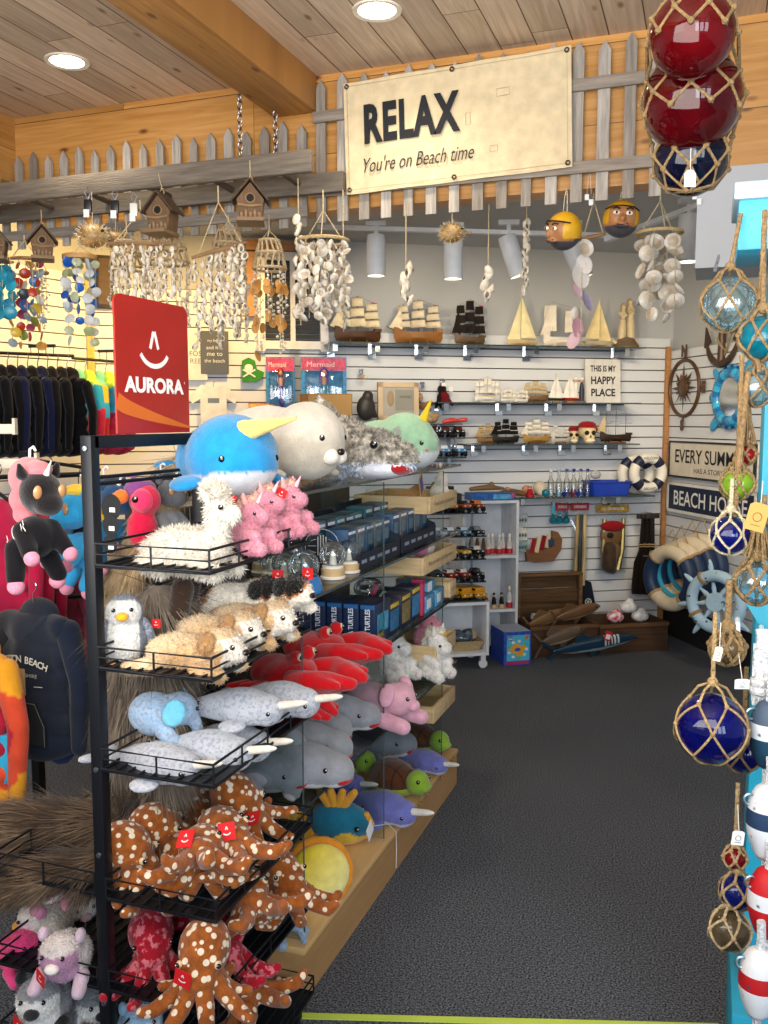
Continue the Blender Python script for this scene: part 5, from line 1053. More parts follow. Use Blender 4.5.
lump('shell_ornament', [('e', (0, 0, .03), (.04, .02, .03))], '#a9adb4', 'shell', 'grey shell ornament standing inside the blue tub', 'shell', onshelf(597, ZD, 5.6) + Vector((0, 0, .105)), AA)
lump('skull_ornament', [('e', (0, 0, .05), (.045, .045, .045)), ('e', (0, -.03, .025), (.028, .024, .024))], '#d9cdb6', 'paint', 'cream skull ornament on the lowest shelf left of the bottles', 'ornament', onshelf(541, ZD, 5.58), AA, 1.05)
put(figurine('#b3141f', '#c11a25', '#e0c8b0', '#b3141f', .07, 'ornament', .028, 'red_ornament'), 'redorn', 'small red ornament left of the cream skull on the lowest shelf', onshelf(531, ZD, 5.56), face())
t = thing('glass_float', 'small turquoise glass float right of the cream skull ornament', 'glass float', onshelf(547, ZD, 5.52), ROT_BACK); MB('#1f8fae').ell((0, 0, .026), .026).build('glass_ball', 'seaglass', t)
for px, c, lb in ((566, '#1d2f8c', 'small navy glass on the lowest shelf front'), (574, '#7a2340', 'small wine-red glass on the lowest shelf front'), (580, '#2336a0', 'small cobalt glass on the lowest shelf front')):
    o = MB(c).lathe([(.012, 0), (.016, .03), (.014, .03), (.010, .004)], seg=14).build('shot_glass', 'seaglass'); o.location = onshelf(px, ZD, 5.5); tag(o, lb, 'glass')
t = thing('driftwood_piece', 'piece of brown driftwood with coral at the left end of the lowest shelf', 'driftwood', onshelf(520, ZD, 5.58), ROT_BACK); MB('#7a5a3a').tube([(-.14, 0, .02), (-.06, .01, .035), (.03, 0, .02), (.09, .0, .03)], [.014, .02, .018, .008], seg=8).build('branch', 'oldwood', t); blob('coral', [('e', (.05, 0, .045), (.03, .02, .03)), ('e', (-.08, 0, .05), (.025, .02, .015))], '#c98a6a', 'shell', t, .006, 1)
# things hanging under the lowest shelf
def hook_of(t, z, d=.1): MB('#aeb3b8').tube([(0, .0, z), (0, -d, z), (0, -d - .005, z + .012)], .0025, seg=6).box((0, .002, z), (.03, .004, .04)).build('peg_hook', 'chrome', t)
def pack(label, px, py0, py1, w, head, fill, kind='hanging pack', y=5.69):
    a = aloc(px, py0, y); b = aloc(px, py1, y); h = a.z - b.z; t = thing('hanging_pack', label, kind, b, ROT_BACK)
    MB(head).box((0, 0, h - .025), (w, .012, .05)).box((0, -.007, h - .025), (w * .7, .001, .02), mixc(head, '#ffffff', .35)).build('header_card', 'print', t, 0)
    bag = MB('#ffffff'); P = [[Vector((x * w / 2 * .96, -.002 - .03 * math.sin(f * PI) * (1 - x * x * .8), (h - .05) * f)) for x in (-1, -.6, -.2, .2, .6, 1)] for f in [k / 6 for k in range(7)]]; bag.strip(P); bag.build('bag', 'cellophane', t, 60)
    fill(t, w, h - .05); hook_of(t, h - .01, .04); return t
def fill_pirate(t, w, h):
    blob('pirate_head', [('e', (-.01, -.012, h * .62), (.085, .03, .085)), ('e', (-.01, -.018, h * .36), (.075, .028, .075))], '#6e5234', 'paint', t, .006, 2)
    MB('#8e1620').ell((-.01, -.03, h * .78), (.088, .03, .038)).build('bandana', 'cloth', t); MB('#14100d').ell((-.035, -.048, h * .64), (.024, .01, .019)).build('eye_patch', 'matte', t)
    b = blob('beard', [('c', [(-.03, -.026, h * .42), (-.03, -.03, h * .15), (.0, -.02, h * .06)], [.05, .055, .03])], '#3f3022', 'hair', t, .006, 2)
    for k, (x0, x1) in enumerate(((-.065, -.07), (.075, .07))): MB('#b9a468').tube([(x0, -.015, h * .9), (x1, -.015, h * .4), (x1 * .6, -.012, h * .06)], [.014, .018, .022], seg=8).build('sword', 'metal', t)
pack('pirate costume pack with gold header card and bearded pirate face', 611, 505, 573, .235, '#b98f2e', fill_pirate)
def fill_sticks(t, w, h):
    for k in range(3): MB(('#a9905c', '#2f3338', '#c9b27a')[k]).tube([(-.03 + .03 * k, -.012, .02), (-.02 + .026 * k, -.012, h * .95)], .014, seg=8).build('toy_sword', 'plastic', t)
pack('narrow pack with red header holding toy swords', 578, 503, 588, .13, '#a31d30', fill_sticks)
pack('small pack with red header next to the gold pirate pack', 562, 503, 520, .09, '#b0243a', lambda t, w, h: None)
t = thing('pirate_flag_bag', 'navy cloth bag with white emblem hanging under the toy swords', 'bag', aloc(586, 608, 5.69), ROT_BACK); MB('#1b2230').prism([(-.05, 0), (.07, 0), (.03, .18), (-.02, .2)], .02).build('cloth_bag', 'cloth', t); m = MB('#d8dadc').torus((.01, -.012, .045), .022, .003, axis='y', seg=16, ts=5)
for k in range(5): a = 2 * PI * k / 5; m.tube([(.01, -.012, .045), (.01 + .02 * math.cos(a), -.012, .045 + .02 * math.sin(a))], .0025, seg=5)
m.build('emblem', 'paper', t)
t = thing('galleon_ornament', 'red and tan wall ornament shaped like a small galleon', 'ornament', aloc(543, 560, 5.7), ROT_BACK); m = MB('#7a5232').prism([(-.12, .0), (-.06, -.015), (.07, -.01), (.125, .07), (.13, .14), (.10, .19), (.06, .2), (.06, .09), (-.03, .07), (-.13, .08)], .03); m.build('plaque', 'wood', t)
for k in range(4): MB(('#a3242f', '#d8c9a8', '#8a1d28', '#c9b896')[k]).box((-.08 + .035 * k, -.016, .10 + .01 * k), (.028, .008, .11 - .01 * abs(k - 1)), rot=(0, .2, 0)).build('sail', 'cloth', t)
MB('#2f3f5c').box((.05, -.018, .12), (.045, .008, .045)).build('window_panel', 'plastic', t)
for px, py, lb in ((553, 512, 'teal glass pendant, left of three'), (559, 513, 'teal glass pendant, middle of three'), (566, 512, 'dark teal glass pendant, right of three')):
    t = thing('glass_pendant', lb, 'pendant', aloc(px, 524, 5.69), ROT_BACK); MB('#1d86a3').lathe([(.0001, 0), (.02, .008), (.026, .03), (.012, .05), (.006, .07), (.0001, .072)], seg=14).build('pendant_body', 'seaglass', t); MB('#5cc0d0').box((0, 0, .10), (.025, .004, .06)).build('backing_card', 'paper', t); hook_of(t, .13, .03)
for px, py, c, lb in ((521, 525, '#b9c3c4', 'small hanging card pack with grey fish charms beside the bookcase, upper'), (521, 552, '#8fa9a6', 'small hanging card pack with green charms beside the bookcase, lower'), (521, 540, '#d8d6cf', 'small hanging card pack with white charms, between the other two')):
    t = thing('charm_card', lb, 'hanging pack', aloc(px, py, 5.69), ROT_BACK); MB(c).box((0, 0, .04), (.09, .006, .08)).build('card', 'print', t, 0)
    for k in range(4): MB('#6a7f86').ell((-.03 + .02 * k, -.006, .035), (.007, .004, .014), seg=8, rings=6).build('charm', 'metal', t)
    MB('#c9d0d4').box((0, .002, .09), (.03, .004, .02)).build('hanger', 'plastic', t)
def paddle(k):
    t = thing('wooden_paddle', 'dark carved souvenir paddle tied with string, %s of three at the right end' % ('left', 'middle', 'right')[k], 'paddle', aloc(638 + 7 * k, 594, 5.62 - .03 * k), (0, .05 - .04 * k, AA)); h = .56
    MB('#241d1a').prism([(-.045, 0), (.045, 0), (.05, .06), (.045, .22), (.016, .30), (.014, .52), (-.014, .52), (-.016, .30), (-.045, .22), (-.05, .06)], .014).build('blade', 'darkmetal', t, 30)
    MB('#2b211c').box((0, 0, .535), (.10, .024, .03), b=.004).build('grip', 'wood', t); MB('#b9a27a').torus((0, 0, .33), .022, .004, seg=16, ts=6).torus((0, 0, .345), .021, .004, seg=16, ts=6).build('string', 'rope', t)
    for j in range(4): MB('#9a948a').box((.012, -.008, .05 + .022 * j), (.03, .001, .014)).build('carved_letter', 'paper', t, 0)
    MB('#aeb3b8').tube([(0, .10 - .03 * (2 - k), .555), (0, -.03, .555)], .0025, seg=6).build('peg_hook', 'chrome', t)
for k in range(3): paddle(k)
def lifebuoy(Rr, r, c1, c2, c3=None, rope='#c9b38a', bands=4, seg=48, rot0=.78):
    def mk():
        t = thing('lifebuoy', '', 'life ring'); m = MB(c1)
        for q in range(bands):
            a0 = rot0 + 2 * PI * q / bands; m.torus((0, 0, 0), Rr, r, c1, axis='y', seg=10, ts=14, a0=a0 + .24, a1=a0 + 2 * PI / bands - .24)
        m.build('ring', 'paint', t, 60); 
        for q in range(bands): a0 = rot0 + 2 * PI * q / bands; MB(c2).torus((0, 0, 0), Rr, r * 1.03, c2, axis='y', seg=6, ts=14, a0=a0 - .25, a1=a0 + .25).build('band', 'paint', t, 60)
        if rope:
            for q in range(bands): a = rot0 + 2 * PI * q / bands + .27; c = Vector((Rr * math.cos(a), 0, Rr * math.sin(a))); MB(rope).torus((0, 0, 0), r * 1.05, .006, seg=18, ts=6).build('rope_band', 'rope', t, 60, c, (0, PI / 2 - a + PI / 2, 0))
        return t
    return mk
lb1 = lifebuoy(.088, .03, '#e6e2d8', '#1b2340', None, None)
LBP = aloc(648, 474, 5.64)
o = put(lb1, 'lb1', 'white lifebuoy with navy bands in front on the back wall near the corner', aloc(648, 473, 5.50), face(), 1.14); letters('WELCOME', .014, o, (0, -.031, .088), '#4a5360'); letters('ABOARD', .014, o, (0, -.031, -.088), '#4a5360')
put(lb1, 'lb1b', 'white lifebuoy with navy bands, rear one behind its twin', aloc(636, 474, 5.62), face(), 1.14)
tag(MB('#aeb3b8').tube([al(2.99, 5.735, 1.235), al(2.99, 5.46, 1.235)], .004, seg=6).build('wall_hook', 'chrome'), 'long peg hook holding the two navy-banded lifebuoys', 'hook')
# ------------------------------------------------------------------ bookcase, cube, toy cars
def cubby(name, x0, x1, y0, y1, shelves, z1, z0, label, cat, col='#dfe3e8'):
    t = thing(name, label, cat, al((x0 + x1) / 2, (y0 + y1) / 2, 0), ROT_BACK); w, d = x1 - x0, y1 - y0; k = .018
    for s in (-1, 1): MB(col).box((s * (w / 2 - k / 2), 0, (z0 + z1) / 2), (k, d, z1 - z0), b=.002).build('side_panel', 'paint', t)
    MB(col).box((0, d / 2 - .006, (z0 + z1) / 2), (w - 2 * k, .008, z1 - z0 - .01)).build('back_panel', 'paint', t)
    for z in shelves: MB(col).box((0, -.002, z), (w - 2 * k, d - .01, k)).build('shelf', 'paint', t)
    return t
cubby('bookcase', 1.63, 2.005, 5.42, 5.73, (.28, .63, .982, .06), .991, .0, 'narrow white bookcase against the slatwall with small figurines in it', 'bookcase')
cub = cubby('rolling_cube', 1.35, 1.70, 5.08, 5.38, (.095, .405), .414, .086, 'low white open cube on casters at the end of the shelf unit', 'storage cube')
for sx in (-1, 1):
    for sy in (-1, 1): MB('#d9dbde').lathe([(.0001, -.011), (.026, -.011), (.028, 0), (.026, .011), (.0001, .011)], (sx * .145, sy * .12, .03), rot=(PI / 2, 0, 0), seg=16).box((sx * .145, sy * .12, .07), (.03, .03, .03)).build('caster', 'plastic', cub)
cs = thing('car_shelf_stand', 'stack of dark glass shelves full of toy cars above the white cube', 'display stand', al(1.50, 5.23, .416), ROT_BACK)
CZ = (.944, .806, .668, .531, .418)
for z in CZ: MB('#2b3034').box((0, 0, z - .416 + .004), (.36, .27, .008)).build('shelf', 'gloss', cs, 0)
for sx in (-1, 1): MB('#8b9094').box((sx * .17, .125, .29), (.012, .012, .58)).build('upright', 'metal', cs)
def car(kind, c, c2, L_=.1):
    def mk():
        t = thing('toy_car', '', 'toy car'); W_ = L_ * .46; wr = L_ * (.15 if kind == 'monster' else .095); zb = wr * (1.5 if kind == 'monster' else .7)
        m = MB(c).box((0, 0, zb + L_ * .09), (L_, W_, L_ * .17), b=L_ * .025)
        m.box((0, 0, zb + .002), (L_ * .9, W_ * .8, .006), '#1a1a1c'); b = m.build('body', 'gloss', t)
        if kind == 'bus': MB(c).box((-.02 * L_, 0, zb + L_ * .27), (L_ * .92, W_ * .94, L_ * .22), b=L_ * .02).build('cabin', 'gloss', t); MB('#1b1f26').box((-.02 * L_, 0, zb + L_ * .29), (L_ * .8, W_ * .96, L_ * .09)).build('window_band', 'gloss', t); MB('#1a1a1c').box((0, 0, zb + L_ * .12), (L_ * 1.005, W_ * 1.01, L_ * .02)).build('stripe', 'paint', t)
        else: MB(c2).box((-L_ * .06, 0, zb + L_ * .25), (L_ * .52, W_ * .86, L_ * .16), tx=.7, ty=.85, b=L_ * .015).build('cabin', 'gloss', t); MB('#20262e').box((-L_ * .06, 0, zb + L_ * .25), (L_ * .47, W_ * .88, L_ * .10), tx=.75, ty=.9).build('windows', 'gloss', t)
        for sx in (-1, 1):
            for sy in (-1, 1): wv = MB('#141416').lathe([(wr * .3, -wr * .42), (wr * .92, -wr * .42), (wr, -wr * .25), (wr, wr * .25), (wr * .92, wr * .42), (wr * .3, wr * .42)], (sx * L_ * .31, sy * W_ * .5, wr), rot=(PI / 2, 0, 0), seg=16).build('wheel', 'matte', t); MB('#c2c6ca').lathe([(.0001, -wr * .45), (wr * .35, -wr * .44), (wr * .35, wr * .44), (.0001, wr * .45)], (sx * L_ * .31, sy * W_ * .5, wr), rot=(PI / 2, 0, 0), seg=10).build('hub', 'metal', wv)
        for sy in (-1, 1): MB('#f2efe2').ell((L_ * .5, sy * W_ * .3, zb + L_ * .1), (.003, L_ * .05, L_ * .03), seg=8, rings=6).build('headlight', 'gloss', t)
        return t
    return mk
ORD = ('left', 'second', 'third', 'right')
specs = [(0, 'monster', [('#b3641f', '#1d1d1f'), ('#c9772a', '#e6e0d6'), ('#a84c1a', '#2a2420'), ('#8a3b18', '#d9822b')], 'off-road truck with orange body'), (1, 'car', [('#b9c0c6', '#dfe4e8'), ('#20262e', '#e6e9ec'), ('#4f86a8', '#c9d6de'), ('#1c1f24', '#7f8a94')], 'silver and black toy police car'),
    (2, 'monster', [('#3a3a3c', '#d9b23a'), ('#d9a92c', '#d9a92c'), ('#e0b44a', '#2a2a2c'), ('#1d1d1f', '#e9e4d6')], 'toy truck in yellow and black'), (3, 'monster', [('#17181b', '#3a3d42'), ('#8e2a26', '#e3ddd2'), ('#a3312a', '#ece6da'), ('#17181b', '#2a2c30')], 'toy jeep in red, white and black'), (4, 'bus', [('#d99a1e', '#d99a1e')] * 4, 'yellow toy school bus')]
for row, kind, cl, nm in specs:
    for k, (a, b) in enumerate(cl):
        lb = '%s, %s on the %s shelf of the car stand' % (nm, ORD[k], ('top', 'second', 'third', 'fourth', 'bottom')[row])
        put(car(kind, a, b, .1 if kind != 'bus' else .15), 'car%d%d' % (row, 0 if kind == 'bus' else k), lb, al(1.385 + .083 * k, 5.165 + (.02 if kind == 'bus' else 0), CZ[row] + .009), (0, 0, AA - PI / 2 + (.25 if kind != 'bus' else .3)), 1.22 if kind != 'bus' else 1.05, 'toy cars on the car stand')
sh = thing('wall_shelf', 'short dark shelf carrying two blue monster trucks beside the green narwhal', 'shelf', al(1.50, 5.63, 1.262), ROT_BACK); MB('#3a3f44').box((0, 0, 0), (.36, .22, .008)).build('shelf_board', 'gloss', sh, 0); MB('#aeb3b8').box((.1, .06, -.03), (.02, .1, .05)).build('bracket', 'chrome', sh)
for k, px in enumerate((454, 469)): put(car('monster', '#2f86c4', '#e6ebef', .13), 'mt1', 'blue and white monster truck, %s one on the short dark shelf' % ('left', 'right')[k], al(1.545 + .105 * k, 5.58, 1.267), (0, 0, AA - PI / 2), 1, 'blue monster trucks')
sh = thing('wall_shelf', 'short dark shelf of black trucks just above the blue monster trucks', 'shelf', al(1.52, 5.63, 1.385), ROT_BACK); MB('#3a3f44').box((0, 0, 0), (.3, .22, .008)).build('shelf_board', 'gloss', sh, 0); MB('#aeb3b8').box((.1, .06, -.03), (.02, .1, .05)).build('bracket', 'chrome', sh)
for k in range(3): put(car('monster', '#1c1a1b', '#5a2420', .12), 'mt2', 'black toy truck with dark red cab, %s of three above the blue trucks' % ('left', 'middle', 'right')[k], al(1.47 + .085 * k, 5.58, 1.39), (0, 0, AA - PI / 2), 1, 'black toy trucks')
lump('lobster_ornament', [('c', [(-.05, 0, .01), (.0, 0, .02), (.05, 0, .02)], [.012, .018, .012]), ('c', [(.05, .02, .02), (.09, .035, .025)], [.012, .014]), ('c', [(.05, -.02, .02), (.09, -.035, .025)], [.012, .014])], '#c8413c', 'plastic', 'coral red lobster ornament lying above the black toy trucks', 'ornament', al(1.60, 5.61, 1.478), AA, 1, .005)
lump('shell_ornament', [('e', (0, 0, .03), (.05, .03, .03)), ('e', (.03, 0, .05), (.03, .02, .02))], '#a98a62', 'shell', 'brown shell ornament above the black toy trucks beside the yellow horn', 'ornament', al(1.47, 5.62, 1.478), AA, 1, .006)
sh = thing('wall_shelf', 'thin dark shelf behind the yellow horn holding a brown shell and a coral lobster', 'shelf', al(1.53, 5.64, 1.474), ROT_BACK); MB('#3a3f44').box((0, 0, 0), (.26, .2, .006)).build('shelf_board', 'gloss', sh, 0); MB('#aeb3b8').box((0, .06, -.025), (.02, .1, .045)).build('bracket', 'chrome', sh)
put(car('car', '#17181a', '#1f2124', .16), 'bcar', 'long black toy car on top of the car stand', al(1.44, 5.28, 1.062), (0, 0, AA + .2), 1.0)
sh = thing('car_box', 'dark box under the long black toy car on the car stand', 'box', al(1.44, 5.28, .954), ROT_BACK); MB('#24282e').box((0, 0, .052), (.24, .14, .104), b=.003).box((0, -.0705, .05), (.18, .001, .05), '#4a545e').build('carton', 'print', sh, 0)
b = thing('game_box', 'flat blue game box lying on top of the white bookcase', 'box', al(1.84, 5.52, .992), ROT_BACK); MB('#2560ae').box((0, 0, .022), (.30, .14, .044), b=.002).box((.06, -.0705, .022), (.12, .001, .03), '#5aa7d8').box((.13, -.0708, .028), (.03, .001, .02), '#c8505a').build('carton', 'print', b, 0)
lump('driftwood_piece', [('c', [(-.12, 0, .02), (0, 0, .03), (.1, 0, .02)], [.014, .02, .01]), ('e', (.02, 0, .05), (.018, .014, .016))], '#8a6a48', 'oldwood', 'brown driftwood ornament lying on the flat blue game box', 'ornament', al(1.84, 5.55, 1.038), AA)
for k, px in enumerate((.0, .038, .076, .110, .145)):
    c = ('#c21f2c', '#c21f2c', '#c21f2c', '#c21f2c', '#c21f2c')[k]; put(figurine(c, '#ece8e2', '#f0ece6', '#f2f0ec', .13, 'figurine', .022, 'santa_figurine'), 'santa', 'white figurine on a red base, %s of five in the upper bookcase cubby' % ('first', 'second', 'third', 'fourth', 'fifth')[k], al(1.825 + px, 5.50 + .03 * (k % 2), .640), face(), 1, 'white figurines on red bases')
for k in range(3): put(figurine(('#2f6f78', '#5a3a24', '#6b4a2e')[k], '#7a5234', '#caa27a', '#4a2f1c', .15, 'figurine', .018), 'brf%d' % k, 'brown wooden figurine, %s of three left of the red-based ones' % ('left', 'middle', 'right')[k], al(1.70 + .042 * k, 5.47, .640), face(), 1)
for k in range(5): c = ('#23304f', '#8e2a2e', '#20222a', '#d9c9a8', '#c21f2c')[k]; put(figurine('#d1b080' if k in (2, 3) else '#b01f2a' if k == 4 else '#2f4a78', ('#3a5a8c', '#a83a34', '#1d1f26', '#23262c', '#f0ede8')[k], '#e0c0a0', ('#1d2a44', '#c9a04a', '#14161a', '#14161a', '#f0ede8')[k], .10 + .04 * (k == 4), 'figurine', .020), 'lf%d' % k, '%s figurine, %s in the lower bookcase cubby' % (('blue', 'dark red', 'black', 'black and tan', 'white and red')[k], ('first', 'second', 'third', 'fourth', 'last')[k]), al(1.755 + .052 * k, 5.47, .290), face(), 1)
bk = thing('shell_basket', 'woven tan basket inside the white rolling cube filled with dark wrapped goods', 'basket', al(1.58, 5.2, .106), ROT_BACK); m = MB('#c2a97c'); m.strip([rr(.085, .06, 0), rr(.11, .08, .055), rr(.112, .082, .06), rr(.1, .072, .06), rr(.08, .055, .006)], closed=True); m.add(rr(.08, .055, .006), [tuple(range(24))]); m.build('basket_body', 'rope', bk, 35)
lump('wrapped_goods', [('e', (0, 0, .03), (.08, .055, .035)), ('e', (.03, 0, .055), (.05, .04, .03)), ('e', (-.04, .01, .05), (.035, .03, .03))], lambda p: '#b9a37a' if p.x > .04 and p.z > .03 else mixc('#1d2733', '#5a6878', .5 + tone(p, 40)), 'gloss', 'dark foil-wrapped goods heaped in the woven basket', 'wrapped goods', al(1.58, 5.2, .145), AA)
tb = thing('toy_box', 'square blue toy box with printed yellow and orange picture on the carpet by the bookcase', 'box', al(1.892, 5.235, 0), (0, 0, AA + .05)); m = MB('#2f4fae').box((0, 0, .105), (.18, .22, .21), b=.003); m.build('carton', 'print', tb, 0)
f = MB('#45b4d8').box((0.004, -.1105, .11), (.15, .001, .16)); f.build('front_print', 'paper', tb, 0)
f = MB('#e0a02c').prism([((.05 + .012 * math.sin(5 * a)) * math.cos(a), .1 + (.036 + .01 * math.sin(4 * a)) * math.sin(a)) for a in [2 * PI * k / 30 for k in range(30)]], .001, (0, -.1115, 0)); f.build('sun_print', 'paper', tb, 0); MB('#2a58b8').ell((0, -.112, .1), (.02, .001, .012)).build('badge', 'paper', tb); MB('#1f3f8c').ell((-.045, -.1115, .17), (.022, .001, .014)).build('badge', 'paper', tb); MB('#c9702a').ell((.06, -.1115, .175), (.014, .001, .014)).build('badge', 'paper', tb)
rg_ = random.Random(5)
for k in range(9): a = 2 * PI * k / 9; MB(('#e8e4dc', '#7fae3f', '#d8d3c8')[k % 3]).ell((.058 * math.cos(a), -.1118, .1 + .052 * math.sin(a)), (.011, .001, .009), seg=10, rings=6).build('character_dot', 'paper', tb)
letters('GO', .017, tb, (-.045, -.113, .17), '#f2f2f0', bold=.02); MB('#b02a6a').box((0, -.1115, .018), (.15, .001, .02)).build('base_band', 'paper', tb, 0); MB('#aeb9cf').box((0, 0, .2115), (.17, .21, .001)).build('lid_top', 'paper', tb, 0)
# ------------------------------------------------------------------ chest, crate, fish
WD = '#4a3220'
def crate(x0, x1, y0, y1, h, name, label, cat):
    t = thing(name, label, cat, al((x0 + x1) / 2, (y0 + y1) / 2, 0), ROT_BACK); w, d = x1 - x0, y1 - y0
    for s in (-1, 1): MB(WD).box((0, s * (d / 2 - .01), h / 2), (w, .02, h), b=.003).build('long_board', 'oldwood', t); MB(WD).box((s * (w / 2 - .01), 0, h / 2), (.02, d - .04, h), b=.003).build('end_board', 'oldwood', t)
    MB('#3a2718').box((0, 0, .01), (w - .04, d - .04, .018)).build('bottom_board', 'oldwood', t); MB('#6b4a2c').box((0, -d / 2 - .004, h - .012), (w + .006, .008, .022)).build('front_trim', 'oldwood', t); return t
ch = crate(2.04, 2.50, 5.28, 5.60, .20, 'treasure_chest', 'old brown wooden chest with its lid standing open against the wall', 'chest')
L2 = MB('#5a4026'); w = .46
for k in range(3): L2.box((0, .135 + .02 * abs(k - 1), .245 + .092 * k), (w, .016, .088), '#5a4026', b=.003)
for s in (-1, 1): L2.box((s * (w / 2 - .012), .115, .345), (.024, .05, .29), '#6e5234', b=.003)
L2.box((0, .115, .482), (w, .05, .02), '#6e5234', b=.003).box((0, .12, .205), (w, .03, .02), '#3b2a1a'); L2.build('lid', 'oldwood', ch)
crate(2.51, 2.99, 5.28, 5.60, .19, 'wooden_crate', 'dark brown wooden crate right of the open chest', 'crate')
def woodfish(L_, c, c2, stripes):
    def mk():
        t = thing('wooden_fish', '', 'carved fish'); f = lambda p: ('#d9dde0' if stripes and p.x > L_ * .12 and p.x < L_ * .3 and abs(((p.x / L_) * 30) % 1) < .4 and p.z > -.01 else (c2 if p.z < -.018 else c))
        blob('body', [('c', [(-L_ * .36, 0, 0), (-L_ * .15, 0, 0), (L_ * .1, 0, 0), (L_ * .34, 0, .0), (L_ * .47, 0, -.005)], [.012, .04, .052, .036, .008])], f, 'gloss', t, .006, 5, None, None, None, lambda p: Vector((p.x, p.y * .55, p.z * 1.05)))
        for s in (-1, 1): MB(c).prism([(-L_ * .35, 0), (-L_ * .5, s * .085), (-L_ * .46, s * .085), (-L_ * .32, s * .01)], .008).build('tail_fin', 'paint', t, 0)
        MB(c).prism([(.02, .05), (-.06, .095), (-.1, .06), (-.1, .035)], .007).build('dorsal_fin', 'paint', t, 0); MB(c).prism([(.06, -.045), (-.0, -.10), (.0, -.045)], .007).build('belly_fin', 'paint', t, 0); MB('#0d0d0f').ell((L_ * .38, -.018, .012), .007).build('eye', 'gloss', t); return t
    return mk
a = aloc(590, 645, 5.2); put(woodfish(.68, '#1c3a4f', '#8fa3ad', True), 'wf1', 'blue-green carved wooden fish with white stripes and red tag leaning on the chest front', a, (.25, -.13, AA), 1)
o = MB('#c8202c').box((0, 0, 0), (.045, .003, .06), rot=(0, .3, 0)).box((0, -.002, -.005), (.03, .001, .03), '#f0e9e4', rot=(0, .3, 0)).build('price_tag', 'paper', None, 0); o.location = aloc(608, 636, 5.155); o.rotation_euler = (0, 0, AA); tag(o, 'red and white tag on the carved wooden fish', 'tag')
for k, (px, py, c, rz, lb) in enumerate(((545, 622, '#8a6a48', .3, 'brown carved wooden fish lying across the top of the open chest'), (575, 616, '#7a5a3c', .12, 'brown carved wooden fish resting on both chest and crate'), (560, 640, '#6b5a4a', .2, 'grey-brown carved wooden fish leaning behind the blue-green one'))):
    put(woodfish(.40, c, mixc(c, '#d9c9a8', .5), False), 'wfb%d' % k, lb, aloc(px, py, 5.40 if k < 2 else 5.235) + Vector((0, 0, .02)), (.4 if k < 2 else .2, -.2, AA + rz), 1)
t = thing('wrapped_bottle', 'white paper-wrapped bottle lying on the chest', 'bottle', aloc(532, 616, 5.42), (0, .3, AA)); MB('#d9dadb').lathe([(.022, 0), (.024, .07), (.01, .1), (.01, .12)], rot=(0, PI / 2, 0), seg=14).build('bottle_body', 'paper', t); MB('#c8505a').box((.035, -.024, 0), (.03, .002, .016)).build('label', 'paper', t, 0)
for px, py, c, lb in ((615, 617, '#d64a68', 'pink bag of shells heaped in the crate'), (640, 616, '#dcd8d2', 'white netted shells at the right end of the crate'), (628, 607, '#dfe3e6', 'clear plastic bag standing up in the crate')):
    t = thing('shell_bag', lb, 'bag', aloc(px, py, 5.44) - Vector((0, 0, .03)), ROT_BACK); blob('bag_body', [('e', (0, 0, .03), (.06, .05, .04)), ('e', (.01, 0, .06), (.03, .025, .03))], lambda p: mixc(c, '#ffffff', .3 + tone(p, 50)), 'gloss', t, .006, 1)
# ------------------------------------------------------------------ goods on the slatwall, left half
def at_back(px, py, y=5.70): return onay(px, py, y)
p = at_back(215, 374); t = plaque('quote_sign', 'dark grey sign with small white lettering hanging behind the red sign', .17, .26, .02, '#4a4e54', p + Vector((0, 0, -.0)), ROT_BACK)
for k, s in enumerate(('my heart', 'and it is', 'me to', 'the beach')): letters(s, .022, t, (0, -.011, .2 - .04 * k), '#d9dbdd')
for k, (px, py0, py1, w, c, lb) in enumerate(((262, 444, 403, .16, '#2a6aa8', 'small blue and orange doll blister pack behind the blue narwhal'), (281, 420, 357, .18, '#1d7fc0', 'tall blue mermaid doll pack with pink top'), (324, 418, 357, .29, '#2b8fd0', 'wide blue mermaid doll pack with a purple-haired doll'))):
    y = 5.68; a, b = at_back(px, py0, y), at_back(px, py1, y); h = b.z - a.z; t = thing('doll_pack', lb, 'doll pack', a, ROT_BACK)
    MB('#c8502a' if k == 0 else c).box((0, 0, h / 2), (w, .008, h), b=.002).build('backing_card', 'print', t, 0); MB('#d9a03a' if k == 0 else '#c83a62').box((0, -.005, h * .88), (w * .96, .001, h * .2)).build('title_band', 'print', t, 0)
    if k: letters('Mermaid', h * .08, t, (-.02, -.0062, h * .88), '#f2d9e2', w=w * .6)
    n = 3 if k == 0 else 1
    for j in range(n):
        x = (j - (n - 1) / 2) * w * .3; s = .55 if n == 3 else 1.0 if k == 1 else 1.25
        blob('doll_tail', [('c', [(x, -.016, h * .52), (x, -.018, h * .3), (x + .015 * s, -.016, h * .1)], [.016 * s, .013 * s, .006 * s]), ('e', (x + .02 * s, -.016, h * .08), (.022 * s, .005, .012 * s))], ('#7a3a9c', '#6a3aa8', '#3a9ab0')[(k + j) % 3], 'gloss', t, .0045, 2)
        blob('doll_body', [('c', [(x, -.016, h * .52), (x, -.016, h * .64)], [.012 * s, .014 * s]), ('e', (x, -.018, h * .74), (.014 * s, .013 * s, .017 * s))], '#d9a78a', 'plastic', t, .0045, 2)
        blob('doll_hair', [('e', (x, -.008, h * .77), (.02 * s, .012 * s, .022 * s)), ('c', [(x - .016 * s, -.008, h * .74), (x - .02 * s, -.008, h * .56)], [.009 * s, .005 * s]), ('c', [(x + .016 * s, -.008, h * .74), (x + .02 * s, -.008, h * .56)], [.009 * s, .005 * s])], ('#b8862f', '#8a2430', '#6a4ab0')[k], 'gloss', t, .0045, 2)
    MB('#ffffff').box((0, -.022, h * .42), (w * .8, .03, h * .7), b=.006).build('blister', 'cellophane', t)
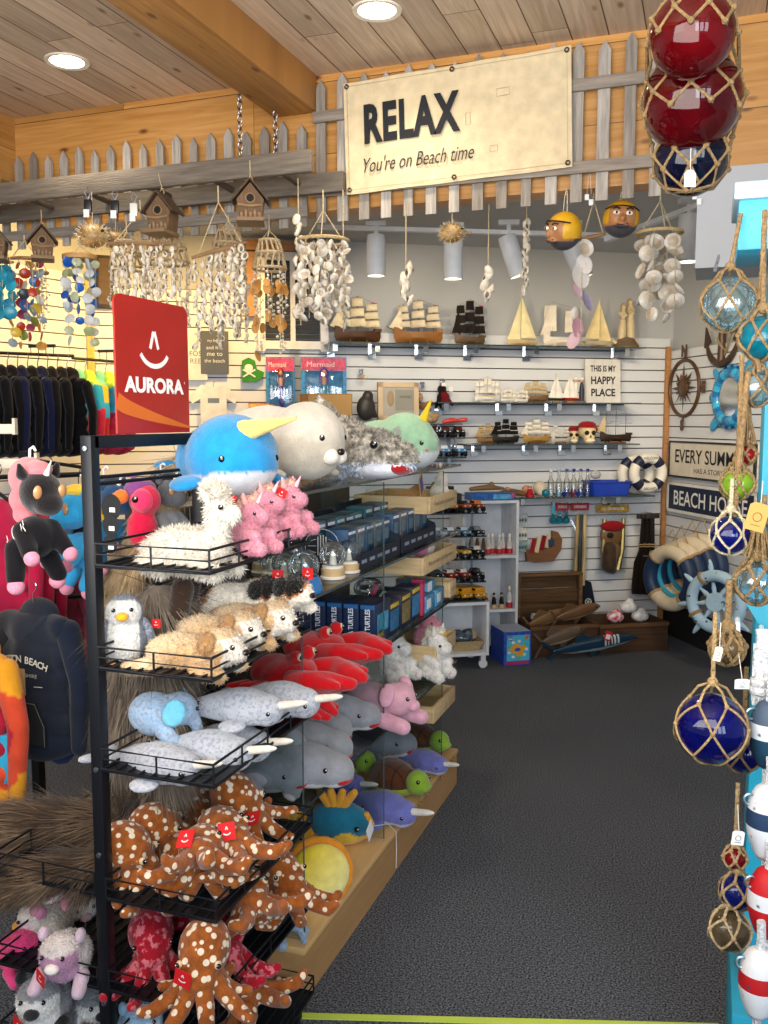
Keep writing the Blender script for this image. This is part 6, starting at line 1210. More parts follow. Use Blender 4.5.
t = thing('cardboard_box', 'open brown cardboard box on a shelf behind the cream seal', 'box', at_back(326, 422, 5.5), (0, 0, AA + .15)); MB('#a87c46').box((0, 0, .085), (.28, .18, .17)).build('carton', 'paper', t, 0); MB('#c49a5e').box((.0, -.0905, .085), (.27, .001, .16)).build('front_face', 'paper', t, 0)
sh = thing('wall_shelf', 'shelf hidden behind the large plushes carrying the cardboard box', 'shelf', at_back(326, 422, 5.5) - Vector((0, 0, .006)), ROT_BACK); MB('#c9cdd0').box((.1, .12, 0), (.75, .25, .01)).build('shelf_board', 'glass', sh, 0); MB('#aeb3b8').box((.2, .2, -.03), (.02, .1, .05)).build('bracket', 'chrome', sh)
t = plaque('framed_print', 'pale wooden framed print leaning on the slatwall above the green narwhal', .26, .24, .03, '#a8a39a', at_back(398, 421, 5.56), (-.05, 0, AA), 'picture', frame='#cbb493', fw=.03); MB('#8f8f86').box((.04, -.0165, .13), (.12, .001, .13)).build('print_panel', 'paper', t, 0); letters('WISHES', .016, t, (.045, -.018, .15), '#4a4a46'); MB('#a08a6a').ell((-.05, -.017, .14), (.022, .004, .05)).build('beach_photo', 'paper', t)
t = thing('stuffed_turtle_hanging', 'green and white skull-print bag hanging left of the doll packs', 'bag', at_back(252, 382), ROT_BACK); MB('#3f8a3a').prism([(-.06, 0), (.02, .0), (.07, .03), (.075, .06), (.03, .08), (.02, .13), (-.02, .15), (-.06, .13)], .025).build('cloth_body', 'cloth', t); MB('#e8e8e4').ell((-.02, -.014, .085), (.026, .006, .024)).build('skull_print', 'paper', t); MB('#e8e8e4').tube([(-.055, -.015, .03), (.02, -.015, .075)], .006, seg=6).tube([(.02, -.015, .03), (-.055, -.015, .075)], .006, seg=6).build('crossbones', 'paper', t)
t = thing('shirt_on_hanger', 'white printed T-shirt hanging flat behind the red sign', 'T-shirt', at_back(214, 425), ROT_BACK); MB('#d6d8da').prism([(-.08, 0), (.08, 0), (.08, .16), (.13, .13), (.15, .17), (.07, .25), (.03, .235), (-.03, .235), (-.07, .25), (-.15, .17), (-.13, .13), (-.08, .16)], .012).build('shirt_body', 'cloth', t); MB('#6a7a8a').box((0, -.007, .15), (.07, .001, .03)).build('print', 'paper', t, 0); MB('#aeb3b8').tube([(0, 0, .235), (0, 0, .26), (.012, 0, .268)], .002).build('hanger_hook', 'chrome', t)
t = thing('hanging_shirt', 'pale shirt with grey letters hanging left of the dark quote sign', 'T-shirt', at_back(196, 380), ROT_BACK); MB('#cfd3d6').prism([(-.07, 0), (.07, 0), (.075, .24), (.03, .27), (-.03, .27), (-.075, .24)], .012).build('shirt_body', 'cloth', t); letters('FOS BEEF'[:3], .03, t, (.0, -.0068, .16), '#5a646e'); letters('REE', .03, t, (.0, -.0068, .115), '#5a646e'); MB('#aeb3b8').tube([(0, 0, .268), (0, 0, .29)], .002).build('hanger_hook', 'chrome', t)
t = thing('monkey_ornament', 'dark red and black hanging plush ornament above the green narwhal horn', 'ornament', at_back(442, 408), ROT_BACK); blob('body', [('e', (0, -.03, .06), (.045, .03, .05)), ('e', (-.01, -.03, .12), (.03, .028, .03)), ('c', [(.03, -.03, .06), (.06, -.03, .02)], [.014, .01]), ('c', [(-.03, -.03, .05), (-.05, -.03, .0)], [.014, .01])], lambda p: '#6b1620' if p.x > -.02 and p.z < .1 else '#1d1618', 'cloth', t, .006, 2); MB('#e9e6e0').box((-.005, -.062, .15), (.03, .001, .022)).build('price_tag', 'paper', t, 0); MB('#e9e6e0').box((.045, -.05, .12), (.028, .001, .03)).build('price_tag', 'paper', t, 0); hook_of(t, .17, .06)
t = thing('driftwood_bundle', 'brown driftwood bundle hanging right of the framed print', 'driftwood', at_back(422, 410), ROT_BACK); MB('#8a6238').tube([(-.07, -.03, 0), (.06, -.03, .05)], [.012, .016], seg=8).build('stick', 'oldwood', t); MB('#7a5430').tube([(-.06, -.035, .03), (.05, -.035, .0)], [.01, .012], seg=8).build('stick', 'oldwood', t); MB('#c9a07a').ell((-.02, -.03, .08), (.018, .016, .03)).build('shell', 'shell', t); MB('#e8e2da').tube([(-.02, -.03, .1), (-.02, -.03, .16)], .002).build('cord', 'rope', t); hook_of(t, .16, .05)
t = thing('dark_mask_ornament', 'dark grey carved ornament standing right of the cardboard box', 'ornament', at_back(366, 421, 5.54), ROT_BACK); blob('body', [('e', (0, 0, .08), (.06, .04, .08)), ('e', (.01, -.01, .15), (.035, .03, .04)), ('c', [(.03, 0, .1), (.06, 0, .03)], [.02, .015])], '#34312f', 'paint', t, .008, 2)
t = thing('wire_peg', 'small chrome hook with a star charm on the slatwall', 'hook', at_back(361, 372), ROT_BACK); hook_of(t, 0, .05); MB('#b98a52').prism([((.022 if k % 2 == 0 else .01) * math.sin(k * PI / 5), (.022 if k % 2 == 0 else .01) * math.cos(k * PI / 5)) for k in range(10)], .004, (0, -.05, -.03)).build('star_charm', 'wood', t, 0)
o = MB('#2e2924').box((0, 0, 0), (.1, .03, .31), b=.004).box((0, -.016, 0), (.07, .004, .27), '#4b3a2a').build('dark_picture', 'wood'); o.location = at_back(105, 282, 5.72); o.rotation_euler = (0, .03, AA); tag(o, 'dark narrow framed panel on the wall right of the yellow corner strip', 'picture')
# ================================================================== HEADER: FENCES, BANNER, LADDER, HANGING GOODS
def fence(label, xs, y, z0, z1s, rails, pw=.042, joint=None):
    t = thing('picket_fence', label, 'fence', ((xs[0] + xs[-1]) / 2, y, z0)); cx_ = t.location.x; rg = random.Random(len(xs))
    for x, z1 in zip(xs, z1s):
        h = z1 - z0; w = pw * rg.uniform(.9, 1.08); c = mixc('#b5aea5', '#857c72', rg.random())
        MB(c).prism([(-w / 2, 0), (w / 2, 0), (w / 2, h - .035), (0, h), (-w / 2, h - .035)], .012, (x - cx_, 0, 0)).build('picket', 'woodz', t, 0)
    for z in rails: MB('#8f857a').box((0, -.014, z - z0), (xs[-1] - xs[0] + .06, .014, .045), b=.002).build('rail', 'oldwood', t)
    return t
xs = [-3.22 + .087 * k for k in range(19)]
fence('weathered picket fence strip along the header, left of the ceiling beam end', xs, 3.575, 2.315, [2.745 + .012 * ((k * 7) % 3 - 1) for k in range(19)], (2.575, 2.375))
xs = [-1.565 + .096 * k for k in range(17)]
fence('taller weathered picket fence behind the banner, reaching to the ceiling', xs, 3.575, 2.325, [2.91 + .008 * ((k * 5) % 3 - 1) for k in range(17)], (2.75, 2.45))
bn = thing('banner', 'cream canvas banner with large black lettering hanging across the picket fence', 'banner', (-.985, 3.542, 2.655), (0, -R(1.7), 0)); bw, bh = .918, .44
P = [[Vector((-bw / 2 + bw * i / 16, .004 * math.sin(i * 1.1) - .004 * (1 - abs(j / 6 - .5)), -bh / 2 + bh * j / 6)) for i in range(17)] for j in range(7)]
cv = MB('#d9c7a3').strip(P).build('canvas', 'cloth', bn, 60); h = MB('#b9a582')
for s in (-1, 1): h.box((0, -.008, s * (bh / 2 - .016)), (bw - .03, .001, .0015)); h.box((s * (bw / 2 - .016), -.008, 0), (.0015, .001, bh - .03))
h.build('hem_stitch', 'cloth', cv, 0)
for k, (x, z) in enumerate(((-1, 1), (0, 1), (1, 1), (-1, -1), (0, -1), (1, -1))): MB('#5a4a3a').torus((x * (bw / 2 - .016), -.009, z * (bh / 2 - .016)), .0075, .003, axis='y', seg=14, ts=6).build('grommet', 'metal', bn)
letters('RELAX', .155, bn, (-.178, -.012, .045), '#11151c', w=.40, bold=.042, space=1.12, name='headline_lettering')
letters("You're on Beach time", .058, bn, (-.155, -.012, -.115), '#2a2a2c', w=.46, shear=.35, name='script_lettering')
for x, z, w, hh in ((.20, .09, .05, .028), (.06, .01, .018, .045), (.16, -.115, .03, .022)):
    o = MB('#bda988'); o.tube([(x - w / 2, -.009, z - hh / 2), (x + w / 2, -.009, z - hh / 2), (x + w / 2, -.009, z + hh / 2), (x - w / 2, -.009, z + hh / 2)], .0009, closed=True, seg=4); o.build('printed_stamp', 'paper', bn)
# old ladder hung on chains from the beam
ld = thing('hanging_ladder', 'old grey wooden ladder hung flat from chains under the ceiling beam', 'ladder', (-2.4, 3.38, 2.49)); LW = '#6b6258'
MB(LW).box((-.0, -.11, 0), (1.86, .03, .085), b=.006).build('rail', 'oldwood', ld); MB(mixc(LW, '#000000', .2)).box((.02, .12, -.025), (1.9, .03, .08), b=.006).build('rail', 'oldwood', ld)
for k in range(6): MB('#5a4e42').tube([(-.78 + .31 * k, -.1, -.01), (-.78 + .31 * k, .115, -.02)], .013, seg=10).build('rung', 'oldwood', ld)
def chain(label, x, y, z0, z1):
    t = thing('chain', label, 'chain', (x, y, z0)); n = int((z1 - z0) / .026)
    m = MB('#8d8f92')
    for k in range(n): MB('#8d8f92').torus((0, 0, .013 + .026 * k), .010, .0026, axis='y' if k % 2 else 'x', seg=14, ts=6, sq=1.6).build('chain_link', 'metal', t)
chain('thin metal chain from the beam to the front ladder rail', -1.78, 3.27, 2.535, 2.785); chain('thin metal chain from the beam to the rear ladder rail', -1.735, 3.49, 2.51, 2.785)
# ---- birdhouses
def birdhouse():
    t = thing('birdhouse', '', 'birdhouse'); W_ = '#6b5138'
    m = MB(W_).prism([(-.05, .02), (.05, .02), (.062, .11), (0, .185), (-.062, .11)], .09); m.build('house_body', 'woodz', t, 0)
    for s in (-1, 1): MB('#4e3b2a').box((s * .042, 0, .152), (.125, .125, .008), rot=(0, s * R(50), 0)).build('roof_panel', 'oldwood', t)
    MB('#140f0a').lathe([(.0001, 0), (.017, 0), (.017, .004), (.0001, .004)], (0, -.0475, .115), rot=(PI / 2, 0, 0), seg=18).build('entrance_hole', 'matte', t); MB('#8a6f4e').torus((0, -.047, .115), .02, .004, axis='y', seg=18, ts=6).build('hole_rim', 'wood', t)
    MB('#7d6243').box((0, -.03, .012), (.125, .15, .018), b=.003).build('perch_shelf', 'wood', t); MB('#8a6f4e').tube([(-.055, -.05, .085), (0, -.055, .078), (.055, -.05, .085)], .006).build('front_twig', 'oldwood', t)
    for k in range(5): MB('#8d7658').tube([(-.04 + .02 * k, -.05, .022), (-.04 + .02 * k, -.05, .05 + .012 * (k % 2))], .006, seg=7).build('fence_twig', 'oldwood', t)
    MB('#c9b48c').tube([(0, 0, .185), (.012, 0, .205), (0, 0, .225), (-.012, 0, .205), (0, 0, .185)], .003, seg=6).tube([(0, 0, .225), (.0, -.02, .26), (.0, -.03, .285)], .0025, seg=6).build('hanging_cord', 'rope', t); return t
for px, py, d, rz, lb in ((43, 262, 3.25, .35, 'small driftwood birdhouse hanging near the left edge above the sea glass chimes'), (163, 237, 3.15, -.25, 'driftwood birdhouse hanging in the middle of the ladder, left of its nearest twin'), (251, 226, 3.05, .1, 'driftwood birdhouse hanging under the right end of the ladder'), (-4, 262, 3.2, .2, 'driftwood birdhouse cut off by the left edge of the photo')):
    p = dep(px, py, d * 1.0 + .35); put(birdhouse, 'bird', lb, p, (0, 0, rz + YAW), .82 if px > 100 else .7)
for px, py, c, lb in ((88, 206, '#17181b', 'black clip hanging from the ladder, left one with white paper'), (115, 207, '#17181b', 'black clip hanging from the ladder next to its twin'), (134, 210, '#d9d6cf', 'white tag on a loop hanging from the ladder')):
    t = thing('hanging_clip', lb, 'clip', dep(px, py, 3.5), (0, 0, YAW)); MB(c).box((0, 0, 0), (.03, .018, .05), b=.004).build('clip_body', 'plastic', t); MB('#b9bcc0').tube([(0, 0, .025), (.012, 0, .05), (0, 0, .07), (-.012, 0, .05), (0, 0, .025)], .0025, seg=6).build('wire_loop', 'metal', t); MB('#e9e7e2').box((-.004, -.01, -.03), (.022, .002, .03)).build('paper_tag', 'paper', t, 0)
# ---- shells and chimes
SHELL = {}
def shell_mesh(kind):
    if kind in SHELL: return SHELL[kind]
    m = MB('#ffffff'); mat = 'shell'
    if kind == 'capiz': m.col = '#efe9dd'; m.lathe([(.0001, -.1), (.35, -.06), (.7, .1), (.95, .32), (1, .4), (.95, .38), (.68, .16), (.0001, -.04)], seg=14, sy=.92, cols=['#cdbda6', '#ddd2c0', '#efe9dd', '#f3eee4', '#f3eee4', '#ebe3d5', '#cbbca6']); mat = 'capiz'
    elif kind == 'cowrie': m.col = '#e4d8c4'; m.ell((0, 0, 0), (.7, .55, 1)).ell((0, -.5, 0), (.12, .1, .7), '#4a3f36')
    elif kind == 'whelk':
        m.col = '#e6d9c2'; m.lathe([(.05, -1.1), (.28, -.6), (.55, 0), (.5, .3), (.32, .45), (.36, .55), (.2, .75), (.1, .95), (.0001, 1.1)], seg=12); m.ell((.28, -.3, -.2), (.2, .22, .55), '#3f362f')
    elif kind == 'slice': m.col = '#ece2d0'; m.ell((0, 0, 0), (.75, .42, 1), seg=10, rings=8).ell((.1, -.26, -.05), (.4, .25, .6), '#7a6c5c', seg=8, rings=6).ell((-.25, -.1, .45), (.4, .35, .4), '#d9c8ac', seg=8, rings=6).tube([(.3, -.3, .5), (.62, -.1, .1), (.45, -.2, -.6)], .14, '#f2ead8', seg=6)
    elif kind == 'oval': m.col = '#c98f45'; m.lathe([(.0001, 0), (.9, .1), (1, .2), (.9, .16), (.0001, .06)], seg=12, sy=1.3, rot=(PI / 2, 0, 0))
    elif kind == 'glass': m.col = '#ffffff'; m.lathe([(.0001, -.12), (.8, -.1), (1, 0), (.8, .1), (.0001, .12)], seg=12, rot=(PI / 2, 0, 0), sy=.95)
    elif kind == 'bead': m.col = '#e0d8c8'; m.ell((0, 0, 0), 1, seg=8, rings=6)
    return m, mat
def shell(kind, r, parent, loc, rot, col=None, var=0):
    key = (kind, col)
    if key not in SHELL:
        m, mat = shell_mesh(kind)
        if col: k = lin(col); b = [lin(m.col)]; m.c = [tuple(k) if c == b[0] else c for c in m.c]
        o = m.build('shell' if kind != 'glass' else 'glass_disc', 'seaglass' if kind == 'glass' else mat, None, 50); SHELL[key] = o.data; o.parent = parent
        o.name = {'glass': 'glass_disc', 'bead': 'bead'}.get(kind, 'shell')
    else: o = link({'glass': 'glass_disc', 'bead': 'bead'}.get(kind, 'shell'), SHELL[key], parent)
    o.location = loc; o.rotation_euler = rot; o.scale = (r, r, r); return o
def chime(label, px, ptop, pbar, pbot, wpx, d, top, kinds, strands, r, cols=(None,), name='shell_chime', cat='wind chime', seed=1, depthr=None, step=1.55, tilt=0, lens=None):
    """top: hoop, stick, disc, crown; wpx is the width in the photo"""
    rg = random.Random(seed); a = dep(px, ptop, d); zb = dep(px, pbar, d).z; z1 = dep(px, pbot, d).z; w = wpx * d / F
    t = thing(name, label, cat, (a.x, a.y, zb), (0, 0, YAW)); H0 = a.z - zb; cord = MB('#c9b690')
    if top == 'hoop': MB('#c2a878').torus((0, 0, 0), w / 2, .007, seg=28, ts=8).build('hoop', 'rope', t); at_ = [((w / 2 if k % 3 else w * .2) * math.cos(2 * PI * k / strands), (w / 2 if k % 3 else w * .2) * math.sin(2 * PI * k / strands)) for k in range(strands)]
    elif top == 'disc': MB('#b98d54').lathe([(.0001, -.012), (w / 2, -.010), (w / 2, .008), (.0001, .010)], seg=28).build('top_disc', 'wood', t); at_ = [(w * .42 * math.cos(2 * PI * k / strands + .3), w * .42 * math.sin(2 * PI * k / strands + .3)) for k in range(strands)]
    elif top == 'stick': MB('#8a6a48').tube([(-w / 2, 0, -tilt), (-w * .15, .006, -tilt * .3 + .004), (w * .2, -.004, tilt * .4), (w / 2, 0, tilt)], [.006, .008, .008, .005], seg=8).build('driftwood_stick', 'oldwood', t); at_ = [(-w * .42 + w * .84 * k / max(1, strands - 1), rg.uniform(-.02, .02)) for k in range(strands)]
    elif top == 'crown':
        cr = MB('#bba582')
        for q, (rr_, zz) in enumerate(((.3, .11), (.42, .06), (.5, 0))): cr.torus((0, 0, zz), w * rr_, .006, seg=20, ts=6)
        for k in range(14): aa = 2 * PI * k / 14; cr.tube([(w * .3 * math.cos(aa), w * .3 * math.sin(aa), .11), (w * .42 * math.cos(aa + .25), w * .42 * math.sin(aa + .25), .06), (w * .5 * math.cos(aa), w * .5 * math.sin(aa), 0)], .004, seg=5)
        cr.build('woven_crown', 'rope', t); at_ = [(w * .48 * math.cos(2 * PI * k / strands), w * .48 * math.sin(2 * PI * k / strands)) for k in range(strands)]
    else: at_ = [(0, 0)]
    if top in ('hoop', 'disc', 'crown'):
        top_z = .12 if top == 'crown' else .008
        for k in range(3): aa = 2 * PI * k / 3 + .5; q = w * (.28 if top == 'crown' else .44); cord.tube([(q * math.cos(aa), q * math.sin(aa), top_z), (0, 0, max(top_z + .03, H0 * .6))], .0022, seg=5)
        cord.tube([(0, 0, max(top_z + .03, H0 * .6)), (0, 0, max(H0, top_z + .04))], .003, seg=5)
    elif top == 'stick': cord.tube([(-w * .4, 0, -tilt), (0, 0, H0 * .75)], .0022, seg=5).tube([(w * .4, 0, tilt), (0, 0, H0 * .75)], .0022, seg=5).tube([(0, 0, H0 * .75), (0, 0, H0)], .003, seg=5)
    else: cord.tube([(0, 0, 0), (0, 0, H0)], .0025, seg=5)
    cord.build('hanging_cord', 'rope', t)
    for k, (x, y) in enumerate(at_):
        zs = tilt * (2 * x / w) if top == 'stick' else 0; L_ = (zb - z1) * (lens[k % len(lens)] if lens else rg.uniform(.68, 1.0)); st = MB('#cdbb98').tube([(0, 0, 0), (0, 0, -L_)], .0016, seg=5).build('strand', 'rope', t, 0, (x, y, zs)); z = -r * 1.2; q = 0
        while z > -L_:
            kd = kinds[q % len(kinds)] if len(kinds) > 3 else rg.choice(kinds); rr_ = r * rg.uniform(.75, 1.2); shell(kd, rr_ * (.35 if kd == 'bead' else 1), st, (rg.uniform(-.7, .7) * r, rg.uniform(-.7, .7) * r, z), (rg.uniform(-.5, .5) + (1.2 if kd == 'capiz' else 0), rg.uniform(-.5, .5), rg.uniform(-1, 1) if kd in ('glass', 'oval') else rg.uniform(0, 6)), rg.choice(cols) if kd in ('glass', 'oval', 'bead') else None); z -= rr_ * (step if kd != 'bead' else .9); q += 1
    return t
NAT = ['whelk', 'slice', 'cowrie', 'capiz']
chime('pale shell chime hanging on two driftwood sticks left of the second birdhouse', 140, 200, 243, 318, 70, 3.5, 'stick', ['whelk', 'slice', 'slice', 'cowrie'][:3], 9, .0145, seed=2)
chime('round crown shell chime directly left of the red sign top', 166, 215, 262, 326, 44, 3.7, 'crown', ['cowrie', 'bead', 'slice'], 9, .012, seed=3)
chime('round crown shell chime hanging behind the left stick chime', 126, 215, 268, 322, 36, 3.75, 'crown', ['cowrie', 'whelk', 'bead'], 7, .012, seed=4)
chime('driftwood stick chime with a tilted stick and long shell strands, right of the red sign', 218, 186, 249, 342, 56, 3.45, 'stick', ['slice', 'slice', 'whelk'], 8, .0165, seed=5, tilt=.03)
chime('crown-topped shell chime close behind the tilted stick chime', 228, 215, 258, 350, 36, 3.75, 'crown', ['cowrie', 'whelk', 'slice'], 6, .014, seed=6)
chime('crown chime with tan oval shells and long tassels in front of the shuttered window', 269, 215, 268, 356, 33, 3.6, 'crown', ['bead', 'bead', 'bead', 'oval', 'oval', 'bead', 'bead', 'bead'], 8, .017, (None,), seed=7, lens=(.45, .95, .6, 1))
chime('hoop chime with translucent capiz shells right of the window', 323, 190, 240, 330, 50, 3.45, 'hoop', ['capiz', 'capiz', 'slice'], 11, .021, seed=8)
chime('single garland of curled shells left of the capiz hoop chime', 298, 178, 212, 318, 14, 3.5, 'line', ['whelk', 'slice', 'cowrie'], 1, .022, seed=9, step=1.1, lens=(1,))
chime('single garland of shells right of the capiz hoop chime', 343, 190, 250, 330, 14, 3.6, 'line', ['slice', 'capiz', 'whelk'], 1, .022, seed=10, step=1.2, lens=(1,))
chime('cluster garland of bleached shells left of the middle puffer fish', 406, 206, 258, 300, 14, 3.65, 'line', ['slice', 'whelk'], 1, .028, seed=11, step=.7, lens=(1,))
chime('cluster garland of bleached shells right of the middle puffer fish', 489, 196, 262, 300, 12, 3.7, 'line', ['whelk', 'slice'], 1, .024, seed=12, step=.65, lens=(1,))
chime('twig-like coral garland hanging left of the carved coconut heads', 527, 190, 215, 292, 10, 3.75, 'line', ['whelk', 'slice', 'cowrie'], 1, .018, seed=13, step=.75, lens=(1,))
chime('garland of large rainbow-tinted shells on a short stick between the coconut heads', 594, 188, 236, 340, 26, 3.5, 'stick', ['oval', 'oval', 'capiz'], 1, .034, ('#d9a0b0', '#c9a852', '#dcd6d0', '#d8b8c4', '#b9b0d0'), seed=14, step=1.5, tilt=.012, lens=(1,))
chime('capiz shell chime on a round hoop below the soffit box', 661, 180, 232, 328, 44, 3.45, 'hoop', ['capiz'], 6, .034, seed=15, step=1.45, lens=(.9, .6, .8))
SGC = ('#c03a24', '#d98a2a', '#7d8a3a', '#d9b83a', '#3a74b8', '#8fa3b0', '#b98a3c', '#9a3a5a', '#3a4a5c', '#d9d3c4')
chime('colourful sea glass chime with red, orange, yellow and blue discs near the left edge', 24, 235, 258, 352, 34, 3.7, 'stick', ['glass'], 5, .021, SGC, 'sea_glass_chime', seed=21, step=1.95)
chime('green, white and cobalt blue sea glass chime under a round wooden disc', 79, 238, 257, 350, 34, 3.65, 'disc', ['glass'], 7, .021, ('#c9d3b0', '#1f5fc0', '#e3e6e4', '#2a6fd0', '#b3bf8a', '#dfe6ea'), 'sea_glass_chime', seed=22, step=1.95, lens=(.55, .95, .7, 1, .6))
chime('white bead tassel chime hanging between the two sea glass chimes', 38, 240, 272, 330, 16, 3.8, 'hoop', ['bead'], 6, .016, ('#e6dcc8',), seed=23)
chime('turquoise glass panel chime cut off by the left edge', 2, 240, 262, 318, 22, 3.6, 'stick', ['glass'], 5, .024, ('#1f9ab8', '#2aa8c4', '#1b86a8'), 'sea_glass_chime', seed=24, step=1.5, lens=(1,))
# puffer fish
def puffer():
    t = thing('puffer_fish', '', 'dried puffer fish'); blob('fish_body', [('e', (0, 0, 0), (.055, .047, .045)), ('e', (.05, 0, 0), (.02, .016, .014)), ('c', [(.06, 0, 0), (.09, 0, .0)], [.008, .006])], lambda p: mixc('#b99a66', '#8a6a40', .5 + tone(p, 30)), 'shell', t, .005, 2)
    m = MB('#d6c29a'); rg = random.Random(4)
    for k in range(90):
        z = 1 - 2 * (k + .5) / 90; a = k * 2.39996; q = math.sqrt(1 - z * z); n = Vector((q * math.cos(a), q * math.sin(a), z)); p = Vector((n.x * .054, n.y * .046, n.z * .044)); m.tube([p, p + n * .02], [.0018, .0003], seg=4, cap=False)
    s = m.build('spines', 'shell', t, 0); s['kind'] = 'stuff'
    MB('#d6cdb8').tube([(0, 0, .04), (0, 0, .16)], .0018, seg=5).build('hanging_cord', 'rope', t); eye(t, (.045, -.03, .014), .007); return t
for px, py, d, s, lb in ((452, 233, 3.65, 1.0, 'spiny dried puffer fish hanging over the middle track light'), (93, 236, 3.7, 1.25, 'spiny dried puffer fish hanging above the green sea glass chime'), (116, 240, 3.85, 1.0, 'spiny dried puffer fish left of the pale stick chime, partly hidden')): put(puffer, 'puff', lb, dep(px, py, d), (0, 0, YAW), s * .88)
# carved coconut heads
def coconut(faced):
    def mk():
        t = thing('coconut_head', '', 'carved coconut'); f = lambda p: '#d9a520' if p.z > .034 or (p.z > -.025 and (abs(p.x) > .05 or p.y > .01)) else ('#4a474d' if (p.z < -.035 or (p.y > 0 and p.z < .0)) else '#a8744a')
        blob('head', [('e', (0, 0, 0), (.07, .066, .072)), ('e', (0, -.066, -.012), (.012, .016, .016)), ('e', (0, -.056, -.035), (.03, .016, .01))], f, 'paint', t, .0045, 2)
        for s in (-1, 1):
            MB('#efeae0').ell((s * .024, -.063, .010), (.013, .006, .008), seg=12, rings=8).build('eye_white', 'paint', t); MB('#0f0d0c').ell((s * .024, -.068, .010), (.0045, .003, .006), seg=8, rings=6).build('pupil', 'paint', t); MB('#241a12').tube([(s * .012, -.066, .024), (s * .026, -.064, .03), (s * .038, -.056, .026)], .003, seg=6).build('eyebrow', 'paint', t)
        MB('#4a2a1a').tube([(-.02, -.066, -.034), (0, -.07, -.036), (.022, -.063, -.03)], .003, seg=6).build('mouth', 'paint', t); MB('#2a221a').tube([(-.064, -.02, .03), (-.04, -.052, .036), (0, -.062, .038), (.04, -.052, .036), (.064, -.02, .03)], .003, seg=6).build('band_edge', 'paint', t)
        MB('#cfc3a8').tube([(-.012, 0, .07), (-.008, 0, .12), (0, 0, .15)], .0025, seg=5).tube([(.012, 0, .07), (.008, 0, .12), (0, 0, .15)], .0025, seg=5).build('hanging_cord', 'rope', t); return t
    return mk
put(coconut(1), 'coco', 'carved coconut head with yellow bandana facing the camera', dep(621, 219, 3.5), (0, .08, YAW - .15), 1.0)
put(coconut(1), 'coco', 'carved coconut head with yellow bandana turned sideways, left of its twin', dep(564, 231, 3.5), (.1, .2, YAW - 1.1), 1.03)
for px, py, lb in ((589, 197, 'small white price tags on a string, left of the front-facing coconut head'), (697, 196, 'pair of small white tags hanging under the red float cluster')):
    t = thing('price_tag', lb, 'tag', aty(px, py, 3.6) if px < 650 else aty(px, py, 3.528), (0, 0, 0))
    for s in (-1, 1): tg_ = MB('#e9e9e6').box((s * .008, 0, -.02 * (s > 0)), (.016, .001, .022)).build('tag_card', 'paper', t, 0); MB('#d6d2c8').tube([(s * .008, 0, .01), (0, 0, .12)], .0008, seg=4).build('string', 'cloth', tg_)
# ================================================================== RIGHT WALL
def onright(px, py, off=.02): p = onax(px, py, CX - off); return p
def wsign(name, label, cx_, cz_px, w, h, board, frame, loc):
    t = plaque(name, label, w, h, .02, board, loc, ROT_RIGHT, 'sign', frame=frame, fw=.014); return t
a, b = onright(668, 441), onright(668, 476)
s1 = plaque('wall_sign', 'cream wall sign with black frame and tall dark lettering on the right wall', .98, .245, .022, '#d9d2c2', onright(715, 481.5) , ROT_RIGHT, frame='#23262b', fw=.012)
letters('EVERY SUMMER', .09, s1, (0, -.0125, .145), '#22252b', w=.82, bold=.01); letters('HAS A STORY', .032, s1, (0, -.0125, .055), '#3a3d42', w=.34)
s1.location = al(CX - .012, 5.18, 1.115)
s2 = plaque('wall_sign', 'navy wall sign with white border and white lettering below the cream sign', 1.02, .205, .022, '#1c2a44', al(CX - .012, 5.17, .875), ROT_RIGHT, frame='#e3e3e0', fw=.02)
letters('BEACH HOUSE', .10, s2, (0, -.0125, .102), '#e9eaec', w=.84, bold=.012)
# compass wall art
p = onright(684, 388, .015); cp = thing('compass_wall_art', 'rusty brown metal compass rose with letters on the right wall', 'wall art', p, ROT_RIGHT); RU = '#5a412c'; m = MB(RU).torus((0, 0, 0), .185, .012, axis='y', seg=40, ts=8); m.build('outer_ring', 'darkmetal', cp); m = MB(RU)
for k in range(16):
    aa = 2 * PI * k / 16; L_ = .165 if k % 4 == 0 else .15 if k % 2 == 0 else .105; m.add([(.03 * math.sin(aa - .35), -.006, .03 * math.cos(aa - .35)), (.07 * math.sin(aa - .16), -.014, .07 * math.cos(aa - .16)), (L_ * math.sin(aa), -.004, L_ * math.cos(aa)), (.07 * math.sin(aa + .16), -.004, .07 * math.cos(aa + .16))], [(0, 1, 2, 3)])
m.build('star_points', 'darkmetal', cp, 0); MB('#5a422e').ell((0, -.008, 0), (.062, .014, .062)).torus((0, -.016, 0), .045, .006, axis='y', seg=20, ts=6).build('sun_face', 'darkmetal', cp)
for s, (x, z) in (('N', (0, .245)), ('S', (0, -.245)), ('E', (.245, 0)), ('W', (-.245, 0))):
    o = letters(s, .08, cp, (x, -.006, z), RU, 'darkmetal', 'direction_letter', bold=.09)
    MB(RU).box((x * .84, 0, z * .84), (.012 if x == 0 else .05, .006, .012 if z == 0 else .05)).build('link_bar', 'darkmetal', cp)
